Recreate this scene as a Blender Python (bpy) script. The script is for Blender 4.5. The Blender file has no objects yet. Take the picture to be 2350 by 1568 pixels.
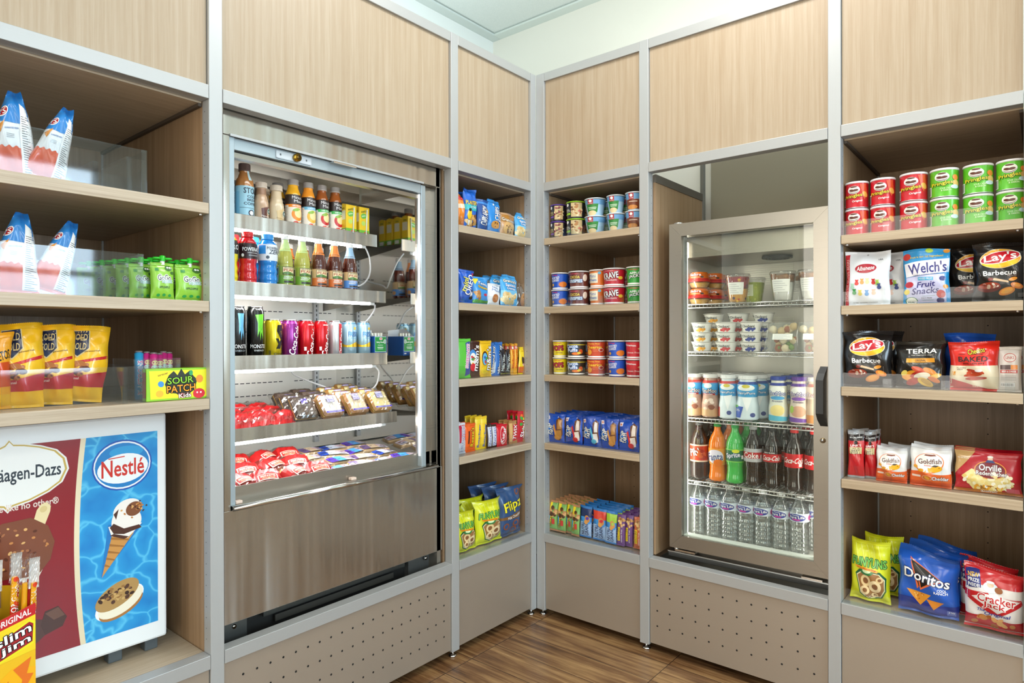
import bpy, bmesh, math, random
from math import sin, cos, pi, radians as R, atan2, sqrt
from mathutils import Matrix, Vector

C = bpy.context.scene.collection
sc = bpy.context.scene
# ------------------------------------------------------------------ camera
cam_d = bpy.data.cameras.new('camera')
cam = bpy.data.objects.new('camera', cam_d)
C.objects.link(cam)
cam_d.sensor_width = 36.0
cam_d.lens = 1484.42 * 36 / 2350
cam_d.clip_start = .02
YAW, PIT, ROL = R(39.3973), R(-.16934), R(-.12149)
_F = Vector((-sin(YAW) * cos(PIT), cos(YAW) * cos(PIT), sin(PIT)))
_R = Vector((cos(YAW), sin(YAW), 0))
_U = _R.cross(_F)
_R2 = _R * cos(ROL) + _U * sin(ROL)
_U2 = -_R * sin(ROL) + _U * cos(ROL)
cam.matrix_world = Matrix((( _R2.x, _U2.x, -_F.x, 1.55302), (_R2.y, _U2.y, -_F.y, -2.04199), (_R2.z, _U2.z, -_F.z, 1.08817), (0, 0, 0, 1)))
sc.camera = cam
# ------------------------------------------------------------------ world, exposure
sc.view_settings.view_transform = 'Standard'
sc.view_settings.look = 'None'
sc.view_settings.gamma = 1.0
sc.view_settings.use_curve_mapping = False
sc.view_settings.exposure = 0.05
sc.cycles.transparent_max_bounces = 24
sc.cycles.max_bounces = 10
sc.cycles.sample_clamp_indirect = 4.0
world = bpy.data.worlds.new('world')
sc.world = world
world.use_nodes = True
world.node_tree.nodes['Background'].inputs[0].default_value = (.75, .87, 1, 1)
world.node_tree.nodes['Background'].inputs[1].default_value = 1.0

def area(name, loc, rot, sx, sy, power, col):
    l = bpy.data.lights.new(name, 'AREA')
    l.shape = 'RECTANGLE'; l.size = sx; l.size_y = sy; l.energy = power; l.color = col
    o = bpy.data.objects.new(name, l)
    o.location = loc; o.rotation_euler = rot
    C.objects.link(o)
    return o
# daylight through the two tall windows behind the camera (right wall) and the two in the front wall
for y_, p_ in ((-3.0, 28), (-.75, 86)):
    area('window_daylight', (4.36, y_, 1.65), (0, R(90), 0), 1.7, 1.3, p_, (.64, .84, 1.0))
for x_ in (.55, 2.55):
    area('window_daylight', (x_, -4.72, 1.45), (R(90), 0, 0), 1.3, 2.0, 36, (1.0, .89, .74))
# added unseen fill lights above the cabinets, brightening the wall and ceiling
area('wall_fill_light', (-.36, -1.0, 2.16), (R(180), 0, 0), .3, 2.2, 5.5, (.86, .96, 1.0))
area('wall_fill_light', (1.2, .32, 2.16), (R(180), 0, 0), 2.2, .3, 3.2, (.97, 1.0, .96))
# ceiling panel lamps of the room
for x_, y_, p_ in ((.85, -.62, 17), (2.8, -1.0, 10), (1.2, -3.0, 9), (2.8, -3.0, 15)):
    area('ceiling_panel_light', (x_, y_, 2.665), (0, 0, 0), .55, .55, p_, (1.0, .97, .93))

# ------------------------------------------------------------------ materials
PAL = dict(w='f4f4f2', k='101012', r='c8141c', dr='8c1020', b='1a55b8', nb='16265e', lb='7fc4e8', sb='2a94dc', y='f4d414', go='e0a01c',
           o='ec6a1c', g='3ca032', dg='14602c', lg='8cc832', br='7a4424', db='3c2014', tn='d8b07c', cr='f0e0b8', p='7a2a92', pk='d83c8c',
           s='b4b8bc', t='28a8a4', gy='6c7074', bk='222226', lt='dce8ec', go2='f8b830', rd='e03024', ol='8c8430', vi='4c3a9c', sa='e88c5c')
def lin(h):
    h = PAL.get(h, h)
    v = [int(h[i:i+2], 16) / 255 for i in (0, 2, 4)]
    return tuple(((c + .055) / 1.055) ** 2.4 if c > .04045 else c / 12.92 for c in v) + (1,)
MC = {}
def mat(col, rough=.45, metal=0.0, spec=.5, coat=0.0, emit=0.0, key=''):
    k = (col, rough, metal, coat, emit, spec)
    if k in MC: return MC[k]
    m = bpy.data.materials.new('paint_' + str(len(MC)))
    m.use_nodes = True
    b = m.node_tree.nodes['Principled BSDF']
    b.inputs['Base Color'].default_value = lin(col)
    b.inputs['Roughness'].default_value = rough
    b.inputs['Metallic'].default_value = metal
    b.inputs['Specular IOR Level'].default_value = spec
    b.inputs['Coat Weight'].default_value = coat
    b.inputs['Coat Roughness'].default_value = .15
    if emit:
        b.inputs['Emission Color'].default_value = lin(col)
        b.inputs['Emission Strength'].default_value = emit
    MC[k] = m
    return m
def nodes(name):
    m = bpy.data.materials.new(name); m.use_nodes = True
    nt = m.node_tree
    return m, nt, nt.nodes['Principled BSDF']
def N(nt, t, **kw):
    n = nt.nodes.new(t)
    for k, v in kw.items():
        if k in n.inputs: n.inputs[k].default_value = v
        else: setattr(n, k, v)
    return n
def ramp(nt, fac, stops):
    r = nt.nodes.new('ShaderNodeValToRGB')
    while len(r.color_ramp.elements) < len(stops): r.color_ramp.elements.new(.5)
    for e, (p, c) in zip(r.color_ramp.elements, stops):
        e.position = p; e.color = lin(c)
    nt.links.new(fac, r.inputs[0])
    return r.outputs[0]
def mapping(nt, scale, rot=(0, 0, 0)):
    tc = nt.nodes.new('ShaderNodeTexCoord')
    mp = nt.nodes.new('ShaderNodeMapping')
    mp.inputs['Scale'].default_value = scale; mp.inputs['Rotation'].default_value = rot
    nt.links.new(tc.outputs['Object'], mp.inputs[0])
    return mp.outputs[0]
def wood(name, c1, c2, c3, scale, rough=.4, fine=1.0):
    """oak laminate: long streaks along the axis whose scale is small"""
    m, nt, b = nodes(name)
    v = mapping(nt, scale)
    n1 = N(nt, 'ShaderNodeTexNoise', Scale=1.0, Detail=8.0, Roughness=.7, Distortion=.3); nt.links.new(v, n1.inputs['Vector'])
    v2 = mapping(nt, tuple(s * 6 for s in scale))
    n2 = N(nt, 'ShaderNodeTexNoise', Scale=1.0, Detail=4.0, Roughness=.6); nt.links.new(v2, n2.inputs['Vector'])
    mx = nt.nodes.new('ShaderNodeMath'); mx.operation = 'MULTIPLY_ADD'
    nt.links.new(n2.outputs[0], mx.inputs[0]); mx.inputs[1].default_value = .45 * fine
    nt.links.new(n1.outputs[0], mx.inputs[2])
    c = ramp(nt, mx.outputs[0], [(.48, c1), (.72, c2), (.95, c3)])
    nt.links.new(c, b.inputs['Base Color'])
    b.inputs['Roughness'].default_value = rough
    bp = N(nt, 'ShaderNodeBump', Strength=.06, Distance=.001)
    nt.links.new(n2.outputs[0], bp.inputs['Height']); nt.links.new(bp.outputs[0], b.inputs['Normal'])
    return m
def brushed(name, col, scale, rough=.35, metal=.9, var=.12, an=0.0, wave=0.0):
    m, nt, b = nodes(name)
    v = mapping(nt, scale)
    n1 = N(nt, 'ShaderNodeTexNoise', Scale=1.0, Detail=5.0, Roughness=.65); nt.links.new(v, n1.inputs['Vector'])
    mr = N(nt, 'ShaderNodeMapRange'); mr.inputs['To Min'].default_value = max(.02, rough - var); mr.inputs['To Max'].default_value = rough + var
    nt.links.new(n1.outputs[0], mr.inputs[0]); nt.links.new(mr.outputs[0], b.inputs['Roughness'])
    c = lin(col)
    mm = N(nt, 'ShaderNodeMix', data_type='RGBA'); mm.inputs[6].default_value = tuple(x * .97 for x in c[:3]) + (1,); mm.inputs[7].default_value = tuple(min(1, x * 1.02) for x in c[:3]) + (1,)
    nt.links.new(n1.outputs[0], mm.inputs[0]); nt.links.new(mm.outputs[2], b.inputs['Base Color'])
    b.inputs['Metallic'].default_value = metal
    if an:
        b.inputs['Anisotropic'].default_value = an
        b.inputs['Anisotropic Rotation'].default_value = 0.0
    bp = N(nt, 'ShaderNodeBump', Strength=.02, Distance=.0002)
    nt.links.new(n1.outputs[0], bp.inputs['Height']); nt.links.new(bp.outputs[0], b.inputs['Normal'])
    if wave:    # sheet metal is never quite flat: wide upright ripples
        n3 = N(nt, 'ShaderNodeTexNoise', Scale=1.0, Detail=2.5, Roughness=.5); nt.links.new(mapping(nt, (11, 11, .5)), n3.inputs['Vector'])
        b2 = N(nt, 'ShaderNodeBump', Strength=wave, Distance=.02); nt.links.new(n3.outputs[0], b2.inputs['Height']); nt.links.new(bp.outputs[0], b2.inputs['Normal']); nt.links.new(b2.outputs[0], b.inputs['Normal'])
    return m
def clear(name, tint=(.96, .98, .98), refl=1.0, rough=.02, edge=.35, base=.035):
    """thin clear plastic or glass: see-through with a facing-dependent gloss"""
    m = bpy.data.materials.new(name); m.use_nodes = True
    nt = m.node_tree; nt.nodes.remove(nt.nodes['Principled BSDF'])
    out = nt.nodes['Material Output']
    tr = N(nt, 'ShaderNodeBsdfTransparent'); tr.inputs[0].default_value = tint + (1,)
    gl = N(nt, 'ShaderNodeBsdfGlossy', Roughness=rough); gl.inputs[0].default_value = (1, 1, 1, 1)
    lw = N(nt, 'ShaderNodeLayerWeight', Blend=.35)
    mr = N(nt, 'ShaderNodeMapRange'); mr.inputs['To Min'].default_value = base * refl; mr.inputs['To Max'].default_value = edge * refl
    mx = nt.nodes.new('ShaderNodeMixShader')
    nt.links.new(lw.outputs['Facing'], mr.inputs[0]); nt.links.new(mr.outputs[0], mx.inputs[0])
    nt.links.new(tr.outputs[0], mx.inputs[1]); nt.links.new(gl.outputs[0], mx.inputs[2]); nt.links.new(mx.outputs[0], out.inputs[0])
    return m

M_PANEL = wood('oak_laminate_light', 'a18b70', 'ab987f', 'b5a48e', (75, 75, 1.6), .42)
M_SIDE_SHADED = wood('oak_laminate_shaded', '856a4c', '9a7d5e', 'aa8e70', (70, 70, 1.2), .42)  # same oak as the panels, cabinet interior shade put into a darker colour
M_SHELF_L = wood('oak_shelf_left', 'a39078', 'b5a48c', 'c2b29c', (70, 2.2, 110), .42)
M_SHELF_R = wood('oak_shelf_right', 'a38e72', 'b5a084', 'c2b094', (2.2, 70, 110), .42)
M_ALU = brushed('satin_aluminium', 'b4b6b6', (300, 300, 6), .42, .35, .06)
M_RAIL = brushed('satin_aluminium_rail', 'b0b1b0', (14, 14, 300), .40, .35, .06)
M_BASE = brushed('brushed_base_panel', 'ac9f90', (9, 9, 260), .40, .5, .06)
M_STEEL = brushed('brushed_steel', 'b4afa6', (2, 2, 160), .20, .93, .02, .9, .5)
M_STEEL2 = brushed('brushed_steel_bright', 'a29c92', (3, 3, 900), .28, .88, .02)
M_STEELD = mat('4a4a48', .4, .8)
M_MIRROR = brushed('polished_steel', 'ebebe8', (2, 2, 60), .05, 1.0, .03)
M_GALV = brushed('galvanised_back', 'd2cec4', (8, 8, 3), .34, .35, .1)
M_CHROME = mat('d0d0ce', .12, 1.0)
M_CABLE = mat('e8e8e6', .45)
M_ACR = clear('clear_acrylic', (.965, .975, .98), 1.0, .03, .12, .016)
M_ACR2 = clear('bin_acrylic', (.93, .95, .965), 1.0, .04, .32, .02)
M_GLASS = clear('door_glass', (.95, .97, .95), 1.0, .0, .28, .026)
M_PET = clear('clear_bottle', (.955, .97, .975), 1.0, .04, .75, .06)
M_FILM = clear('clear_film', (.95, .95, .95), 1.0, .08, .6, .10)
M_LED = mat('ffffff', .5, emit=46.0)
M_LED2 = mat('fffdf4', .5, emit=14.0)
M_BLK = mat('141414', .5)

# ------------------------------------------------------------------ mesh helpers
class MB:
    """collects shapes with material slots and links them as one mesh object"""
    def __init__(s): s.v = []; s.f = []; s.mi = []; s.mats = []; s.sm = []
    def slot(s, m):
        if m not in s.mats: s.mats.append(m)
        return s.mats.index(m)
    def add(s, vs, fs, m, smooth=False):
        o = len(s.v); k = s.slot(m)
        s.v += [tuple(v) for v in vs]
        for f in fs:
            s.f.append(tuple(i + o for i in f)); s.mi.append(k); s.sm.append(smooth)
        return s
    def box(s, x0, x1, y0, y1, z0, z1, m, bev=0.0):
        x0, x1 = min(x0, x1), max(x0, x1); y0, y1 = min(y0, y1), max(y0, y1); z0, z1 = min(z0, z1), max(z0, z1)
        if bev <= 0:
            vs = [(x, y, z) for z in (z0, z1) for y in (y0, y1) for x in (x0, x1)]
            return s.add(vs, [(0, 2, 3, 1), (4, 5, 7, 6), (0, 1, 5, 4), (2, 6, 7, 3), (0, 4, 6, 2), (1, 3, 7, 5)], m)
        bm = bmesh.new(); bmesh.ops.create_cube(bm, size=1)
        for v in bm.verts: v.co = Vector(((x0 + x1) / 2 + v.co.x * (x1 - x0), (y0 + y1) / 2 + v.co.y * (y1 - y0), (z0 + z1) / 2 + v.co.z * (z1 - z0)))
        bmesh.ops.bevel(bm, geom=list(bm.edges), offset=bev, segments=2, affect='EDGES', profile=.5)
        bm.verts.index_update()
        s.add([v.co[:] for v in bm.verts], [[v.index for v in f.verts] for f in bm.faces], m)
        bm.free(); return s
    def tube(s, pts, r, m, n=10, cap=True):
        P = [Vector(p) for p in pts]; vs = []; fs = []
        up = None
        for i, p in enumerate(P):
            d = (P[min(i + 1, len(P) - 1)] - P[max(i - 1, 0)]).normalized()
            if up is None: up = Vector((0, 0, 1)) if abs(d.z) < .9 else Vector((1, 0, 0))
            a = d.cross(up).normalized(); b = d.cross(a).normalized(); up = -b if False else up
            rr = r[i] if isinstance(r, (list, tuple)) else r
            vs += [p + (a * cos(2 * pi * k / n) + b * sin(2 * pi * k / n)) * rr for k in range(n)]
        for i in range(len(P) - 1):
            for k in range(n):
                fs.append((i * n + k, i * n + (k + 1) % n, (i + 1) * n + (k + 1) % n, (i + 1) * n + k))
        if cap: fs += [tuple(range(n - 1, -1, -1)), tuple(range((len(P) - 1) * n, len(P) * n))]
        return s.add(vs, fs, m, True)
    def disc(s, c, r, axis, m, n=12):
        a, b = {'x': ((0, 1, 0), (0, 0, 1)), 'y': ((1, 0, 0), (0, 0, 1)), 'z': ((1, 0, 0), (0, 1, 0))}[axis]
        a, b, c = Vector(a), Vector(b), Vector(c)
        return s.add([c + (a * cos(2 * pi * k / n) + b * sin(2 * pi * k / n)) * r for k in range(n)], [tuple(range(n))], m)
    def lathe(s, prof, m, n=32, cx=0, cy=0, cz=0, smooth=True, caps=True):
        vs = []; fs = []
        for r, z in prof: vs += [(cx + r * sin(2 * pi * k / n), cy - r * cos(2 * pi * k / n), cz + z) for k in range(n)]
        for i in range(len(prof) - 1):
            for k in range(n): fs.append((i * n + k, i * n + (k + 1) % n, (i + 1) * n + (k + 1) % n, (i + 1) * n + k))
        s.add(vs, fs, m, smooth)
        if caps:
            o = len(prof) - 1
            if prof[0][0] > 0: s.add(vs[:n], [tuple(range(n - 1, -1, -1))], m)
            if prof[-1][0] > 0: s.add(vs[o * n:], [tuple(range(n))], m)
        return s
    def mesh(s, name):
        me = bpy.data.meshes.new(name)
        me.from_pydata(s.v, [], s.f)
        for m in s.mats: me.materials.append(m)
        me.polygons.foreach_set('material_index', s.mi)
        me.polygons.foreach_set('use_smooth', s.sm)
        me.update()
        return me
    def obj(s, name, parent=None, **props):
        o = bpy.data.objects.new(name, s.mesh(name)); C.objects.link(o)
        if parent: o.parent = parent
        for k, v in props.items(): o[k] = v
        return o
def tag(o, label, cat, group=None):
    o['label'] = label; o['category'] = cat
    if group: o['group'] = group
    return o
def empty(name, loc=(0, 0, 0), rot=(0, 0, 0), label=None, cat=None, group=None):
    o = bpy.data.objects.new(name, None); C.objects.link(o)
    o.location = loc; o.rotation_euler = rot; o.empty_display_size = .05
    if label: tag(o, label, cat, group)
    return o
def dup(root):
    r = root.copy(); C.objects.link(r)
    for ch in root.children:
        c = ch.copy(); C.objects.link(c); c.parent = r
        for g in ch.children:
            d = g.copy(); C.objects.link(d); d.parent = c
    return r
# ================================================================== the room
def struct(name, mb): return mb.obj(name, kind='structure')
XW, YW, ZC = -.72, .572, 2.69
XE, YE = 4.3, -4.65
m_wall = mat('e6ebe8', .8); m_wallw = mat('e4e4da', .8)
m, nt, b = nodes('ceiling_board')
v = mapping(nt, (40, 40, 40)); n1 = N(nt, 'ShaderNodeTexNoise', Scale=4.0, Detail=3.0); nt.links.new(v, n1.inputs['Vector'])
nt.links.new(ramp(nt, n1.outputs[0], [(.3, 'dfe8e4'), (.7, 'e6eeea')]), b.inputs['Base Color']); b.inputs['Roughness'].default_value = .85
m_ceil = m
struct('wall_left', MB().box(XW - .1, XW, YE, YW + .1, 0, ZC, m_wall))
struct('wall_back', MB().box(XW, XE + .1, YW, YW + .1, 0, ZC, m_wallw))
def windowed(axis, spans, pos, a0, a1):
    mb = MB(); z0, z1 = (.8 if axis == 'x' else .45), 2.5; c = a0
    def bx(p0, p1, q0, q1):
        if axis == 'x': mb.box(pos, pos + .1, p0, p1, q0, q1, m_wallw)
        else: mb.box(p0, p1, pos - .1, pos, q0, q1, m_wallw)
    for s0, s1 in spans:
        bx(c, s0, 0, ZC); bx(s0, s1, 0, z0); bx(s0, s1, z1, ZC); c = s1
    bx(c, a1, 0, ZC)
    return mb
struct('wall_right', windowed('x', [(-3.65, -2.35), (-1.4, -.1)], XE, YE, YW))
struct('wall_front', windowed('y', [(-.1, 1.2), (1.9, 3.2)], YE, XW, XE + .1))
k = 1
for (a0, a1) in [(-3.65, -2.35), (-1.4, -.1)]:
    mb = MB()
    for z in (.8, 1.6, 2.46): mb.box(XE + .02, XE + .06, a0, a1, z, z + .04, M_ALU)
    for a in (a0, a1 - .04): mb.box(XE + .02, XE + .06, a, a + .04, .8, 2.5, M_ALU)
    struct('window_%d' % k, mb); k += 1
for (a0, a1) in [(-.1, 1.2), (1.9, 3.2)]:
    mb = MB()
    for z in (.45, 1.4, 2.46): mb.box(a0, a1, YE - .06, YE - .02, z, z + .04, M_ALU)
    for a in (a0, a1 - .04): mb.box(a, a + .04, YE - .06, YE - .02, .45, 2.5, M_ALU)
    struct('window_%d' % k, mb); k += 1
struct('ceiling', MB().box(XW - .1, XE + .1, YE - .1, YW + .1, ZC, ZC + .08, m_ceil))
# shadow-gap trim where the ceiling meets the walls, and the panel seam
struct('trim_1', MB().box(XW, XW + .055, YE, YW, ZC - .012, ZC, mat('d4deda', .7)).box(XW + .055, XW + .062, YE, YW, ZC - .003, ZC, mat('a8b2ae', .8)))
struct('trim_2', MB().box(XW + .0555, XE, YW - .055, YW, ZC - .012, ZC, mat('dce6e0', .7)).box(XW + .0625, XE, YW - .062, YW - .055, ZC - .003, ZC, mat('b4bebA', .8)))
# floor: wood-look planks 128 mm wide, 537 mm long, running along x
m, nt, b = nodes('wood_plank_tile')
tc = nt.nodes.new('ShaderNodeTexCoord'); sx = nt.nodes.new('ShaderNodeSeparateXYZ'); nt.links.new(tc.outputs['Object'], sx.inputs[0])
def mth(op, a, b_=None, c_=None):
    n = nt.nodes.new('ShaderNodeMath'); n.operation = op
    for i, x in enumerate((a, b_, c_)):
        if x is None: continue
        if isinstance(x, (int, float)): n.inputs[i].default_value = x
        else: nt.links.new(x, n.inputs[i])
    return n.outputs[0]
px = mth('DIVIDE', mth('SUBTRACT', sx.outputs[0], .048), .537); py = mth('DIVIDE', mth('ADD', sx.outputs[1], .0435), .128)
cx_ = mth('FLOOR', px); cy_ = mth('FLOOR', py)
fx = mth('SUBTRACT', px, cx_); fy = mth('SUBTRACT', py, cy_)
ex = mth('MULTIPLY', mth('SUBTRACT', .5, mth('ABSOLUTE', mth('SUBTRACT', fx, .5))), .537)
ey = mth('MULTIPLY', mth('SUBTRACT', .5, mth('ABSOLUTE', mth('SUBTRACT', fy, .5))), .128)
gap = mth('LESS_THAN', mth('MINIMUM', ex, ey), .0011)
cmb = nt.nodes.new('ShaderNodeCombineXYZ')
nt.links.new(mth('MULTIPLY_ADD', sx.outputs[0], 2.2, mth('MULTIPLY', cy_, 3.7)), cmb.inputs[0]); nt.links.new(mth('MULTIPLY_ADD', sx.outputs[1], 38.0, mth('MULTIPLY', cx_, 5.3)), cmb.inputs[1])
nz = N(nt, 'ShaderNodeTexNoise', Scale=1.0, Detail=7.0, Roughness=.68, Distortion=.5); nt.links.new(cmb.outputs[0], nz.inputs['Vector'])
cmb2 = nt.nodes.new('ShaderNodeCombineXYZ')
nt.links.new(mth('MULTIPLY', sx.outputs[0], 4.0), cmb2.inputs[0]); nt.links.new(mth('MULTIPLY', sx.outputs[1], 7.0), cmb2.inputs[1]); nt.links.new(cy_, cmb2.inputs[2])
nz2 = N(nt, 'ShaderNodeTexNoise', Scale=1.0, Detail=3.0); nt.links.new(cmb2.outputs[0], nz2.inputs['Vector'])
col = ramp(nt, mth('ADD', mth('MULTIPLY', nz.outputs[0], .7), mth('MULTIPLY', nz2.outputs[0], .3)), [(.36, '4a3220'), (.47, '745234'), (.56, '92704a'), (.68, 'b08a5e')])
mm = N(nt, 'ShaderNodeMix', data_type='RGBA'); nt.links.new(gap, mm.inputs[0]); nt.links.new(col, mm.inputs[6]); mm.inputs[7].default_value = lin('241810')
nt.links.new(mm.outputs[2], b.inputs['Base Color'])
nt.links.new(mth('MULTIPLY_ADD', nz.outputs[0], .22, .12), b.inputs['Roughness'])
bp = N(nt, 'ShaderNodeBump', Strength=.25, Distance=.002); nt.links.new(mth('SUBTRACT', nz.outputs[0], gap), bp.inputs['Height']); nt.links.new(bp.outputs[0], b.inputs['Normal'])
struct('floor', MB().box(XW - .1, XE + .1, YE - .1, YW + .1, -.05, 0, m))

# ================================================================== frames
# a 'run' turns (s along the run from the corner, d depth behind the front plane, z) into world boxes
class Run:
    def __init__(s, side): s.side = side
    def box(s, mb, s0, s1, d0, d1, z0, z1, m, bev=0):
        if s.side == 'L': return mb.box(-d1, -d0, -s1, -s0, z0, z1, m, bev)
        return mb.box(s0, s1, d0, d1, z0, z1, m, bev)
    def P(s, a, d, z): return (-d, -a, z) if s.side == 'L' else (a, d, z)
    def rz(s): return pi / 2 if s.side == 'L' else 0
    def disc(s, mb, a, d, z, r, ax, m, n=10):
        axis = {('L', 'd'): 'x', ('L', 's'): 'y', ('R', 'd'): 'y', ('R', 's'): 'x'}.get((s.side, ax), 'z')
        return mb.disc(s.P(a, d, z), r, axis, m, n)
RL, RR = Run('L'), Run('R')
ZT, ZTB, ZM, ZMB, ZW, ZWB, ZP = 2.134, 2.1014, 1.7036, 1.6704, .3268, .2935, .03
def post(run, a0, a1, label, sides):
    mb = MB(); run.box(mb, a0, a1, 0, .0345, .022, ZT, M_ALU, .0012)
    for sd in sides:
        for i in range(50):
            z = .36 + i * .0262
            if z > 1.66: break
            run.disc(mb, a0 - .0004 if sd < 0 else a1 + .0004, .022, z, .0016, 's', mat('4a4e50', .6), 6)
    o = tag(mb.obj('aluminum_post'), label, 'post', 'square shelving posts')
    p = run.P((a0 + a1) / 2, .017, 0)
    f = MB(); f.lathe([(0.001, 0), (.013, 0), (.014, .004), (.010, .007), (.004, .009), (.004, .024)], M_CHROME, 16, p[0], p[1], 0)
    f.obj('leveling_foot', o)
    return o
post(RL, .0008, .0318, 'square silver post on the left of the inner corner', [1])
post(RR, .0008, .0392, 'square silver post on the right of the inner corner', [1])
post(RL, .4392, .4738, 'square silver post between the open fridge and corner shelves', [-1])
post(RL, 1.2658, 1.2992, 'square silver post left of the open fridge', [1])
post(RR, .4557, .4909, 'square silver post between cereal shelves and glass door cooler', [-1, 1])
post(RR, 1.068, 1.1019, 'square silver post right of the glass door cooler', [1])
post(RR, 1.5158, 1.549, 'square silver post at the right picture edge', [-1])
post(RL, 2.09, 2.124, 'square silver post left of the picture frame', [1])
DL, DR = .70, .55
def bay(run, a0, a1, depth, name, label, soffit=True, interior=True, base_holes=None, base_top=True, low_rail=True):
    root = empty(name, run.P((a0 + a1) / 2, 0, 0), (0, 0, 0), label, 'shelf unit')
    off = Vector(root.location)
    def ob(mb, nm, **k):
        mb.v = [(v[0] - off.x, v[1] - off.y, v[2]) for v in mb.v]
        return mb.obj(nm, root, **k)
    g = .0006
    a, b_ = a0 + g, a1 - g
    mb = MB(); run.box(mb, a, b_, .001, .034, ZTB, ZT, M_RAIL, .001); ob(mb, 'top_rail')
    mb = MB(); run.box(mb, a, b_, -.001, .034, ZMB, ZM, M_RAIL, .001); ob(mb, 'middle_rail')
    mb = MB(); run.box(mb, a + .001, b_ - .001, .010, .026, ZM, ZTB, M_PANEL); ob(mb, 'header_panel')
    if low_rail:
        mb = MB(); run.box(mb, a, b_, -.001, .034, ZWB, ZW, M_RAIL, .001); ob(mb, 'base_rail')
    mb = MB(); run.box(mb, a + .001, b_ - .001, .006, .02, ZP, ZWB, M_BASE)
    if base_holes:
        cols, rows_ = base_holes
        hs = mat('161412', .8)
        for i, cc in enumerate(cols):
            for rr in rows_[i % 2]: run.disc(mb, cc, .0056, rr, .0032, 'd', hs, 10)
    ob(mb, 'base_panel')
    mb = MB(); run.box(mb, a + .004, b_ - .004, .10, .12, .0, .10, mat('1a1613', .8)); ob(mb, 'plinth')
    if interior:
        zi = ZMB + .01 if soffit else 2.1
        mb = MB(); run.box(mb, a0 - .008, a1 + .008, depth - .012, depth, .29, zi, M_SIDE_SHADED)
        for aa in (a0 + .1, a1 - .1):
            for i in range(26): run.disc(mb, aa, depth - .0125, .38 + i * .05, .0022, 'd', mat('2a221a', .8), 6)
        ob(mb, 'back_panel')
        for nm, x0, x1 in (('side_panel', a0 - .008, a0), ('side_panel', a1, a1 + .008)):
            mb = MB(); run.box(mb, x0 + .0004, x1 - .0004, .035, depth - .0125, .29, zi - .001, M_SIDE_SHADED); ob(mb, nm)
        for x0 in (a0 + .0005, a1 - .0055):
            mb = MB(); run.box(mb, x0, x0 + .005, depth - .018, depth - .0126, .33, zi - .02, M_ALU); ob(mb, 'corner_strip')
        if soffit:
            mb = MB(); run.box(mb, a + .001, b_ - .001, .035, depth - .02, ZMB - .004, ZMB + .012, M_SHELF_L if run.side == 'L' else M_SHELF_R)
            for x0 in (a0 + .001, a1 - .009): run.box(mb, x0, x0 + .008, .035, depth - .02, ZMB - .012, ZMB - .004, mat('50453a', .6))
            ob(mb, 'soffit')
        if base_top:
            mb = MB(); run.box(mb, a + .001, b_ - .001, .035, depth - .02, .304, .3262, M_SHELF_L if run.side == 'L' else M_SHELF_R); ob(mb, 'base_board')
    return root
bay(RL, 1.2994, 2.09, DL, 'display_cabinet', 'left cabinet of oak and silver framing holding chips and the ice cream freezer')
holesL = ([1.205 - .0415 * i for i in range(18)], None)
colsL = [.508 + i * .0372 for i in range(20)]
zr = [.236, .183, .130, .077]
bay(RL, .474, 1.2655, DL, 'fridge_cabinet', 'oak and silver cabinet framing the open fridge above a perforated base', soffit=False, interior=False,
    base_holes=(colsL, ([.246, .193, .140, .087], [.246, .193, .140, .087])))
bay(RL, .0318, .4388, DL, 'corner_cabinet', 'narrow oak and silver cabinet left of the inner corner')
bay(RR, .0392, .4555, DR, 'cereal_cabinet', 'narrow oak and silver cabinet right of the inner corner')
colsR = [.520 + i * .0462 for i in range(12)]
bay(RR, .4911, 1.0678, DR, 'cooler_cabinet', 'oak and silver cabinet framing the glass door cooler above a perforated base', soffit=False, interior=False,
    base_holes=(colsR, ([.252, .2, .147, .094], [.252, .2, .147, .094])))
bay(RR, 1.1021, 1.5154, DR, 'display_cabinet', 'right cabinet of oak and silver framing holding short chip cans and bags')
# divider walls beside the fridge and the cooler
o = MB(); RL.box(o, .4748, .4790, .036, DL - .02, .30, 1.69, mat('8c7256', .6)); tag(o.obj('divider_panel'), 'thin brown side board in the gap right of the open fridge', 'panel')
o = MB(); RR.box(o, .4911, .4990, .036, .44, .33, 1.640, M_SIDE_SHADED); RR.box(o, .4911, .5020, .036, .45, 1.640, 1.668, mat('6a645c', .5, .5)); RR.box(o, .4911, .5040, .44, .462, .33, ZM + .2, mat('8a8a84', .5, .5))
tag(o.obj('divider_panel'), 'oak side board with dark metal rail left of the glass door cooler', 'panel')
o = MB(); RR.box(o, 1.060, 1.0675, .036, DR - .02, .33, 1.66, M_SIDE_SHADED); tag(o.obj('divider_panel'), 'oak side board right of the glass door cooler', 'panel')
o = MB(); RR.box(o, .4925, 1.066, DR - .004, DR + .015, .33, 2.12, mat('8c8672', .7)); tag(o.obj('backing_board'), 'plain olive grey board behind the glass door cooler', 'panel')

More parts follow.
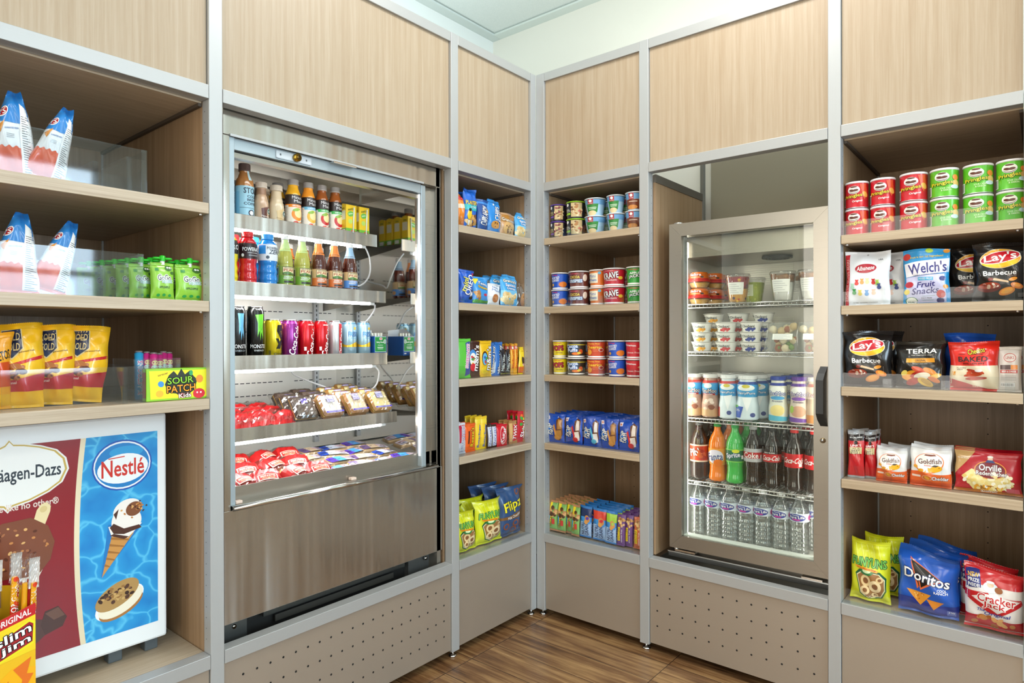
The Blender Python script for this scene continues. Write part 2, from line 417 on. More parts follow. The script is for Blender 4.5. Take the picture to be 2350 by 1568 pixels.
# ------------------------------------------------------------------ shelf boards
def board(run, a0, a1, z, depth, label, lip=0, th=.0262):
    mb = MB(); run.box(mb, a0 + .001, a1 - .001, -.001, depth - .03, z - th, z - .0005, M_SHELF_L if run.side == 'L' else M_SHELF_R, .0012)
    o = tag(mb.obj('shelf_board'), label, 'shelf', 'oak shelf boards')
    mb = MB()
    for a in (a0 + .012, a1 - .012):
        p = run.P(a, .02, z - th - .004); mb.lathe([(.003, 0), (.004, .002), (.004, .004)], M_CHROME, 8, *p)
    mb.obj('shelf_pin', o)
    return o
def lip(run, a0, a1, z, h, label, tabs=True):
    mb = MB(); run.box(mb, a0, a1, .006, .008, z, z + h, M_ACR); run.box(mb, a0, a1, .008, .05, z, z + .0015, M_ACR)
    if tabs:
        n = max(2, int((a1 - a0) / .12))
        for i in range(n):
            a = a0 + (i + .9) * (a1 - a0) / n - .02
            run.box(mb, a, a + .002, .008, .14, z + .0015, z + h * 1.5, M_ACR); run.box(mb, a + .018, a + .02, .008, .02, z + .0015, z + h * .7, M_ACR)
            run.box(mb, a, a + .02, .0075, .009, z + .0015, z + h * .65, M_ACR)
    return tag(mb.obj('shelf_lip'), label, 'shelf divider', 'clear plastic shelf fronts')
nth = ['top', 'second', 'third', 'fourth']
for i, z in enumerate((1.419, 1.183, .948)):
    board(RL, 1.2994, 2.09, z, DL, 'oak shelf board in the left cabinet, %s shelf' % nth[i])
for i, z in enumerate((1.485, 1.2165, .951, .683)):
    board(RL, .0318, .4388, z, DL, 'oak shelf board left of the inner corner, %s shelf' % nth[i])
    board(RR, .0392, .4555, z, DR, 'oak shelf board right of the inner corner, %s shelf' % nth[i])
    lip(RL, .036, .435, z, .03, 'clear plastic front on the %s shelf left of the inner corner' % nth[i])
    lip(RR, .043, .452, z, .032, 'clear plastic front on the %s shelf right of the inner corner' % nth[i])
for i, z in enumerate((1.387, 1.184, .951, .685)):
    board(RR, 1.1021, 1.5154, z, DR, 'oak shelf board in the right cabinet, %s shelf' % nth[i])
    lip(RR, 1.106, 1.512, z, .04, 'clear plastic front on the %s shelf of the right cabinet' % nth[i])
for run, a0, a1, lb in ((RL, .036, .435, 'left of the inner corner'), (RR, .043, .452, 'right of the inner corner'), (RR, 1.106, 1.512, 'of the right cabinet')):
    lip(run, a0, a1, .3275, .042, 'clear plastic front on the lowest ledge ' + lb)
# clear bins on the left shelves
def bin_(z, h, a0, a1, d0, d1, label, divs):
    mb = MB(); t = .003
    RL.box(mb, a0, a1, d0, d0 + t, z, z + h, M_ACR2); RL.box(mb, a0, a1, d1 - t, d1, z, z + h, M_ACR2)
    for a in (a0, a1 - t): RL.box(mb, a, a + t, d0 + t, d1 - t, z, z + h, M_ACR2)
    RL.box(mb, a0, a0 + .012, d0 - .0035, d0 - .0005, z, z + h, M_ACR2)
    for a, dd, hh in divs:
        RL.box(mb, a, a + t, d0 + t, dd, z, z + hh, M_ACR2); RL.box(mb, a + t, a1 - t - .001, dd, dd + t, z, z + hh * .8, M_ACR2)
        RL.box(mb, a - .008, a, d0 + t, d0 + .012, z, z + hh, M_ACR2)
    return tag(mb.obj('acrylic_bin'), label, 'bin', 'clear acrylic bins')
bin_(1.419, .105, 1.4246, 1.76, .04, .34, 'clear acrylic bin on the top shelf of the left cabinet', [(1.462, .26, .085), (1.53, .20, .06)])
bin_(1.183, .101, 1.4368, 1.70, .03, .34, 'clear acrylic bin on the second shelf beside green pouches', [(1.475, .26, .08), (1.52, .20, .065)])
bin_(.948, .082, 1.4366, 1.70, .02, .32, 'clear acrylic bin on the third shelf holding yellow bags', [(1.48, .24, .08)])
mb = MB()
for a in (1.335, 1.44): RL.box(mb, a, a + .002, .075, .20, .9485, 1.045, M_ACR2)
RL.box(mb, 1.337, 1.44, .0725, .0745, .9485, 1.045, M_ACR2)
tag(mb.obj('acrylic_bin'), 'small clear bin behind the sour gummy box holding candy tubes', 'bin', 'clear acrylic bins')

# ================================================================== open air fridge
fr = empty('open_air_fridge', (0, 0, 0), (0, 0, 0), 'open front stainless steel refrigerated case with four lit shelves', 'fridge')
def fp(nm, parts, **k):
    mb = MB()
    for p in parts: RL.box(mb, *p)
    return mb.obj(nm, fr, **k)
SM, SN, FB = .512, 1.242, .60
fp('back_wall_panel', [(SM, SN, FB, FB + .02, .68, 1.64, M_GALV)])
mb = MB()
for zz in (1.335, 1.29, 1.235, 1.19, 1.115, 1.07, .985, .935, .89):
    a = SN - .02
    while a > SM + .03:
        if not (.70 < a < .74): RL.box(mb, a - .014, a, FB - .0015, FB, zz, zz + .003, M_BLK)
        a -= .021
mb.obj('air_slot_row', fr)
for a in (.60, 1.10):
    mb = MB(); RL.box(mb, a, a + .02, FB - .014, FB, .70, 1.60, M_ALU)
    for i in range(52): RL.box(mb, a + .008, a + .012, FB - .0145, FB - .0139, .72 + i * .017, .729 + i * .017, M_BLK)
    mb.obj('shelf_standard', fr)
fp('mirror_side', [(SM - .004, SM, .10, FB, .66, 1.60, M_MIRROR)])
fp('side_wall', [(SM - .022, SM - .005, .04, FB + .02, .30, 1.68, M_STEEL2)])
fp('side_wall', [(SN, SN + .003, .05, FB + .02, .30, 1.68, M_MIRROR)])
mb = MB()
mb.add([RL.P(SM, .11, 1.628), RL.P(SN, .11, 1.628), RL.P(SN, .45, 1.640), RL.P(SM, .45, 1.640)], [(0, 1, 2, 3)], M_MIRROR)
mb.add([RL.P(SM, .45, 1.602), RL.P(SN, .45, 1.602), RL.P(SN, .451, 1.64), RL.P(SM, .451, 1.64)], [(0, 1, 2, 3)], M_STEEL2)
mb.add([RL.P(SM, .451, 1.602), RL.P(SN, .451, 1.602), RL.P(SN, FB, 1.602), RL.P(SM, FB, 1.602)], [(0, 1, 2, 3)], M_GALV)
mb.obj('ceiling_baffle', fr)
mb = MB(); RL.box(mb, SM + .1, SN - .1, .112, .124, 1.598, 1.606, mat('ffffff', .5, emit=15.0)); mb.obj('canopy_fill_light', fr)  # added glowing strip that brightens the fridge interior
# front face
fp('header_panel', [(.486, 1.245, .04, .10, 1.608, 1.70, M_STEEL, .001), (.566, 1.228, .036, .04, 1.606, 1.612, M_ALU)])
fp('night_cover_bar', [(.5675, 1.2127, .05, .075, 1.577, 1.6077, mat('a9b6bd', .35, .5), .001)])
fp('night_cover_edge', [(.5675, 1.2127, .062, .085, 1.561, 1.574, M_STEEL2), (.5675, 1.2127, .07, .08, 1.5742, 1.5768, M_BLK)])
fp('side_jamb', [(1.2128, 1.2275, .045, .10, .665, 1.608, mat('aab7be', .35, .5), .001)])
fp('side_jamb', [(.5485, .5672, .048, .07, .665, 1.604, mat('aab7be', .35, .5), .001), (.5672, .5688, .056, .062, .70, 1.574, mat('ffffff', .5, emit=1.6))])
fp('side_trim', [(1.2282, 1.2452, .04, .10, .655, 1.607, M_STEEL, .001)])
fp('side_trim', [(.486, .505, .04, .10, .655, 1.607, M_STEEL2, .001), (.505, .5483, .07, .10, .655, 1.607, M_STEEL2), (.5052, .5075, .041, .07, .66, 1.60, M_CHROME)])
mb = MB(); RL.box(mb, .985, 1.095, .0475, .0495, 1.5815, 1.6025, mat('c6ced4', .4), .003)
for a in (1.0, 1.08): RL.box(mb, a, a + .004, .0468, .0474, 1.590, 1.595, mat('50585c', .5))
lk = mb.obj('lock_plate', fr)
mb = MB(); mb.tube([RL.P(1.035, .0474, 1.5925), RL.P(1.035, .036, 1.5925)], .011, mat('b0903c', .25, 1.0), 20); mb.tube([RL.P(1.035, .0358, 1.5925), RL.P(1.035, .034, 1.5925)], .0065, mat('80642a', .3, 1.0), 14)
RL.box(mb, 1.0342, 1.0358, .0332, .0339, 1.5885, 1.5965, M_BLK); mb.obj('brass_lock', lk)
mb = MB(); RL.box(mb, .845, .925, .028, .052, 1.603, 1.6055, M_CHROME, .001); RL.box(mb, .845, .925, .028, .030, 1.600, 1.6055, M_CHROME); mb.obj('pull_handle', fr)
fp('lower_panel', [(.480, 1.2458, .04, .052, .368, .655, M_STEEL, .001)])
mb = MB(); mb.tube([RL.P(.5108, .033, .6605), RL.P(1.2258, .033, .6605)], .0068, M_CHROME, 14); RL.box(mb, .512, 1.2245, .033, .07, .6605, .6655, M_STEEL2); mb.obj('sill_rail', fr)
for a in (.83, 1.19):
    mb = MB(); RL.box(mb, a, a + .018, .052, .068, .6658, .673, mat('e0c8b8', .5), .001); mb.obj('sill_clip', fr)
fp('bottom_tray', [(SM, SN - .001, .07, .0735, .6655, .707, M_STEEL2), (SM, SN - .001, .0735, FB, .672, .676, M_STEEL2)])
fp('underside_frame', [(.486, 1.245, .10, .115, .29, .366, M_STEELD), (1.17, 1.24, .07, .10, .29, .362, mat('5c5e5c', .4, .7)), (.49, .60, .08, .10, .29, .362, mat('6c6e6c', .4, .7)), (.62, 1.12, .075, .082, .34, .366, mat('565856', .35, .8)), (.66, 1.08, .084, .088, .312, .330, mat('75736c', .3, .8))])
mb = MB()
for a, z in ((1.205, .345), (.53, .345), (1.08, .357), (.84, .357), (.67, .357)):
    p = RL.P(a, .068, z); mb.tube([RL.P(a, .0745, z), RL.P(a, .068, z)], .006 if a > 1.2 or a < .6 else .003, M_CHROME, 12)
mb.obj('screw_head', fr)
# shelves
for i, (zt, d0, zb, a_end) in enumerate(((1.461, .276, 1.4174, .569), (1.258, .228, 1.2168, .570), (1.0438, .227, 1.0019, .5645), (.8413, .179, .8039, .563))):
    sh = empty('fridge_shelf', RL.P(0, 0, 0), (0, 0, 0), 'steel fridge shelf with lit underside, %s of the four' % ['top one', 'second from top', 'third from top', 'lowest'][i], 'shelf', 'lit fridge shelves')
    mb = MB(); RL.box(mb, a_end, SN - .003, d0, d0 + .003, zb, zt, M_STEEL, .0008); mb.obj('price_lip', sh)
    mb = MB(); RL.box(mb, a_end + .015, SN - .005, d0 + .003, FB - .016, zt - .0165, zt - .0145, M_STEEL2)
    for a in (a_end + .016, SN - .02): mb.add([RL.P(a, d0 + .01, zt - .0165), RL.P(a, FB - .02, zt - .0165), RL.P(a, FB - .02, zt - .06), RL.P(a, d0 + .01, zt - .026)], [(0, 1, 2, 3)], M_STEEL2)
    mb.obj('shelf_plate', sh)
    mb = MB(); RL.box(mb, a_end + .065, SN - .006, d0 + .004, d0 + .013, zb - .009, zb + .001, M_LED, .002); mb.obj('light_tube', sh)
    mb = MB(); RL.box(mb, a_end + .045, a_end + .065, d0 + .004, d0 + .013, zb - .0095, zb + .001, mat('c8c8c4', .4), .002); mb.obj('tube_socket', sh)
def cable(pts, label, r=.0028):
    # smooth a hanging cable through its control points
    P = [Vector(RL.P(*p)) for p in pts]; out = []
    for i in range(len(P) - 1):
        p0, p1, p2, p3 = P[max(i - 1, 0)], P[i], P[i + 1], P[min(i + 2, len(P) - 1)]
        for k_ in range(8):
            t = k_ / 8
            out.append(.5 * ((2 * p1) + (-p0 + p2) * t + (2 * p0 - 5 * p1 + 4 * p2 - p3) * t * t + (-p0 + 3 * p1 - 3 * p2 + p3) * t ** 3))
    out.append(P[-1])
    mb = MB(); mb.tube(out, r, M_CABLE, 8)
    return tag(mb.obj('power_cable'), label, 'cable', 'white light cables')
cable([(.60, .30, 1.412), (.575, .31, 1.375), (.562, .33, 1.32), (.575, .37, 1.285), (.60, .43, 1.30), (.59, .56, 1.33)], 'white cable looping down below the top fridge shelf')
cable([(.60, .25, 1.21), (.585, .28, 1.185), (.60, .34, 1.13), (.62, .45, 1.08), (.605, .585, 1.10)], 'white cable hanging below the second fridge shelf')
cable([(.60, .25, .995), (.575, .26, .97), (.57, .30, .915), (.62, .38, .895), (.68, .46, .925), (.72, .56, .96), (.72, .585, .985)], 'white cable looping down below the third fridge shelf')

# ================================================================== glass door cooler
ck = empty('glass_door_cooler', (.546, .047, 0), (0, 0, R(1.4)), 'small stainless glass door cooler full of drinks', 'cooler')
def cp(nm, parts, par=None, **k):
    mb = MB()
    for p in parts: mb.box(*p)
    return mb.obj(nm, par or ck, **k)
CW, CD = .512, .46
Z0, Z1 = .366, 1.487
body = cp('cabinet_body', [(0, .006, .05, CD, Z0 - .01, Z1, M_STEEL2), (CW - .006, CW, .05, CD, Z0 - .01, Z1, M_STEEL2), (0, CW, .05, CD, Z1 - .02, Z1, M_STEEL2), (0, CW, CD - .01, CD, Z0 - .01, Z1, M_STEEL2), (0, CW, .05, CD, Z0 - .02, Z0 + .022, M_STEEL2)])
cp('inner_lining', [(.0065, .022, .055, CD - .02, Z0 + .022, Z1 - .02, mat('dedcd4', .35, .2)), (CW - .022, CW - .0065, .055, CD - .02, Z0 + .022, Z1 - .02, mat('dedcd4', .35, .2)), (.022, CW - .022, CD - .03, CD - .012, Z0 + .022, Z1 - .02, M_GALV), (.022, CW - .022, .05, CD - .03, Z0 + .0225, Z0 + .026, mat('d8d8d0', .4))])
mb = MB()
for zz in [x * .008 for x in range(52, 172)]:
    if (zz * 125) % 27 < 12: mb.box(.12, .30, CD - .0335, CD - .030, zz, zz + .004, mat('d8d6c8', .3, .5)); mb.box(.36, .47, CD - .0335, CD - .030, zz, zz + .004, mat('d8d6c8', .3, .5))
mb.obj('louvered_back', ck)
mb = MB(); mb.box(.026, CW - .024, .07, .075, 1.375, 1.445, M_STEEL2); mb.box(.026, CW - .024, .075, CD - .04, 1.375, 1.38, M_STEEL2)
mb.lathe([(.05, 0), (.05, .006)], M_BLK, 24, .30, .22, 1.368)
for r_ in (.02, .03, .04): mb.tube([(.30 + r_ * cos(t * pi / 12), .22 + r_ * sin(t * pi / 12), 1.367) for t in range(25)], .0012, mat('3c3c3c', .4), 6, False)
mb.obj('evaporator_cover', ck)
cp('lamp_tube', [(.030, .038, .062, .070, .40, 1.43, M_LED2)])
cp('light_strip', [(CW - .038, CW - .030, .062, .070, .40, 1.43, M_LED2)])
# mitred door frame
door = empty('door', (0, 0, 0)); door.parent = ck
fw, y0, y1 = .0445, 0, .044
def mitre(pts):
    mb = MB(); vs = [(x, y, z) for y in (y0, y1) for x, z in pts]
    mb.add(vs, [(0, 1, 2, 3), (7, 6, 5, 4), (0, 4, 5, 1), (1, 5, 6, 2), (2, 6, 7, 3), (3, 7, 4, 0)], M_STEEL2)
    return mb
g = .0004
mitre([(g, Z1), (g, Z0), (fw, Z0 + fw), (fw, Z1 - fw)]).obj('frame_stile', door)
mitre([(CW - fw, Z1 - fw), (CW - fw, Z0 + fw), (CW - g, Z0), (CW - g, Z1)]).obj('frame_stile', door)
mitre([(g, Z1 + g), (fw, Z1 - fw + g), (CW - fw, Z1 - fw + g), (CW - g, Z1 + g)]).obj('frame_rail', door)
mitre([(g, Z0 - g), (CW - g, Z0 - g), (CW - fw, Z0 + fw - g), (fw, Z0 + fw - g)]).obj('frame_rail', door)
cp('glass_pane', [(fw, CW - fw, .012, .016, Z0 + fw, Z1 - fw, M_GLASS)], door)
cp('gasket', [(fw - .002, fw + .003, .018, .045, Z0 + fw, Z1 - fw, mat('8a8c88', .5)), (CW - fw - .003, CW - fw + .002, .018, .045, Z0 + fw, Z1 - fw, mat('8a8c88', .5)), (fw, CW - fw, .018, .045, Z0 + fw - .002, Z0 + fw + .003, mat('e6ebe4', .4))], door)
mb = MB(); hx = CW - .012
prof = [(hx, -.001, 1.005), (hx - .004, -.022, .985), (hx - .006, -.034, .965), (hx - .006, -.034, .865), (hx - .004, -.022, .845), (hx, -.001, .825)]
for q in range(len(prof) - 1):
    a_, b2 = Vector(prof[q]), Vector(prof[q + 1]); w_ = .013
    vs = [(a_.x - w_, a_.y, a_.z), (a_.x + w_ * .6, a_.y, a_.z), (b2.x + w_ * .6, b2.y, b2.z), (b2.x - w_, b2.y, b2.z)]
    vs += [(x, y + .012, z) for x, y, z in vs]
    mb.add(vs, [(0, 1, 2, 3), (7, 6, 5, 4), (0, 4, 5, 1), (1, 5, 6, 2), (2, 6, 7, 3), (3, 7, 4, 0)], mat('26282a', .4))
mb.obj('door_handle', door)
mb = MB(); mb.tube([(CW - .018, .001, .782), (CW - .018, -.004, .782)], .008, mat('b09c78', .3, .8), 16); mb.tube([(CW - .018, -.0042, .782), (CW - .018, -.006, .782)], .0045, M_CHROME, 12); mb.obj('door_lock', door)
mb = MB(); mb.lathe([(.001, 0), (.018, 0), (.018, .003), (.010, .006), (.001, .008)], M_CHROME, 16, .026, .02, Z1 + .001); mb.obj('hinge_cap', door)
mb = MB(); mb.lathe([(.001, 0), (.010, 0), (.010, .01)], M_CHROME, 14, .018, .02, Z0 - .014); mb.box(.018, .09, .004, .03, Z0 - .012, Z0 - .006, M_CHROME); mb.obj('bottom_hinge', door); mb = MB(); mb.box(CW - .08, CW - .02, .0, .03, Z0 - .014, Z0 - .008, M_CHROME); mb.obj('closer_bracket', door)
cp('kick_grille', [(-.012, CW - .002, .018, .40, .327, Z0 - .018, mat('6a6a68', .3, .8), .001), (-.012, CW - .002, .012, .0178, .345, .3485, M_CHROME)])
for i, z in enumerate((1.209, 1.043, .811, .591)):
    mb = MB()
    mb.tube([(.024, .066, z), (CW - .024, .066, z)], .0026, M_CHROME, 8); mb.tube([(.024, .066, z - .011), (CW - .024, .066, z - .011)], .0022, M_CHROME, 8)
    mb.tube([(.024, .40, z), (CW - .024, .40, z)], .0026, M_CHROME, 8); mb.tube([(.024, .22, z - .004), (CW - .024, .22, z - .004)], .0024, M_CHROME, 8)
    n_ = 34
    for q in range(n_): 
        x = .027 + q * (CW - .054) / (n_ - 1)
        mb.tube([(x, .066, z - .011), (x, .0665, z), (x, .40, z)], .0013, M_CHROME, 6)
    mb.obj('wire_shelf', ck)

# ================================================================== ice cream freezer with its printed front
icf = empty('ice_cream_freezer', RL.P(1.352, .115, 0), (0, 0, pi / 2), 'white ice cream freezer with printed red and blue front panel', 'freezer')
# local frame: x runs towards the corner (right), front is -y; its right edge is x = 0
WH = mat('e9eef0', .3, coat=.3)
def ip(nm, parts, par=None):
    mb = MB()
    for p in parts: mb.box(*p)
    return mb.obj(nm, par or icf)
ip('freezer_body', [(-.445, -.004, .02, .40, .362, .905, WH, .004)])
ip('front_frame', [(-.448, 0, 0, .02, .362, .910, WH, .006)])
for x_ in (-.40, -.12, -.04):
    ip('foot', [(x_, x_ + .03, .03, .06, .3265, .362, mat('50585c', .4), .002)])
mb = MB(); mb.tube([(.012, .16, .335), (.03, .12, .333), (.035, .10, .332), (.03, .09, .332)], .006, M_BLK, 8); mb.obj('power_plug', icf)
PX0, PX1, PZ0, PZ1 = -.4265, -.0215, .405, .868
# water-pattern blue print
m, nt, b = nodes('printed_water'); v = mapping(nt, (11, 11, 11))
nq = N(nt, 'ShaderNodeTexNoise', Scale=1.2, Detail=2.0); nt.links.new(v, nq.inputs['Vector'])
ad = nt.nodes.new('ShaderNodeVectorMath'); ad.operation = 'ADD'; nt.links.new(v, ad.inputs[0]); nt.links.new(nq.outputs['Color'], ad.inputs[1])
vo = N(nt, 'ShaderNodeTexVoronoi', feature='DISTANCE_TO_EDGE'); vo.inputs['Scale'].default_value = 1.3; nt.links.new(ad.outputs[0], vo.inputs['Vector'])
nt.links.new(ramp(nt, vo.outputs[0], [(.0, '5cc2ec'), (.06, '2a98d8'), (.5, '1a7cc8')]), b.inputs['Base Color']); b.inputs['Roughness'].default_value = .25
M_WATER = m
# ================================================================== printed packages
TC = {}
def text_geo(txt, bold):
    """outline font -> (verts 2D normalised to the unit square, faces)"""
    k = (txt, bold)
    if k in TC: return TC[k]
    cu = bpy.data.curves.new('t', 'FONT'); cu.body = txt; cu.resolution_u = 2; cu.offset = bold; cu.size = 1
    ob = bpy.data.objects.new('t', cu)
    me = bpy.data.meshes.new_from_object(ob)
    vs = [(v.co.x, v.co.y) for v in me.vertices]; fs = [tuple(p.vertices) for p in me.polygons]
    bpy.data.objects.remove(ob); bpy.data.meshes.remove(me); bpy.data.curves.remove(cu)
    if not vs: TC[k] = ([], []); return TC[k]
    x0 = min(v[0] for v in vs); x1 = max(v[0] for v in vs); z0 = min(v[1] for v in vs); z1 = max(v[1] for v in vs)
    vs = [((x - x0) / (x1 - x0) - .5, (z - z0) / (z1 - z0) - .5) for x, z in vs]
    TC[k] = (vs, fs)
    return TC[k]
def bbox(op, W, H):
    k = op[0]
    if k == 'b': return (0, op[1], 1, op[2] + (op[4] if len(op) > 4 else 0))
    if k == 'r': return op[1:5]
    if k in 'en': 
        m_ = max(op[3], op[4]) if k == 'e' and len(op) > 6 else 0
        a, b_ = max(op[3], m_ * .7), max(op[4], m_ * .7)
        return (op[1] - a, op[2] - b_, op[1] + a, op[2] + b_)
    if k == 'p': return (min(p[0] for p in op[1]), min(p[1] for p in op[1]), max(p[0] for p in op[1]), max(p[1] for p in op[1]))
    if k == 'k': return op[2:6]
    if len(op) > 7 and abs(op[7]) > 45: a, b_ = op[5] * H / W / 2 if False else op[5] / 2, op[4] / 2
    else: a, b_ = op[4] / 2, op[5] / 2
    return (op[2] - a, op[3] - b_, op[2] + a, op[3] + b_)
FC = {}
def fine(vs, fs, w, h):
    """splits the long triangles of big lettering so that it follows a curved pack"""
    if max(w / 8, h) < .012: return vs, fs
    vs = list(vs); out = []; mid = {}; st = [f for f in fs]
    def mp(a, b):
        k = (min(a, b), max(a, b))
        if k not in mid: mid[k] = len(vs); vs.append(((vs[a][0] + vs[b][0]) / 2, (vs[a][1] + vs[b][1]) / 2))
        return mid[k]
    tris = []
    for f in fs:
        for i in range(1, len(f) - 1): tris.append((f[0], f[i], f[i + 1]))
    ln = lambda a, b: ((vs[a][0] - vs[b][0]) * w) ** 2 + ((vs[a][1] - vs[b][1]) * h) ** 2
    st = tris; lim = .0065 ** 2
    while st:
        a, b, c = st.pop()
        if ln(b, c) >= ln(a, b) and ln(b, c) >= ln(a, c): a, b, c = b, c, a
        elif ln(a, c) >= ln(a, b): a, b, c = c, a, b
        if ln(a, b) > lim:
            m_ = mp(a, b); st += [(a, m_, c), (m_, b, c)]
        else: out.append((a, b, c))
    return vs, out
def gfx(mb, S, W, H, ops, rough=.35, wrap=False, off0=.0005, step=.00016, metal=0.0, coat=0.0, flat=False):
    """prints shapes on a surface S(u, v, offset); sizes are fractions of W and H"""
    n = 0; boxes = []
    for op in ops:
        k = op[0]; bb = bbox(op, W, H); o = 1 + max([l for b2, l in boxes if b2[0] < bb[2] and bb[0] < b2[2] and b2[1] < bb[3] and bb[1] < b2[3]] + [0])
        boxes.append((bb, o + (1 if k == 't' and len(op) > 8 and op[8] else 0))); o = off0 + o * step
        M = lambda c: mat(c, rough, metal, .5, coat)
        if k == 'b':            # band (v0, v1, colour)
            _, v0, v1, c = op[:4]; amp = op[4] if len(op) > 4 else 0; fr_ = op[5] if len(op) > 5 else 3; sl = op[6] if len(op) > 6 else 0
            nu, nv = (36 if wrap else (48 if not flat else 4)), max(2, math.ceil((v1 - v0) * H / .004))
            u0, u1 = (0, 1)
            vs = []; fs = []
            for j in range(nv + 1):
                for i in range(nu + 1):
                    u = i / nu; top = v1 + amp * sin(u * fr_ * 2 * pi) + sl * (u - .5)
                    vs.append(S(u if not wrap else u, v0 + (top - v0) * j / nv, o, wrap))
            for j in range(nv):
                for i in range(nu):
                    a = j * (nu + 1) + i; fs.append((a, a + 1, a + nu + 2, a + nu + 1))
            mb.add(vs, fs, M(c), True)
        elif k == 'r':          # rectangle (u0, v0, u1, v1, colour)
            _, u0, v0, u1, v1, c = op
            nu, nv = max(1, math.ceil((u1 - u0) * W / .006)), max(1, math.ceil((v1 - v0) * H / .006))
            vs = [S(u0 + (u1 - u0) * i / nu, v0 + (v1 - v0) * j / nv, o, False) for j in range(nv + 1) for i in range(nu + 1)]
            fs = [(j * (nu + 1) + i, j * (nu + 1) + i + 1, (j + 1) * (nu + 1) + i + 1, (j + 1) * (nu + 1) + i) for j in range(nv) for i in range(nu)]
            mb.add(vs, fs, M(c), True)
        elif k in 'ep':         # ellipse (u, v, ru, rv, colour, rot) / star-shaped polygon ([(u, v)...], colour)
            if k == 'e':
                u, v, ru, rv, c = op[1:6]; ro = R(op[6]) if len(op) > 6 else 0
                seg = 8 if max(ru * W, rv * H) < .003 else (14 if max(ru * W, rv * H) < .01 else 28)
                rim = []
                for q in range(seg):
                    x = ru * W * cos(2 * pi * q / seg); z = rv * H * sin(2 * pi * q / seg)
                    rim.append((u + (x * cos(ro) - z * sin(ro)) / W, v + (x * sin(ro) + z * cos(ro)) / H))
            else:
                pts, c = op[1], op[2]
                u = sum(p[0] for p in pts) / len(pts); v = sum(p[1] for p in pts) / len(pts)
                rim = []
                for q in range(len(pts)):
                    a_, b_ = pts[q], pts[(q + 1) % len(pts)]
                    L_ = max(abs(a_[0] - b_[0]) * W, abs(a_[1] - b_[1]) * H); m_ = max(1, math.ceil(L_ / .006))
                    rim += [(a_[0] + (b_[0] - a_[0]) * t / m_, a_[1] + (b_[1] - a_[1]) * t / m_) for t in range(m_)]
            big = max(max(abs(p[0] - u) for p in rim) * W, max(abs(p[1] - v) for p in rim) * H)
            rings = 1 if flat else max(1, math.ceil(big / .006))
            vs = [S(u, v, o, False)]; fs = []; m_ = len(rim)
            for t in range(1, rings + 1): vs += [S(u + (p[0] - u) * t / rings, v + (p[1] - v) * t / rings, o, False) for p in rim]
            for q in range(m_): fs.append((0, 1 + q, 1 + (q + 1) % m_))
            for t in range(rings - 1):
                for q in range(m_): fs.append((1 + t * m_ + q, 1 + (t + 1) * m_ + q, 1 + (t + 1) * m_ + (q + 1) % m_, 1 + t * m_ + (q + 1) % m_))
            mb.add(vs, fs, M(c), True)
        elif k == 't':          # text (string, u, v, w, h, colour, rot, outline colour, slant)
            _, s_, u, v, w, h, c = op[:7]; ro = op[7] if len(op) > 7 else 0; oc = op[8] if len(op) > 8 else None; sl = op[9] if len(op) > 9 else 0
            side = abs(ro) > 45
            w_, h_ = (w * H, h * W) if side else (w * W, h * H)
            ra = R(ro)
            od = min(.0016, .11 * min(h_, w_ / max(1, len(s_)) * 1.6))
            passes = [(oc, 0, od * cos(q * pi / 4), od * sin(q * pi / 4)) for q in range(8)] if oc else []
            for cc, oo, dx_, dz_ in passes + [(c, step if oc else 0, 0, 0)]:
                vs0, fs = text_geo(s_, 0.0 if 'M' in s_ else .016)
                if not flat: vs0, fs = fine(vs0, fs, w_, h_)
                vs = []
                for x, z in vs0:
                    X = x * w_ + z * h_ * sl + dx_; Z = z * h_ + dz_
                    vs.append(S(u + (X * cos(ra) - Z * sin(ra)) / W, v + (X * sin(ra) + Z * cos(ra)) / H, o + oo, False))
                mb.add(vs, fs, M(cc))
        elif k == 'k':          # scatter of food shapes (count, u0, v0, u1, v1, size, colours)
            _, cnt, u0, v0, u1, v1, sz, cols = op[:8]; rg = random.Random(cnt * 7 + int(u0 * 100)); asp = op[8] if len(op) > 8 else 1.4
            sub = []
            for q in range(cnt):
                t, rr = rg.random() * 2 * pi, sqrt(rg.random())
                sub.append(('e', (u0 + u1) / 2 + rr * cos(t) * (u1 - u0) / 2, (v0 + v1) / 2 + rr * sin(t) * (v1 - v0) / 2, sz * asp * rg.uniform(.7, 1.2), sz * W / H * rg.uniform(.7, 1.2), cols[q % len(cols)], rg.uniform(-60, 60)))
            for q, x in enumerate(sub): gfx(mb, S, W, H, [x], rough, wrap, o + q * .00001, 0, metal)
        elif k == 'n':          # ring (u, v, ru, rv, thickness fraction, colour, inner colour)
            _, u, v, ru, rv, tf, c, ci = op
            gfx(mb, S, W, H, [('e', u, v, ru, rv, c), ('e', u, v, ru * tf, rv * tf, ci)], rough, wrap, o - step * .4, step * .35)

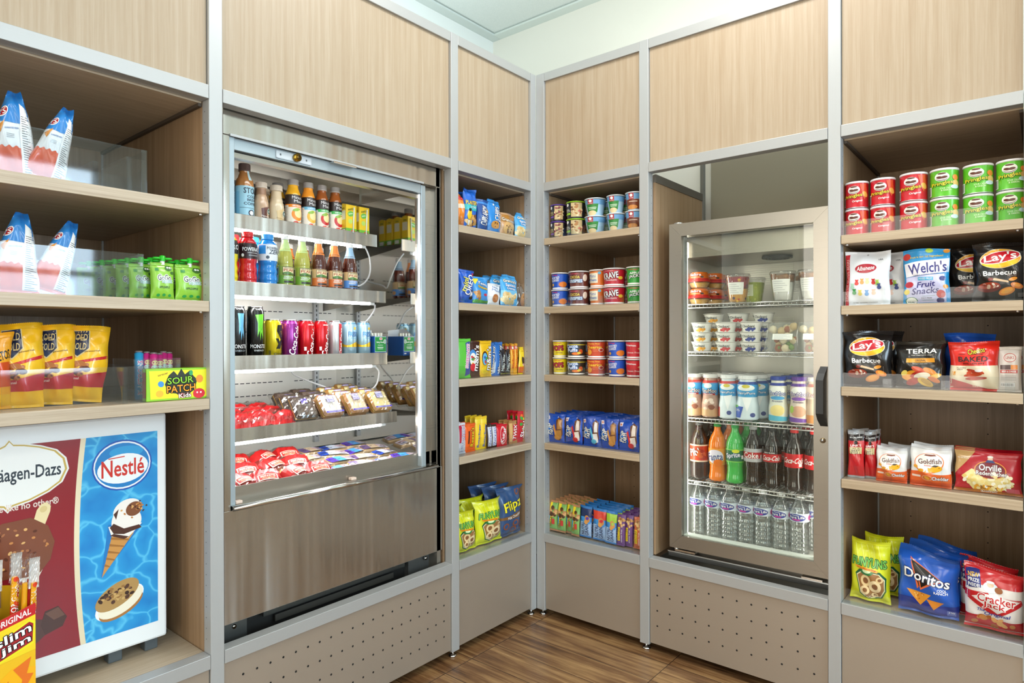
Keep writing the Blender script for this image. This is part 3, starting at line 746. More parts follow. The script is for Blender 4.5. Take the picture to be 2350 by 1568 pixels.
def bag_surface(W, H, T, seed, amp=1.0, pinch=.05, taper=0.0):
    rg = random.Random(seed); ph = [rg.uniform(0, 6.28) for _ in range(8)]
    NU, NV = 24, 30
    def f(u, v):
        p = max(0.0, 1 - abs(2 * u - 1) ** 2.6) ** .55 * max(0.0, sin(pi * min(1, max(0, (v - .04) / .9)))) ** .5
        pl = 1 - sin(pi * v) ** .8; rd = abs(sin(5.5 * u + 3.5 * v + ph[7])) ** .6 - .6
        wr = amp * T * (.08 * sin(8 * u + 5 * v + ph[0]) * sin(7 * v + ph[1]) + .11 * sin((13 + 4 * sin(ph[2])) * u + ph[2] + 3 * v) * pl - .06 * rd * (abs(2 * u - 1) ** 1.5 + pl) + .012 * sin(19 * (u + v) + ph[3]))
        x = (u - .5) * W * (1 - pinch * sin(pi * v) ** .7 - taper * v) + W * amp * .010 * sin(11 * v + ph[1] + (3 if u > .5 else 0)) * abs(2 * u - 1)
        z = H * (v + .016 * sin(4 * u + ph[4]) * v * min(1, amp))
        lean = .10 * T * sin(2.2 * v + ph[5]) + T * amp * .38 * max(0, v - .84) / .16 * sin(3.5 * u + ph[6])
        return x, p, wr * min(1, p + .35), lean, z
    G = [[f(i / NU, j / NV) for i in range(NU + 1)] for j in range(NV + 1)]
    def S(u, v, off, wrap=False, back=False):
        u = min(1, max(0, u)); v = min(1, max(0, v)); a = min(NU - 1, int(u * NU)); b = min(NV - 1, int(v * NV)); fu = u * NU - a; fv = v * NV - b
        q = [(G[b][a][k] * (1 - fu) + G[b][a + 1][k] * fu) * (1 - fv) + (G[b + 1][a][k] * (1 - fu) + G[b + 1][a + 1][k] * fu) * fv for k in range(5)]
        if back: return (q[0], T / 2 * q[1] + q[2] * .5 + q[3] + off, q[4])
        return (q[0], -T / 2 * q[1] + q[2] + q[3] - off, q[4])
    return S, NU, NV
def p_bag(D, w, h, t, seed, opt):
    S, NU, NV = bag_surface(w, h, t, seed, D.get('amp', 1.0), D.get('pinch', .05), D.get('taper', 0))
    ro = D.get('ro', .3); mt = D.get('mt', 0.0)
    base = mat(D['c'], ro, mt, .5, .3) if not D.get('clear') else M_FILM
    mb = MB()
    for back in (False, True):
        vs = [S(i / NU, j / NV, 0, False, back) for j in range(NV + 1) for i in range(NU + 1)]
        fs = [(j * (NU + 1) + i, j * (NU + 1) + i + 1, (j + 1) * (NU + 1) + i + 1, (j + 1) * (NU + 1) + i) for j in range(NV) for i in range(NU)]
        if back: fs = [x[::-1] for x in fs]
        mb.add(vs, fs, base, True)
    # bottom and sides close the bag
    for u in (0, 1):
        vs = [S(u, j / NV, 0, False, bk) for j in range(NV + 1) for bk in (False, True)]
        mb.add(vs, [(2 * j, 2 * j + 1, 2 * j + 3, 2 * j + 2) for j in range(NV)], base)
    gfx(mb, S, w, h, D.get('g', []), ro, False, .0006, .0003 if t > .03 else .0002, mt, .3)
    if opt == 2 or D.get('bk'):
        SB = lambda u, v, off, wrap=False: S(1 - u, v, off, wrap, True)
        gfx(mb, SB, w, h, D.get('bk', [x for x in D.get('g', []) if x[0] == 'b']), ro, False, .0005, .0003, mt)
    if D.get('food'):
        mb.add(*D['food'](w, h, t))
    root = mb.obj(D['n'] if 'n' in D else 'bag')
    for v0, v1, nm in ((.935, 1.0, 'top_seal'), (0.0, .045, 'bottom_seal')):
        if D.get('noseal') or (v0 == 0 and D.get('stand')): continue
        s2 = MB()
        for back in (False, True):
            n_ = 48; vs = []
            for j in range(9):
                for i in range(n_ + 1):
                    u = i / n_; v = v0 + (v1 - v0) * j / 8
                    x, y, z = S(u, v, .0016 + (.0006 if j % 2 else 0), False, back)
                    if j == 8 and v0 > .5: z += .0014 if i % 2 else -.0004
                    vs.append((x, y, z))
            fs = [(j * (n_ + 1) + i, j * (n_ + 1) + i + 1, (j + 1) * (n_ + 1) + i + 1, (j + 1) * (n_ + 1) + i) for j in range(8) for i in range(n_)]
            s2.add(vs, fs, mat(D.get('sc', D['c']) if v0 > .5 else D.get('sb', D.get('sc', D['c'])), ro, mt, .5, .3) if not D.get('clear') else M_FILM, True)
        s2.obj(nm, root)
    return root

def lathe_S(prof, w, h, arc=2.5):
    """prof: [(r fraction of w/2, z fraction of h)] -> surface for printing"""
    pz = [p[1] for p in prof]
    def rad(v):
        for i in range(len(prof) - 1):
            if prof[i][1] <= v <= prof[i + 1][1] and prof[i + 1][1] > prof[i][1]:
                f = (v - prof[i][1]) / (prof[i + 1][1] - prof[i][1]); return (prof[i][0] + (prof[i + 1][0] - prof[i][0]) * f) * w / 2
        return prof[-1][0] * w / 2
    def S(u, v, off, wrap=False):
        th = (u - .5) * (2 * pi if wrap else arc); r = rad(v) + off
        return (r * sin(th), -r * cos(th), v * h)
    return S
PROF = {
 'soda': [(.30, 0), (.78, .0), (.95, .025), (.97, .06), (.88, .16), (.86, .27), (.95, .34), (1, .42), (1, .58), (.95, .66), (.78, .745), (.55, .81), (.40, .86), (.37, .90), (.37, .935)],
 'sodab': [(.30, 0), (.78, .0), (.95, .025), (1, .07), (1, .30), (.97, .40), (1, .50), (1, .62), (.92, .70), (.70, .78), (.46, .85), (.37, .89), (.37, .935)],
 'water': [(.30, 0), (.85, .0), (.97, .02), (.94, .05), (.97, .08), (.9, .115), (.97, .15), (.9, .19), (.97, .225), (.9, .265), (.97, .30), (.9, .345), (.97, .39), (.88, .44), (.92, .5), (.98, .53), (.98, .66), (.93, .70), (.97, .73), (.85, .79), (.60, .86), (.42, .905), (.42, .94)],
 'milk': [(.4, 0), (.92, .0), (1, .03), (1, .30), (.90, .42), (.86, .52), (.93, .64), (.96, .72), (.90, .80), (.76, .86), (.74, .93)],
 'juice': [(.4, 0), (.88, .0), (.98, .03), (1, .35), (1, .62), (.96, .70), (.80, .78), (.68, .83), (.64, .90)],
 'tea': [(.4, 0), (.88, .0), (.98, .03), (1, .08), (1, .40), (.96, .44), (1, .48), (.94, .58), (.76, .70), (.52, .80), (.42, .88), (.40, .93)],
 'power': [(.4, 0), (.88, .0), (1, .04), (.94, .1), (1, .16), (.92, .24), (.98, .30), (.88, .40), (.97, .48), (1, .56), (1, .74), (.94, .80), (.74, .86), (.56, .89), (.54, .91)],
 'frap': [(.4, 0), (.90, .0), (1, .03), (1, .38), (.97, .50), (.82, .62), (.66, .74), (.62, .84), (.70, .87), (.70, .88)],
 'stok': [(.4, 0), (.90, .0), (1, .03), (1, .62), (.94, .70), (.68, .78), (.56, .84), (.56, .88)],
}
def p_bottle(D, w, h, t, seed, opt):
    prof = PROF[D['pf']]; S = lathe_S(prof, w, h)
    m_ = M_PET if D.get('clear') else mat(D['c'], D.get('ro', .12), 0, .6, .4)
    P2 = []
    for i in range(len(prof) - 1):
        a, b = prof[i], prof[i + 1]
        P2 += [(a[0] + (b[0] - a[0]) * (1 - cos(pi * q / 3)) / 2, a[1] + (b[1] - a[1]) * q / 3) for q in range(3)]
    P2.append(prof[-1])
    mb = MB(); mb.lathe([(r * w / 2, z * h) for r, z in P2], m_, 36)
    if D.get('clear'):      # the water inside
        mb.lathe([(max(.001, r * w / 2 - .0014), z * h + .001) for r, z in P2 if z < .80], M_PET, 24)
    if D.get('bg'): gfx(mb, S, w, h, D['bg'], .3, True, .0003, .0001)
    root = mb.obj('drink_bottle')
    lab = MB(); v0, v1 = D['lv']; lc = D['lc']
    gfx(lab, S, w, h, [('b', v0, v1, lc)] + [x for x in D.get('g', []) if x[0] == 'b'], .35, True, .0006, .0001)
    gfx(lab, S, w, h, [x for x in D.get('g', []) if x[0] != 'b'], .35, False, .0012, .00016)
    lab.obj('printed_label', root)
    cap = MB(); r0 = prof[-1][0] * w / 2; z0 = prof[-1][1] * h; rc = r0 * 1.12
    cap.lathe([(r0 * .9, z0 - .003), (rc * 1.04, z0 - .002), (rc * 1.04, z0 + .001), (rc, z0 + .0015), (rc, h - .001), (rc * .9, h), (.001, h)], mat(D['cap'], .4, D.get('cm', 0)), 28)
    if not D.get('cm'):
        for q in range(28):
            th = 2 * pi * q / 28; cap.tube([(rc * sin(th), -rc * cos(th), z0 + .002), (rc * sin(th), -rc * cos(th), h - .002)], .0004, mat(D['cap'], .4), 4)
    cap.obj('bottle_cap', root)
    return root
def p_can(D, w, h, t, seed, opt):
    prof = [(.5, 0), (.78, .0), (.80, .012), (1, .065), (1, .90), (.82, .975)]
    S = lathe_S(prof, w, h)
    mb = MB(); mb.lathe([(r * w / 2, z * h) for r, z in prof], mat(D['c'], .22, D.get('mt', .55), .5, .3), 40)
    gfx(mb, S, w, h, [x for x in D['g'] if x[0] == 'b'], .22, True, .0003, .0001, .5)
    gfx(mb, S, w, h, [x for x in D['g'] if x[0] != 'b'], .25, False, .0008, .00014, .2)
    root = mb.obj('drink_can')
    r = w / 2
    lid = MB(); lid.lathe([(.82 * r, h * .974), (.86 * r, h * .985), (.86 * r, h), (.80 * r, h), (.76 * r, h * .975), (.001, h * .975)], mat('c4c6c8', .2, 1.0), 36)
    lid.box(-.004, .004, -.011, .004, h * .975, h * .975 + .0014, mat('b4b6b8', .25, 1.0), .0004)
    lid.obj('can_lid', root)
    return root
def p_cup(D, w, h, t, seed, opt):
    tp = D.get('tp', .82); sh = D.get('sh', .0)
    prof = [(.3, 0), (tp * .97, 0), (tp, .04)] + [(tp + (.97 - tp) * (q / 6) ** (1 - sh), .04 + .86 * q / 6) for q in range(1, 7)]
    S = lathe_S(prof, w, h)
    m_ = M_PET if D.get('clear') else mat(D['c'], .35, 0, .5, .2)
    mb = MB(); mb.lathe([(r * w / 2, z * h) for r, z in prof], m_, 36, caps=not D.get('clear'))
    gfx(mb, S, w, h, [x for x in D['g'] if x[0] == 'b'], .35, True, .0004, .0001)
    gfx(mb, S, w, h, [x for x in D['g'] if x[0] != 'b'], .35, False, .0009, .00014)
    root = mb.obj('food_cup')
    if D.get('fill'):
        for v0, v1, c, lump in D['fill']:
            fm = MB(); r = w / 2
            rr = lambda v: (tp + (.97 - tp) * v) * r - .0022
            fm.lathe([(.001, v0 * h + .002), (rr(v0), v0 * h + .002), (rr(v1), v1 * h), (.001, v1 * h + .004)], mat(c, .5), 20)
            rg = random.Random(5)
            if lump:
                for q in range(lump):
                    th = rg.uniform(-2, 2); v = rg.uniform(v0 + .03, v1); s_ = rg.uniform(.005, .010)
                    R_ = rr(v) - s_ * .75; c3 = D['lc'][q % len(D['lc'])]
                    fm.lathe([(.001, -s_), (s_ * .7, -s_ * .7), (s_, 0), (s_ * .7, s_ * .7), (.001, s_)], mat(c3, .4), 8, R_ * sin(th), -R_ * cos(th), v * h)
            fm.obj('cup_contents', root)
    r = w / 2; lid = MB(); lc = mat(D['lid'], .35, 0, .5, .2) if D['lid'] != 'clear' else M_FILM
    lid.lathe([(.93 * r, h * .895), (1.0 * r, h * .90), (1.02 * r, h * .92), (1.02 * r, h * .955), (.96 * r, h * .97), (.95 * r, h * .997), (.001, h * .997)] if D.get('deep') else [(.95 * r, h * .93), (1.0 * r, h * .935), (1.03 * r, h * .955), (1.03 * r, h * .985), (.97 * r, h * .997), (.001, h * .995)], lc, 36)
    lid.obj('cup_lid', root)
    return root
def p_chipcan(D, w, h, t, seed, opt):
    prof = [(.4, 0), (.985, 0), (.985, .03), (.97, .04), (.97, .93)]
    S = lathe_S(prof, w, h)
    mb = MB(); mb.lathe([(r * w / 2, z * h) for r, z in prof], mat(D['c'], .3, .15, .5, .4), 40)
    gfx(mb, S, w, h, [x for x in D['g'] if x[0] == 'b'], .3, True, .0003, .0001)
    gfx(mb, S, w, h, [x for x in D['g'] if x[0] != 'b'], .32, False, .0008, .00014)
    root = mb.obj('chip_can')
    r = w / 2
    MB().lathe([(.985 * r, 0), (1.0 * r, .001), (1.0 * r, .0022), (.975 * r, .0028)], mat('c8c8ca', .3, .9), 36).obj('metal_rim', root)
    MB().lathe([(.985 * r, h * .925), (1.0 * r, h * .93), (1.0 * r, h * .985), (.975 * r, h), (.90 * r, h), (.88 * r, h * .985), (.001, h * .985)], mat('e2dede', .35, 0, .5), 40).obj('plastic_lid', root)
    return root
def p_box(D, w, h, t, seed, opt):
    S = lambda u, v, off, wrap=False: ((u - .5) * w, -t / 2 - off, v * h)
    mb = MB(); mb.box(-w / 2, w / 2, -t / 2, t / 2, 0, h, mat(D['c'], .35, 0, .5, .2), .0008)
    gfx(mb, S, w, h, D['g'], .35, False, .0004, .00012)
    SS = lambda u, v, off, wrap=False: (w / 2 + off, (u - .5) * t, v * h)
    gfx(mb, SS, t, h, D.get('side', []), .35, False, .0004, .00012)
    SL = lambda u, v, off, wrap=False: (-w / 2 - off, (.5 - u) * t, v * h)
    gfx(mb, SL, t, h, D.get('side', []), .35, False, .0004, .00012)
    root = mb.obj('carton')
    if D.get('straw'):
        s2 = MB(); s2.tube([(w * .12, -t / 2 - .003, h * .08), (w * .22, -t / 2 - .003, h * .93)], .0022, mat('e8f0e8', .3), 8); s2.obj('straw', root)
        s3 = MB(); s3.add([(-w / 2, -t / 2, h), (w / 2, -t / 2, h), (w / 2, t / 2, h), (-w / 2, t / 2, h), (-w / 2, 0, h + .004), (w / 2, 0, h + .004)], [(0, 1, 5, 4), (2, 3, 4, 5), (0, 4, 3), (1, 2, 5)], mat('e8c83c', .35)); s3.obj('folded_top', root)
    return root
def p_pouch(D, w, h, t, seed, opt):
    hb = h * .80
    D2 = dict(D); D2['noseal'] = False; D2['n'] = 'applesauce_pouch'
    root = p_bag(D2, w, hb, t, seed, 0)
    s = MB(); s.lathe([(.005, hb - .004), (.005, hb + .006)], mat('e8e8e4', .4), 12, 0, 0, 0); s.obj('spout', root)
    c = MB(); zc = hb + .005
    c.lathe([(.0065, zc), (.0065, zc + .012), (.003, zc + .0135)], mat('28b828', .35), 14)
    for sg in (-1, 1):
        c.lathe([(.001, -.0028), (.008, -.0025), (.010, 0), (.008, .0025), (.001, .0028)], mat('28b828', .35), 14, sg * .0125, 0, zc + .006)
    c.obj('screw_cap', root)
    return root
def p_tube(D, w, h, t, seed, opt):
    r = w / 2; prof = [(.8, 0), (1, .02), (1, .95), (.5, .965)]
    S = lathe_S(prof, w, h, 2.8)
    mb = MB(); mb.lathe([(a * r, b * h) for a, b in prof], mat(D['c'], .3, .1, .5, .4), 20)
    gfx(mb, S, w, h, D['g'], .3, False, .0004, .0001)
    root = mb.obj('candy_tube')
    e = MB(); vs = []
    e.lathe([(.5 * r, h * .96), (.95 * r, h * .975), (.75 * r, h), (.3 * r, h * .985)], mat('d4d4d8', .25, .8), 12, smooth=False); e.obj('foil_end', root)
    return root
def p_hummus(D, w, h, t, seed, opt):
    r = w / 2
    mb = MB(); mb.lathe([(.4 * r, 0), (.68 * r, 0), (.70 * r, .02 * h), (.92 * r, .34 * h), (.94 * r, .40 * h)], M_PET, 32)
    S = lathe_S([(.70, 0), (.92, .34), (.94, .40)], w, h)
    root = mb.obj('hummus_cup')
    c = MB(); c.lathe([(.001, .02 * h), (.66 * r, .02 * h), (.88 * r, .33 * h), (.001, .36 * h)], mat('d8a858', .6), 24); c.obj('hummus_filling', root)
    MB().lathe([(.93 * r, .38 * h), (1.04 * r, .39 * h), (1.04 * r, .47 * h), (.95 * r, .50 * h)], mat('c02020', .3), 32).obj('red_rim', root)
    prof = [(.93, .49), (.88, .62), (.80, .90), (.70, 1.0)]
    d = MB(); d.lathe([(a * r, b * h) for a, b in prof], mat('d86818', .3, 0, .5, .3), 32)
    S2 = lathe_S(prof, w, h)
    gfx(d, S2, w, h, [('b', .5, .60, 'c02020')], .3, True, .0003); gfx(d, S2, w, h, [('t', 'Sabra', .5, .84, .5, .17, 'w', 0, 'r'), ('e', .78, .68, .07, .05, 'k'), ('t', 'classic hummus', .5, .68, .4, .05, 'cr')], .3, False, .0008, .0005)
    d.obj('printed_dome', root)
    return root
def p_clam(D, w, h, t, seed, opt):
    # wedge container leaning back
    mb = MB(); a = .35
    def q(x, y, z): return (x * w, y * t + z * h * a * .6, z * h)
    vs = [q(-.5, -.5, 0), q(.5, -.5, 0), q(.5, .5, 0), q(-.5, .5, 0), q(-.42, -.35, 1), q(.42, -.35, 1), q(.42, .45, 1), q(-.42, .45, 1)]
    mb.add(vs, [(0, 3, 2, 1), (4, 5, 6, 7), (0, 1, 5, 4), (1, 2, 6, 5), (2, 3, 7, 6), (3, 0, 4, 7)], M_FILM)
    for i, j in ((0, 1), (1, 5), (5, 4), (4, 0)): mb.tube([vs[i], vs[j]], .0016, M_FILM, 6)
    root = mb.obj('clamshell')
    f = MB(); rg = random.Random(3)
    for i in range(26):
        x, z, y = rg.uniform(-.36, .36), rg.uniform(.07, .88), rg.uniform(-.2, .25); s_ = rg.uniform(.008, .014); p = q(x, y, z)
        f.lathe([(.001, -s_), (s_ * .8, -s_ * .6), (s_, 0), (s_ * .7, s_ * .7), (.001, s_)], mat(['e0cfa4', 'ead9b4', 'd8bc88', '6f8f3a', 'a8562c', 'efe2c4'][i % 6], .6), 8, *p)
    f.obj('sandwich_filling', root)
    S = lambda u, v, off, wrap=False: q((u - .5) * .92, -.5 + .15 * v - off / t, v)
    l_ = MB(); gfx(l_, S, w, h, [('r', .2, .42, .85, .62, 'f6f6f2')] + [('r', .25, z, .25 + ln, z + .006, '9a9aa6') for z, ln in ((.58, .5), (.545, .42), (.51, .52), (.475, .3), (.445, .45))], .5, False, .001); l_.obj('paper_label', root)
    return root
def p_cheese(D, w, h, t, seed, opt):
    mb = MB(); S = lambda u, v, off, wrap=False: ((u - .5) * w, -t / 2 - off, v * h)
    mb.box(-w / 2, w / 2, -t / 2, t / 2, 0, h, mat('16509c', .4), .0008)
    gfx(mb, S, w, h, [('r', .03, .22, .93, .99, 'd8ece0'), ('r', .04, .24, .92, .97, '1f8a3c'), ('e', .5, .88, .13, .07, 'w'), ('e', .5, .88, .11, .055, 'r'), ('t', 'Kraft', .5, .88, .16, .06, 'w'),
        ('t', 'String Cheese', .46, .70, .62, .11, 'w'), ('t', 'MOZZARELLA', .46, .56, .4, .05, 'w'), ('r', .22, .43, .70, .46, 'w'), ('r', .25, .36, .67, .38, 'w'), ('n', .82, .74, .11, .11, .85, 'w', '9fbfae'),
        ('t', '7g PROTEIN', .3, .12, .35, .07, 'w'), ('r', .72, .08, .9, .14, 'w')], .4, False, .0004)
    root = mb.obj('cheese_box')
    f = MB(); f.add([(-w / 2, -t / 2 + .004, h), (w / 2, -t / 2 + .06, h), (w / 2, t / 2, h), (-w / 2, t / 2, h), (-w / 2 - .0, t / 2, h + .028), (w / 2, t / 2, h + .022), (-w / 2, t / 2 - .03, h + .03)], [(3, 2, 5, 4), (0, 3, 4, 6)], mat('e6e6e2', .5)); f.obj('raised_flap', root)
    s = MB()
    for x in (-.02, -.006, .008, .02): s.box(x - .004, x + .004, -t / 2 + .02, -t / 2 + .03, h, h + .012, mat('f0ecd8', .4), .001)
    s.obj('cheese_stick', root)
    return root
# ================================================================== what is printed on each kind of package
FO = ['e0a040', 'c87828', 'f0c060']
def bar(c, txt, tc, oc=None, rot=90, g=(), tw=.72, th=.5, u=.5, v=.5, **k):
    d = dict(c=c, amp=.4, pinch=.0, g=list(g) + [('t', txt, u, v, tw, th, tc, rot, oc)]); d.update(k); return d
LAYS = dict(c='1c1a1a', ro=.22, amp=1.3, sc='262424', g=[('n', .5, .72, .37, .17, .96, 'f8e8c0', 'f0a818'), ('e', .5, .65, .32, .08, 'f8c830'), ('e', .5, .74, .36, .105, 'w', 8), ('e', .5, .74, .345, .092, 'c01828', 8), ('t', "Lay's", .5, .735, .58, .17, 'w', 6),
    ('t', 'Barbecue', .5, .475, .60, .085, 'w'), ('t', 'Flavored', .72, .42, .16, .03, '9a8a80'), ('e', .30, .24, .22, .085, '6c1c14'), ('e', .30, .265, .20, .055, 'a84028'), ('k', 12, .14, .23, .46, .30, .025, ['e8d8c8', 'd8b8a0', '8c2c18']),
    ('p', [(.34, .36), (.40, .39), (.66, .33), (.66, .30)], 'd8b890'), ('e', .33, .37, .05, .03, '7c2014'), ('e', .62, .16, .15, .06, 'e08830', 20), ('e', .62, .165, .11, .04, 'f0a848', 20), ('e', .80, .25, .11, .05, 'd87820', -20), ('e', .80, .26, .07, .03, 'f0a040', -20), ('e', .74, .36, .08, .03, 'e89838', 15), ('r', .80, .06, .90, .13, '5a5858')])
GFISH = dict(c='e9e9e6', ro=.3, sc='d8dadc', sb='e0581c', g=[('b', .04, .36, 'e4601c', .03, 1), ('b', .04, .14, 'd44c14'), ('e', .48, .60, .37, .25, 'e87828', 8), ('e', .48, .61, .345, .23, 'f4efe8', 8), ('t', 'Goldfish', .50, .65, .58, .12, '5a2a1c', 4), ('t', 'BAKED', .46, .545, .18, .03, 'c83820'), ('p', [(.36, .79), (.40, .82), (.62, .82), (.66, .79), (.52, .775)], '7a3a20'),
    ('e', .66, .47, .16, .075, 'f4b018', 12), ('p', [(.46, .50), (.56, .47), (.52, .36), (.47, .42)], 'f0a818'), ('p', [(.55, .53), (.62, .57), (.74, .56), (.66, .52)], '40342c'), ('e', .74, .50, .012, .012, 'k'), ('e', .28, .42, .08, .04, 'f0a828', 10), ('e', .14, .50, .06, .04, 'f0a828'), ('p', [(.38, .40), (.42, .44), (.42, .37)], 'f0a828'),
    ('e', .44, .24, .13, .07, 'f4b080'), ('e', .44, .24, .11, .055, 'd8701c'), ('e', .44, .24, .07, .035, 'f0b028', -30), ('t', 'Cheddar', .75, .235, .38, .085, 'w', 0, '7a2c10'), ('r', .06, .24, .28, .29, 'f0d8c8')])
FUN = dict(c='d8dc20', ro=.28, amp=1.2, g=[('p', [(x, .97), (x + .03, .97), (x + .13, .70), (x + .11, .70)], 'e6ea60') for x in (.1, .25, .4, .55, .7)] + [('p', [(.15, .46), (.25, .53), (.42, .56), (.60, .53), (.78, .52), (.93, .42), (.94, .22), (.80, .08), (.50, .04), (.26, .12)], '1c5a34'), ('p', [(.18, .44), (.30, .50), (.44, .53), (.60, .50), (.76, .49), (.90, .40), (.91, .23), (.78, .10), (.50, .065), (.28, .14)], 'ece6b8'), ('p', [(.20, .43), (.32, .49), (.44, .52), (.60, .49), (.75, .48), (.88, .39), (.89, .24), (.77, .115), (.50, .08), (.30, .15)], '9c6c3c'),
    ('n', .42, .36, .13, .095, .55, 'e8cc94', '8c5c34'), ('n', .66, .28, .16, .105, .5, 'f0d8a8', '8c5c34'), ('n', .40, .20, .12, .075, .5, 'ecd09c', '8c5c34'), ('n', .78, .40, .09, .05, .5, 'e4c48c', '8c5c34'), ('n', .64, .13, .08, .04, .4, 'e8cc94', '8c5c34'), ('e', .45, .51, .17, .06, '2c7a3c'), ('e', .45, .525, .11, .04, 'd8ecb8'),
    ('t', 'FUNYUNS', .5, .655, .86, .14, '7cc850', -3, '145032'), ('p', [(.14, .585), (.18, .60), (.74, .545), (.72, .51), (.2, .555)], 'f4a420'), ('t', 'Onion Flavored Rings', .44, .555, .50, .032, 'b82818', -5)])
CUPW = dict(lid='e9e6e2', tp=.86)
def cup(c, g, **k):
    d = dict(c=c, g=[('b', .04, .12, 'f0eeea')] + g, lid='ece9e6', tp=.86); d.update(k); return d
def pkg(img, kind='c08848'):
    return dict(c='1c4cb0', ro=.2, amp=.9, g=[('b', .93, 1, '2c5cc8'), ('p', [(.05, .78), (.22, .80), (.22, .92), (.05, .91)], 'e4e0ea'), ('e', .135, .85, .05, .035, 'd07850'), ('e', .16, .44, .2, .14, '2c78d0'), ('t', 'POP', .22, .47, .36, .24, 'w', 82, 'k'), ('t', 'TARTS', .37, .42, .34, .18, 'w', 82, 'k'),
        ('p', [(.58, .10), (.50, .22), (.62, .52), (.60, .80), (.76, .90), (.92, .82), (.93, .30), (.78, .08)], '6a4024'), ('p', [(.70, .84), (.86, .80), (.88, .50), (.68, .48)], kind), ('p', [(.56, .42), (.86, .46), (.88, .16), (.62, .12)], kind), ('p', [(.44, .60), (.52, .66), (.64, .30), (.58, .22)], img), ('e', .66, .18, .14, .08, img), ('t', '2', .68, .92, .06, .05, 'w')])
def nut(top, fc):
    return dict(c='2c78c0', amp=.5, g=[('b', .04, .50, '9cb8dc'), ('b', .66, .92, top), ('p', [(.15, .66), (.95, .66), (.95, .45), (.4, .42)], '3c8cd0'), ('t', 'NUTRI', .34, .27, .36, .28, '1c2450', 90), ('t', 'GRAIN', .66, .25, .36, .28, '1c2450', 90), ('e', .68, .60, .20, .12, 'c88440', 20), ('e', .70, .62, .14, .05, fc, 20), ('e', .60, .50, .16, .07, 'd8984c', -20)])
def nat(c):
    return dict(c=c, amp=.5, sc=c, g=[('k', 14, .1, .62, .95, .90, .12, ['c89858', 'e0bc80', '8c5a30']), ('r', .12, .16, .46, .60, 'f4d020'), ('t', 'NATURE', .22, .38, .38, .11, '1c5a34', 90), ('t', 'VALLEY', .37, .38, .38, .11, '1c5a34', 90), ('t', 'Chewy Trail', .66, .32, .40, .14, 'w', 90)])
def teab(lc, nk, liq, nm):
    return dict(pf='tea', c=liq, lv=(.10, .42), lc='c8a878' if nm != 'GREEN TEA' else '8ca040', cap='e4e4e0', bg=[('b', .70, .92, nk)], g=[('r', .16, .26, .84, .41, '3c2818'), ('r', .18, .27, .82, .40, 'e8d8a8'), ('t', 'GOLD', .5, .385, .5, .022, '4a3020'), ('t', 'PEAK', .5, .345, .56, .045, 'a03020'), ('p', [(.18, .27), (.18, .30), (.4, .32), (.82, .29), (.82, .27)], '4c7a34'),
        ('b', .10, .25, lc), ('t', nm, .5, .225, .55, .026, 'w'), ('r', .2, .195, .62, .203, 'e8e8d8'), ('r', .2, .18, .56, .187, 'e8e8d8'), ('r', -.3, .12, -.08, .40, 'e0dcd0'), ('r', -.27, .26, -.11, .38, '3c3838'), ('r', .24, .115, .78, .15, '2c2420'), ('e', 1.12, .16, .16, .05, 'd09860')])
def milk(c, cap, lc2, name, col2, **k):
    return dict(pf='milk', c=c, lv=(.03, .84), lc=c, cap=cap, g=[('b', .80, .86, lc2)] + col2, **k)
MM = lambda top, liq, fr, nm: dict(pf='juice', c=liq, lv=(.02, .68), lc='f4ecdc', cap='c0c0c0', cm=.3, ro=.1, g=[('b', .48, .68, '2c201c'), ('b', .42, .48, top), ('t', 'Minute', .54, .62, .62, .06, 'w', 0, 'k'), ('t', 'Maid', .58, .545, .5, .06, 'w', 0, 'k'), ('t', nm, .5, .45, .5, .03, 'w'), ('e', .55, .28, .34, .13, fr), ('e', .58, .30, .22, .09, 'f4e4a0'), ('e', .45, .37, .2, .03, '8cb43c', 20), ('k', 6, .2, .03, .8, .12, .12, [fr, 'd84828']), ('r', -.25, .05, .05, .46, 'f2ece0')] + [('r', -.2, .08 + q * .03, .0, .09 + q * .03, '8c8880') for q in range(12)])
def soda(liq, lv, lc, g, cap, pf='soda'): return dict(pf=pf, c=liq, lv=lv, lc=lc, g=g, cap=cap, ro=.08)
def yog(c1, c2): return dict(c='f2f0ea', tp=.74, lid='eceae4', g=[('t', 'Chobani', .5, .55, .52, .26, '3c4444'), ('e', .12, .62, .05, .12, '2c3c34'), ('k', 7, .35, .10, .78, .38, .06, [c1, c2]), ('e', .14, .3, .04, .1, '8ca078')])
def straw(c): return c
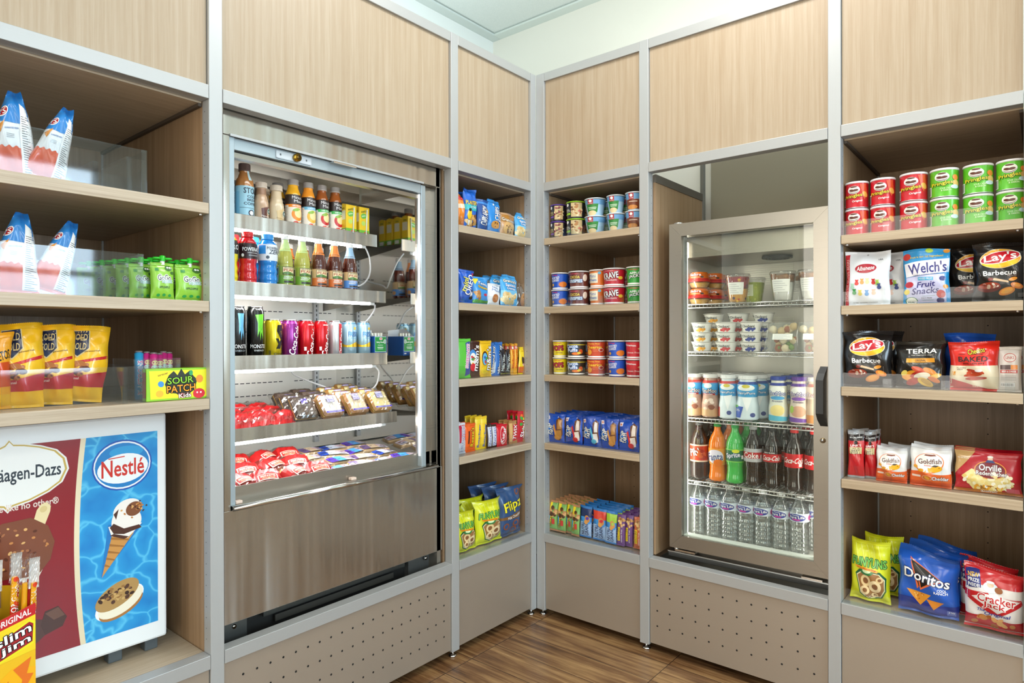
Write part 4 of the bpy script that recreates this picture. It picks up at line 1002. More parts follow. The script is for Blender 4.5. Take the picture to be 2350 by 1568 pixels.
DES = dict(
 # ---- left cabinet
 ruf=(p_bag, dict(c='e8ecee', ro=.2, amp=1.1, pinch=-.10, taper=.74, sc='2878c0', sb='d84c20', g=[('b', .62, 1, '2c80c8', .02, 2, -.06), ('b', .0, .36, 'dc5426', .012, 6), ('e', .12, .74, .16, .06, 'w', 20), ('e', .12, .74, .13, .045, 'b01c24', 20), ('t', "'S", .13, .74, .16, .07, 'w', 20), ('p', [(.0, .56), (.22, .64), (.14, .50)], 'e09030'), ('t', 'GUARANTEED FRESH', .42, .56, .38, .02, '3c70b0', 6)] + [('r', .30, .49 - q * .018, .50, .495 - q * .018, '9098a0') for q in range(3)] + [('p', [(.66, .0), (.64, .5), (.70, .86), (1, .80), (1, .0)], 'f0f0ee')] + [('r', .70, .05 + q * .026, .95 - (q % 3) * .06, .058 + q * .026, '55585c') for q in range(26)],
      bk=[('b', .66, 1, '2c80c8', .015, 3), ('b', .0, .33, 'dc5426', .012, 6)])),
 gold=(p_bag, dict(c='eeb41c', ro=.22, amp=2.0, taper=.05, pinch=-.06, sc='e8b018', g=[('p', [(.0, .36), (.0, .62), (.98, .80), (.98, .40)], 'f0bc20'), ('p', [(.05, .93), (.50, .95), (.56, .70), (.30, .58), (.06, .66)], 'd8c48c'), ('p', [(.06, .92), (.48, .94), (.53, .71), (.30, .60), (.08, .67)], '1c2c4c'), ('t', 'ROLD', .29, .85, .36, .09, 'd8c48c'), ('t', 'GOLD', .29, .73, .36, .09, 'd8c48c'), ('p', [(.0, .50), (.98, .62), (.98, .58), (.0, .47)], 'c01c20'), ('b', .20, .36, 'b81c2c', .0, 1, .10), ('k', 14, .05, .34, .6, .55, .07, ['7a3c18', 'a8642c', '5a2c14']), ('t', 'original', .25, .30, .3, .04, 'f0d8c8', 4), ('t', 'guaranteed fresh', .62, .67, .36, .025, '6a5018', 6)],
      bk=[('b', .20, .36, 'b81c2c', .0, 1, -.10), ('p', [(.0, .05), (.3, .05), (.22, .95), (.0, .9)], 'b81c20'), ('r', .02, .10, .24, .80, 'f0f0ee')] + [('r', .04, .14 + q * .024, .21 - (q % 3) * .03, .148 + q * .024, '55585c') for q in range(26)])),
 cheez=(p_bag, dict(c='e8a01c', ro=.25, g=[('b', .3, .62, 'c84818'), ('b', .0, .2, 'e8b020'), ('t', 'CHEETOS', .5, .7, .8, .12, 'k', 10)])),
 gogo=(p_pouch, dict(c='8cc43c', ro=.28, amp=.5, pinch=.06, g=[('e', .72, .86, .17, .075, '3c6c2c'), ('e', .88, .74, .09, .045, '3c6c2c'), ('e', .68, .88, .05, .028, 'w'), ('e', .78, .88, .04, .024, 'w'), ('t', 'GoGo', .50, .60, .56, .16, '2c3c2c', 0, 'w'), ('t', 'SQUEEZ', .62, .49, .46, .09, '3c9c8c', 0, 'w'), ('t', 'APPLEAPPLE', .5, .34, .46, .06, '2c4c20'), ('e', .26, .12, .07, .04, '2c9c4c'), ('e', .5, .13, .07, .04, '2c9c4c'), ('e', .74, .12, .07, .04, '2c9c4c'), ('r', .14, .78, .28, .86, '3c8c44')])),
 gumb=(p_tube, dict(c='2c9cd0', g=[('t', 'BLASTOONS', .5, .45, .7, .4, 'd83c8c', 90, 'w')])),
 gump=(p_tube, dict(c='c8287c', g=[('e', .5, .78, .3, .05, 'e8d88c'), ('e', .45, .68, .3, .05, 'c8e0c8'), ('e', .6, .60, .28, .05, 'e8c8a8'), ('r', .1, .02, .9, .36, 'd83c8c'), ('t', 'SMARTIES', .5, .3, .5, .5, 'lb', 90, 'w')])),
 sour=(p_box, dict(c='8cc81c', g=[('p', [(.06, .06), (.04, .94), (.96, .94), (.97, .06)], 'e8e414'), ('p', [(.28, .50), (.34, .78), (.42, .92), (.48, .78), (.54, .99), (.60, .80), (.68, .92), (.74, .74), (.80, .62), (.76, .30), (.66, .16), (.56, .04), (.46, .20), (.34, .24)], '1c2414'), ('t', 'SOUR', .53, .62, .42, .21, '8ccc30', 3, 'k'), ('t', 'PATCH', .54, .36, .46, .23, 'f09c1c', 3, 'k'), ('t', 'Kids', .60, .13, .20, .14, 'w', 4, 'r'), ('e', .83, .17, .10, .16, 'd01c30'), ('e', .80, .2, .015, .03, 'w'), ('e', .86, .2, .015, .03, 'w'), ('e', .22, .52, .05, .09, '3c8cd0', -50), ('e', .20, .22, .06, .11, 'f0b428'), ('e', .84, .64, .06, .13, 'e8902c'), ('e', .70, .84, .03, .09, '2ca060'), ('t', 'SOUR THEN SWEET', .25, .82, .16, .05, '8c1c1c', 14)], side=[('r', .1, .1, .9, .9, 'a8342c')])),
 sourb=(p_box, dict(c='7cb81c', g=[])),
 slim=(p_box, dict(c='f0c818', g=[])),
 # ---- fridge
 stok=(p_bottle, dict(pf='stok', c='b07840', lv=(.06, .60), lc='a4d4e4', cap='5c4c48', ro=.12, g=[('t', 'STOK', .62, .52, .72, .10, '1c2c44'), ('t', 'COLD', .66, .42, .5, .045, '1c2c44'), ('t', 'BREW', .66, .36, .5, .045, '1c2c44'), ('t', 'COFFEE', .62, .295, .7, .05, '1c2c44'), ('r', .1, .22, .9, .226, '1c2c44'), ('n', .62, .14, .16, .055, .7, '1c2c44', 'w'), ('r', -.3, .12, .08, .5, '88c0d8'), ('r', .50, .70, .68, .88, 'c8e8f0')])),
 frapm=(p_bottle, dict(pf='frap', c='caa888', lv=(.70, .84), lc='9a7458', cap='e4d8c8', ro=.1, g=[('p', [(.35, .08), (.62, .06), (.60, .30), (.78, .42), (.30, .36)], '5c2c1c'), ('e', .78, .30, .15, .075, 'w'), ('e', .78, .30, .13, .065, '14583c'), ('e', .78, .30, .06, .03, 'w'), ('t', 'frappuccino', .55, .17, .5, .05, 'f4e8d8', -8)])),
 frapv=(p_bottle, dict(pf='frap', c='e0cca8', lv=(.70, .84), lc='dcc8a4', cap='e8dcc8', ro=.1, g=[('p', [(.35, .08), (.62, .06), (.60, .30), (.78, .42), (.30, .36)], 'd8bc84'), ('e', .78, .30, .15, .075, 'w'), ('e', .78, .30, .13, .065, '14583c'), ('e', .78, .30, .06, .03, 'w'), ('t', 'frappuccino', .55, .17, .5, .05, 'a88450', -8)])),
 mmo=(p_bottle, MM('f08c1c', 'f0b428', 'f08c1c', '100% ORANGE')), mmp=(p_bottle, MM('6cb8d8', 'f09c2c', 'f0b83c', 'LIGHT')), mma=(p_bottle, MM('3cb050', '9c5420', 'c82c28', '100% APPLE')),
 mott=(p_box, dict(c='e8c428', straw=1, g=[('r', .0, .0, 1, .22, '6cb03c'), ('r', 0, 0, 1, .05, 'c83428'), ('t', "mott's", .42, .86, .5, .08, '2c4c20', 14), ('e', .42, .70, .28, .09, '6cb44c', 14), ('t', 'juice', .42, .70, .4, .06, 'w', 14), ('e', .65, .08, .25, .10, 'd83c30'), ('e', .40, .45, .2, .08, 'b8d468')], side=[('r', .0, .0, 1, .22, '6cb03c'), ('r', .1, .5, .9, .8, 'e8e4c8'), ('t', "mott's", .5, .88, .5, .08, '2c4c20'), ('r', .15, .05, .85, .18, 'e8e8e4')])),
 powy=(p_bottle, dict(pf='power', c='e4d41c', lv=(.56, .80), lc='1c1c1c', cap='k', g=[('t', 'ZERO', .5, .68, .7, .09, 'w')])),
 powr=(p_bottle, dict(pf='power', c='c81420', lv=(.50, .78), lc='2c1418', cap='c81c20', ro=.08, g=[('t', 'POWERADE', .52, .67, .86, .07, 'w', 0, 'k'), ('r', .3, .60, .8, .612, 'b8b8b8'), ('e', .1, .56, .06, .03, 'w'), ('r', .35, .55, .8, .57, '8c8c8c')])),
 powb=(p_bottle, dict(pf='power', c='1480d0', lv=(.50, .80), lc='e4eaf0', cap='2c8cd0', ro=.08, g=[('r', -.1, .62, .22, .78, '2c8cd8'), ('t', 'POWERADE', .62, .73, .7, .05, '3c4454'), ('t', 'ZERO', .66, .66, .6, .08, '2c3848', 0, None, .2), ('e', .3, .56, .07, .03, '3c4c5c')])),
 teag=(p_bottle, teab('6c9c34', 'b4cc84', 'a8a848', 'GREEN TEA')), teab=(p_bottle, teab('c86c34', 'd87c34', '4a1c10', 'SWEET TEA')), teac=(p_bottle, teab('4c84c8', '94b8d4', '4a1c10', 'UNSWEET TEA')),
 monb=(p_can, dict(c='101214', mt=.3, g=[('p', [(.36, .86), (.66, .86), (.62, .62), (.66, .40), (.58, .52), (.52, .36), (.48, .60), (.42, .46), (.42, .66)], '6cb4dc'), ('t', 'MONSTER', .5, .25, .84, .07, 'w'), ('t', 'ENERGY', .5, .17, .5, .03, '8c9498'), ('t', 'DRINK', .5, .945, .4, .03, 'c8c8c8')])),
 mong=(p_can, dict(c='0e100e', mt=.3, g=[('p', [(.30, .84), (.72, .86), (.66, .62), (.68, .38), (.60, .56), (.53, .36), (.48, .62), (.40, .42), (.42, .68)], '6cc834'), ('t', 'MONSTER', .5, .25, .84, .07, 'w'), ('t', 'ENERGY', .5, .17, .5, .03, 'b8bcb8'), ('t', 'TASTE', .5, .945, .4, .03, 'c8c8c8')])),
 xyel=(p_can, dict(c='d8c41c', g=[('p', [(.52, .86), (.86, .86), (.86, .72), (.66, .72), (.86, .56), (.72, .50), (.48, .70)], '1c1c1c'), ('p', [(.42, .52), (.56, .52), (.66, .40), (.78, .52), (.90, .52), (.66, .26), (.44, .26), (.56, .38)], '1c1c1c'), ('t', 'XYIENCE', .62, .12, .6, .07, '4a4418'), ('r', .1, .06, .2, .22, '5a5420')])),
 pcok=(p_can, dict(c='8c2884', g=[('t', 'Coca-Cola', .56, .48, .76, .34, 'w', 78, None, .3), ('b', .90, .93, 'a83c9c')])),
 coke=(p_can, dict(c='c8101c', g=[('t', 'Coca-Cola', .66, .44, .78, .34, 'w', 78, None, .3), ('r', .2, .2, .32, .3, 'e8d8d8'), ('t', 'ORIGINAL', .6, .88, .4, .04, 'w')])),
 diet=(p_can, dict(c='c4c6ca', g=[('r', .52, .04, .86, .92, 'c0141c'), ('t', 'Diet Coke', .69, .46, .7, .22, 'w', 88)])),
 fres=(p_can, dict(c='a8ccdc', g=[('b', .28, .38, 'e0b42c', .05, 2), ('t', 'FRESCA', .58, .64, .72, .14, '2c6cb0'), ('r', .35, .52, .8, .54, '6c9cc0'), ('b', .92, .95, '5c94bc'), ('e', .6, .8, .08, .04, 'e0b830')])),
 kraft=(p_cheese, {}),
 # ---- corner cabinet
 orgc=(p_bag, dict(c='e88420', g=[('b', .8, 1, 'c82c1c'), ('b', .55, .68, 'f0ccb0')])),
 plan=(p_bag, dict(c='1c64c8', ro=.25, g=[('b', .46, .60, '2cb0b8'), ('t', 'PLANTERS', .5, .65, .86, .10, 'f0d01c', 0, '1c3c7c'), ('t', 'NUT MIX', .6, .54, .5, .06, 'w'), ('k', 22, .1, .03, .95, .40, .10, ['b88848', 'e0c080', '6c4420', 'd8a860']), ('e', .3, .36, .14, .13, 'e8c428'), ('e', .3, .47, .09, .04, 'k'), ('r', .22, .1, .38, .22, 'w')])),
 nutb=(p_bag, dict(c='1c4c94', g=[('t', 'CHIPS AHOY', .5, .5, .6, .5, 'w', 80, '0c2454'), ('b', .86, 1, '3c84d0'), ('e', .7, .66, .1, .06, 'd0a060')])),
 ahoy=(p_bag, dict(c='2884d0', g=[('t', 'CHIPS', .62, .62, .42, .30, 'w', 84, '14306c'), ('t', 'AHOY!', .84, .54, .38, .26, 'w', 84, '14306c'), ('e', .5, .27, .30, .12, 'c88c40'), ('k', 7, .3, .18, .7, .36, .03, ['4a2c14']), ('e', .4, .88, .06, .03, 'w')])),
 gran=(p_bag, dict(c='c89c70', g=[('b', .62, 1, 'b07830', 0, 1, -.2), ('e', .5, .38, .36, .30, 'd8ac70'), ('k', 10, .22, .15, .75, .60, .03, ['5a3418']), ('t', "Grandma's", .5, .72, .9, .14, 'f4e8d0', -4, '4a2814')])),
 sand=(p_bag, dict(c='3c9cd8', g=[('b', .04, .5, '7cc0e4'), ('t', "Grandma's", .5, .80, .76, .10, 'f4f0e0', -4, '4a5868'), ('t', 'Sandwich', .5, .66, .6, .09, 'w', -4, '1c60a8'), ('t', 'Cremes', .5, .56, .5, .08, 'w', -4, '1c60a8'), ('k', 14, .08, .10, .80, .40, .12, ['e4c88c', 'f0dcac', 'd0ac6c']), ('e', .84, .14, .13, .10, '5cb4e8')])),
 oreo=(p_bag, dict(c='1c58c0', g=[('t', 'OREO', .56, .56, .66, .34, 'w', 74, '14246c'), ('t', 'mini', .28, .56, .44, .26, 'e8e040', 74, '14246c'), ('k', 4, .5, .05, .95, .4, .09, ['2c1c18', 'e8e4e0'], 1.0), ('p', [(.7, .92), (.95, .95), (.95, .82)], 'd8346c')])),
 tedd=(p_bag, dict(c='3c94d8', g=[('b', .0, .16, '4c9c3c', .02, 1), ('p', [(.0, .90), (.4, .95), (.1, .7)], 'e8d83c'), ('t', 'Teddy', .55, .74, .6, .12, 'w', -8, '1c3c7c'), ('t', 'Grahams', .55, .62, .6, .09, 'f0d460', -8, '5c3414'), ('k', 9, .1, .16, .4, .50, .07, ['b07840', 'd09c60']), ('e', .74, .36, .13, .05, 'c8283c')])),
 anim=(p_bag, dict(c='e8eaec', g=[('t', 'Honey', .5, .82, .5, .10, '3c6cb0', -8), ('t', 'Maid', .52, .70, .6, .10, '3c6cb0', -8), ('e', .5, .33, .26, .20, 'b4703c'), ('e', .55, .33, .12, .09, 'c88850')])),
 clr=(p_bag, dict(c='cccccc', clear=1, g=[('e', .5, .32, .36, .28, 'b08050'), ('k', 6, .3, .15, .7, .5, .03, ['6c4828']), ('r', .3, .60, .7, .62, 'e8e8e8')])),
 swee=(p_bag, bar('5cc040', 'SWEETARTS', 'd04ca0', 'w', 82, [('p', [(.52, .04), (.92, .10), (.94, .94), (.60, .90)], '3c4c94')], .62, .26, .72, .56)),
 mmb=(p_bag, bar('40241c', "m&m's", 'w', None, 82, [('e', .35, .55, .30, .22, '3c84c8'), ('e', .35, .50, .25, .18, 'e8e4dc'), ('k', 8, .15, .35, .5, .60, .08, ['c82828', 'e8b828', '3c9c3c', '2c5cb8', '8c4820']), ('e', .34, .28, .22, .11, 'c82430')], .72, .42, .62, .54)),
 mmy=(p_bag, bar('e8b820', "m&m's", 'w', '4a2810', 82, [('e', .34, .52, .24, .20, '4a2810'), ('e', .34, .50, .20, .17, '60b0d8'), ('k', 6, .2, .35, .5, .60, .07, ['c82828', '3c9c3c', '2c5cb8']), ('e', .34, .18, .28, .10, 'f0cc2c')], .68, .40, .66, .52, sc='e4b41c')),
 alm=(p_bag, bar('2c6cb8', 'Almond Joy', 'w', '3c2418', 82, [('p', [(.3, .05), (.85, .1), (.9, .45), (.35, .3)], 'd8e4ec')], .82, .42, .56, .5)),
 milk=(p_bag, bar('201c24', 'Milky Way', 'w', '1c3c2c', 82, [('b', .0, .1, '6c6c28')], .66, .6, .5, .5)),
 star=(p_bag, bar('e8a420', 'Starburst', 'c82c1c', None, 90, [('b', .82, 1, 'c82838'), ('r', .2, .84, .8, .92, 'e8f0d0')], .6, .6, .5, .5)),
 rais=(p_bag, dict(c='e8c81c', taper=.22, amp=.4, g=[('b', .04, .28, 'd8641c'), ('t', 'Raisinets', .60, .58, .56, .24, 'c82828', 70, 'w'), ('e', .34, .5, .12, .16, '3c2414', 20), ('r', .2, .84, .5, .88, 'c8a010')])),
 musk=(p_bag, bar('d4d4dc', '3 MUSKETEERS', '2c3c94', 'w', 84, [('p', [(.1, .35), (.9, .45), (.9, .95), (.1, .95)], 'b41c3c')], .86, .4, .55, .48)),
 rees=(p_bag, bar('e86018', "Reese's", 'f4c81c', '4a2010', 84, [('p', [(.2, .3), (.34, .3), (.4, .75), (.26, .75)], '5c2c14')], .66, .34, .62, .52)),
 bfin=(p_bag, bar('f0c824', 'Butterfinger', '1c4cb0', None, 84, [('b', .80, 1, 'f0d43c')], .70, .44, .55, .42)),
 snik=(p_bag, bar('3c2418', 'SNICKERS', '1c44a8', 'w', 84, [('r', .1, .08, .9, .92, 'c8ccd8')], .78, .56, .55, .5)),
 kitk=(p_bag, bar('d0202c', 'KitKat', 'w', None, 72, [('n', .52, .5, .30, .42, .9, 'f0d8d0', 'c01828')], .66, .30, .54, .5)),
 twix=(p_bag, bar('b8844c', 'TWIX', 'w', 'c01820', 78, [('p', [(.35, .1), (.9, .15), (.9, .85), (.4, .8)], 'c81c24'), ('r', .05, .1, .3, .9, 'd8ac6c')], .66, .42, .62, .5)),
 skit=(p_bag, bar('c41c2c', 'Skittles', 'w', '8c1424', 76, [('k', 14, .1, .1, .9, .9, .09, ['e8c828', '3ca040', '7c2c8c', 'e87028'])], .76, .36, .52, .52)),
 funy=(p_bag, FUN),
 flip=(p_bag, dict(c='2c4c78', ro=.3, g=[('t', 'Flipz', .52, .62, .80, .26, 'f0e028', 8, 'k'), ('b', .36, .45, '7c5428', 0, 1, .08), ('t', 'Milk Chocolate', .56, .41, .62, .06, 'w', 7)] + [('n', u, v, .12, .07, .62, '8c4c2c', '2c4c78') for u, v in ((.78, .88), (.22, .22), (.60, .26), (.54, .12), (.88, .20))])),
 # ---- cereal cabinet
 grap=(p_cup, dict(c='2c2830', lid='5c3c9c', tp=.92, g=[('r', .45, .1, .92, .9, 'c8b080'), ('k', 22, .46, .12, .92, .88, .05, ['a8743c', 'e8d0a0', '8c2c44', '6c4420']), ('t', 'REAL', .24, .52, .28, .1, 'd8c880'), ('t', 'MEDLEYS', .24, .40, .32, .08, 'd8c880'), ('e', .22, .80, .08, .09, 'w'), ('r', .06, .22, .4, .30, '7c4cb0')])),
 grag=(p_cup, dict(c='28282c', lid='9cd028', tp=.92, g=[('r', .42, .1, .92, .9, 'c8b080'), ('k', 22, .43, .12, .92, .88, .05, ['a8743c', 'e8d0a0', 'c86c54', '6c4420']), ('t', 'REAL', .22, .52, .28, .1, 'e0e0d0'), ('t', 'MEDLEYS', .22, .42, .32, .08, 'e0e0d0'), ('e', .22, .80, .08, .09, 'w'), ('r', .04, .22, .38, .34, '9cd028')])),
 oatg=(p_cup, dict(c='a8cce4', lid='dce4e8', tp=.70, sh=.15, g=[('b', .62, .90, '6ca0cc'), ('p', [(.24, .20), (.20, .66), (.76, .66), (.72, .20)], '2c8434'), ('e', .46, .16, .22, .14, 'e8d0a0'), ('r', .30, .64, .54, .92, 'b02430'), ('e', .42, .82, .07, .08, 'w'), ('t', 'QUAKER', .42, .69, .2, .05, 'w'), ('r', .30, .44, .68, .48, 'd8ecd0'), ('r', .32, .36, .66, .40, 'd8ecd0')])),
 oatb=(p_cup, dict(c='a8cce4', lid='dce4e8', tp=.70, sh=.15, g=[('b', .62, .90, '6ca0cc'), ('b', .08, .60, '7c3c20'), ('e', .46, .18, .30, .12, 'd89048'), ('r', .32, .60, .56, .92, 'b02430'), ('e', .44, .80, .07, .08, 'w'), ('t', 'QUAKER', .44, .66, .2, .05, 'w'), ('r', .30, .46, .74, .50, 'e8d0b8')])),
 frof=(p_cup, cup('1c50b8', [('t', "Kellogg's", .38, .84, .30, .09, 'd03048'), ('t', 'FROSTED', .38, .68, .46, .13, 'w', 6, None, .2), ('t', 'FLAKES', .36, .53, .44, .13, 'w', 6, None, .2), ('e', .80, .30, .22, .16, 'e07c28'), ('e', .24, .28, .07, .08, 'f0b040')])),
 coco=(p_cup, cup('6c3428', [('t', "Kellogg's", .42, .84, .36, .10, 'd04860'), ('t', 'COCOA', .42, .64, .48, .15, 'e8d85c'), ('t', 'KRISPIES', .46, .42, .60, .17, 'w', 0, '3c8cc8'), ('e', .88, .6, .10, .2, 'e8d8c8')])),
 mini=(p_cup, cup('d8742c', [('r', .04, .25, .62, .80, 'e8e0c8'), ('t', 'Mini', .30, .64, .42, .18, '2c5ca8'), ('t', 'Wheats', .32, .42, .48, .16, '2c5ca8'), ('e', .7, .80, .08, .08, '5cb0d0')])),
 krav=(p_cup, cup('b8182c', [('t', 'KRAVE', .46, .58, .62, .34, 'w', 8, '3c0c14'), ('t', 'CHOCOLATE', .48, .33, .44, .07, 'w'), ('t', "Kellogg's", .42, .84, .30, .07, 'e8b8b8'), ('e', .86, .45, .1, .09, 'e8b83c')])),
 jack=(p_cup, cup('2c9c34', [('t', "Kellogg's", .50, .83, .46, .10, 'c82c44'), ('t', 'APPLE', .55, .64, .46, .12, 'w'), ('t', 'JACKS', .56, .46, .6, .20, 'w', 8, '14381c')])),
 pops=(p_cup, cup('ecd01c', [('t', "Kellogg's", .5, .83, .46, .08, 'c82c3c'), ('t', 'POPS', .5, .55, .70, .30, 'c01c2c', 4, '5c1c2c'), ('r', .4, .26, .8, .29, '6c5c18')])),
 cpuf=(p_cup, cup('3c342c', [('b', .72, .78, 'c8b43c'), ('t', 'Cocoa', .42, .66, .56, .20, 'w', 4, '2c78c8'), ('t', 'Puffs', .44, .44, .50, .20, 'w', 4, '2c78c8'), ('e', .62, .24, .20, .08, 'e87828'), ('e', .84, .36, .1, .14, 'd85c28'), ('e', .76, .28, .09, .06, 'e8d03c')])),
 chee=(p_cup, cup('c84420', [('t', 'Honey Nut', .5, .80, .52, .11, 'f4c038'), ('t', 'Cheerios', .5, .62, .72, .18, 'f8d030'), ('e', .28, .34, .13, .16, 'f0a830'), ('r', .46, .46, .74, .49, 'e87c48'), ('r', .46, .38, .72, .41, 'e87c48'), ('n', .84, .46, .12, .1, .8, 'f0d8c8', 'a83018')])),
 cinn=(p_cup, cup('c81c28', [('t', 'Cinnamon', .36, .74, .56, .11, 'w', -4), ('t', 'Gluten Free', .5, .34, .60, .09, 'f0d0c8'), ('p', [(.70, .55), (.95, .72), (.95, .38)], 'd8a868')])),
 ptb=(p_bag, pkg('c8883c', 'b07c3c')), ptr=(p_bag, pkg('c82c2c', 'e8dcd0')), ptw=(p_bag, pkg('5cb4d0', 'e8e4e0')),
 chew=(p_bag, dict(c='7cac5c', amp=.4, sc='b8845c', g=[('p', [(.1, .62), (.45, .62), (.45, .93), (.1, .93)], 'e8d028'), ('p', [(.1, .2), (.1, .60), (.5, .35)], '50a8d0'), ('k', 12, .25, .48, .9, .78, .16, ['a8703c', 'd0a068', '4a2c18']), ('t', 'Chewy', .36, .32, .34, .30, 'f0d028', 84, 'k'), ('r', .5, .22, .8, .4, 'c83c34'), ('b', .0, .06, 'b8845c')])),
 nutb1=(p_bag, nut('1c2c5c', '5c3ca0')), nutr1=(p_bag, nut('d03c2c', 'c82438')), nutg1=(p_bag, nut('9cc438', '9cb838')),
 natp=(p_bag, nat('6c4484')), nato=(p_bag, nat('c8643c')),
 # ---- glass door cooler
 humm=(p_hummus, {}),
 fruit=(p_cup, dict(clear=1, tp=.68, lid='clear', deep=1, g=[('r', .25, .28, .85, .70, 'f0f0ea')] + [('r', .3, .62 - q * .07, .5 + .08 * (q % 3) + .1, .63 - q * .07, '8c8c98') for q in range(5)], fill=[(.03, .48, 'e8a83c', 12), (.49, .88, 'a02c3c', 14)], lc=['f0b848', 'e89030', '8c2438', 'c83848', '34305c'])),
 grapc=(p_cup, dict(clear=1, tp=.68, lid='clear', deep=1, g=[('r', .1, .28, .6, .72, 'e4ecc8')] + [('r', .15, .62 - q * .09, .45, .63 - q * .09, '7c8c58') for q in range(4)], fill=[(.03, .80, 'b4c038', 14)], lc=['c8d048', 'a8b830'])),
 parf=(p_cup, dict(clear=1, tp=.68, lid='clear', deep=1, g=[('r', .2, .30, .85, .72, 'f2f2ee')] + [('r', .26, .64 - q * .07, .5 + .08 * (q % 3) + .1, .65 - q * .07, '8c8c98') for q in range(5)], fill=[(.03, .62, 'f2f0ea', 0), (.63, .86, '9c6c48', 16)], lc=['a8784c', '7c4c34', 'c89c6c'])),
 yogp=(p_cup, yog('e8a03c', 'f0bc6c')), yogs=(p_cup, yog('c82c34', 'd84c4c')), yogb=(p_cup, yog('2c3c8c', '3c4ca0')),
 sandw=(p_clam, {}),
 truc=(p_bottle, milk('b89484', 'e8e4e0', 'c83c34', 'TruMoo', [('b', .03, .20, 'c8a078'), ('b', .52, .80, '4ca4d8', .02, 2), ('e', .45, .74, .2, .06, 'e8f0f4'), ('t', 'TruMoo', .5, .62, .82, .09, 'w', 0, '5c2c1c'), ('r', .1, .52, .85, .56, 'a83028'), ('t', 'Chocolate', .45, .54, .5, .03, 'w'), ('k', 8, .1, .20, .8, .44, .10, ['e8d0c0', '8c5440', 'd8b8a4'])])),
 dair=(p_bottle, milk('dce8ee', 'e8e8e8', 'c8302c', '', [('b', .52, .80, '2c9cd8', .02, 2), ('e', .5, .73, .34, .07, 'f0f4f4'), ('e', .5, .76, .15, .04, 'd0c030'), ('t', 'DairyPure', .5, .60, .72, .06, 'w', 0, '1c6cb0'), ('p', [(.35, .52), (.75, .55), (.55, .2)], 'f4f6f8'), ('e', .6, .14, .1, .05, '2c3c84'), ('r', -.2, .04, .15, .26, 'c8342c')])),
 daib=(p_bottle, milk('d8e6ee', 'ececec', '1c3c94', '', [('b', .52, .80, '2c9cd8', .02, 2), ('e', .5, .73, .34, .07, 'f0f4f4'), ('e', .5, .76, .15, .04, 'd0c030'), ('t', 'DairyPure', .5, .60, .76, .07, 'w', 0, '1c6cb0'), ('p', [(.35, .50), (.75, .52), (.55, .2)], 'f4f6f8'), ('p', [(.0, .05), (.3, .05), (.42, .30), (.0, .32)], '1c4cb0'), ('t', '2%', .18, .22, .2, .05, 'w'), ('e', .75, .12, .1, .05, '2c3c84'), ('r', -.2, .28, .2, .33, '5cb03c')])),
 truv=(p_bottle, milk('e4e4d4', '1c3c9c', '1c3494', '', [('b', .03, .10, '50b4d0'), ('e', .5, .70, .34, .09, 'f4f4f0'), ('t', 'TruMoo', .5, .63, .84, .09, 'w', 0, '2c4ca0'), ('e', .5, .53, .38, .04, '3ca0d8'), ('t', 'Protein', .5, .46, .5, .04, '2c3c6c'), ('e', .5, .26, .32, .12, 'ecd88c'), ('b', .10, .14, '50b4d0', .02, 1)])),
 trup=(p_bottle, milk('d8c8bc', '5c3494', '5c3494', '', [('b', .03, .12, '6c3c9c', .02, 1), ('e', .5, .70, .34, .09, 'f4f4f0'), ('t', 'TruMoo', .5, .63, .84, .09, 'w', 0, '4c2c84'), ('e', .5, .53, .38, .04, '7c4ca8'), ('t', 'Protein', .5, .46, .5, .04, '3c2c5c'), ('e', .5, .26, .34, .12, 'c8987c'), ('e', .2, .3, .12, .08, '9cc04c')])),
 truo=(p_bottle, milk('d8c0a8', 'e4e0dc', 'a84830', '', [('b', .03, .2, 'd08c50'), ('t', 'TruMoo', .5, .63, .84, .09, 'w', 0, '8c2c1c')])),
 pibb=(p_bottle, soda('2c1410', (.30, .60), 'c83c20', [('b', .30, .325, 'e8d0b8'), ('b', .575, .60, 'e8d0b8'), ('t', 'Pibb', .42, .47, .6, .13, 'w', 14, '5c1410'), ('t', 'XTRA', .74, .42, .3, .05, 'e8b83c', 14), ('k', 10, .5, .33, .95, .50, .08, ['d8602c', 'a82818'])], '5c5c5c', 'sodab')),
 fant=(p_bottle, soda('f07c10', (.28, .56), 'f0a030', [('e', .46, .42, .40, .12, 'e8e0f0'), ('t', 'Fanta', .46, .42, .72, .13, '2c3484', 6, 'w'), ('e', .62, .32, .22, .06, 'f0780c')], '2c8c3c')),
 spri=(p_bottle, soda('3cb44c', (.36, .58), '1c6c4c', [('b', .36, .38, '7cd058'), ('b', .56, .58, '7cd058'), ('t', 'Sprite', .48, .47, .62, .10, 'w', 10, '1c4c8c'), ('e', .6, .55, .16, .03, 'd8dc30'), ('r', .85, .42, .95, .48, 'w')], '2c9c44')),
 dcok=(p_bottle, soda('1c0e0a', (.40, .62), 'b8b8bc', [('b', .46, .56, 'b82028'), ('t', 'Coke', .46, .51, .66, .09, 'w'), ('r', .88, .46, .97, .52, 'd8d8d8')], 'b0b0b4')),
 zero=(p_bottle, soda('180c08', (.42, .60), '101010', [('b', .43, .56, 'c01c24'), ('t', 'Coca-Cola', .5, .495, .84, .08, 'w', 0, None, .3), ('t', 'ZERO SUGAR', .42, .58, .5, .02, 'w')], '202020')),
 cokb=(p_bottle, soda('1c0e0a', (.38, .60), 'c01420', [('t', 'Coca-Cola', .5, .495, .88, .09, 'w', 0, None, .3), ('r', .72, .40, .86, .45, 'e8e0e0')], 'c81c20')),
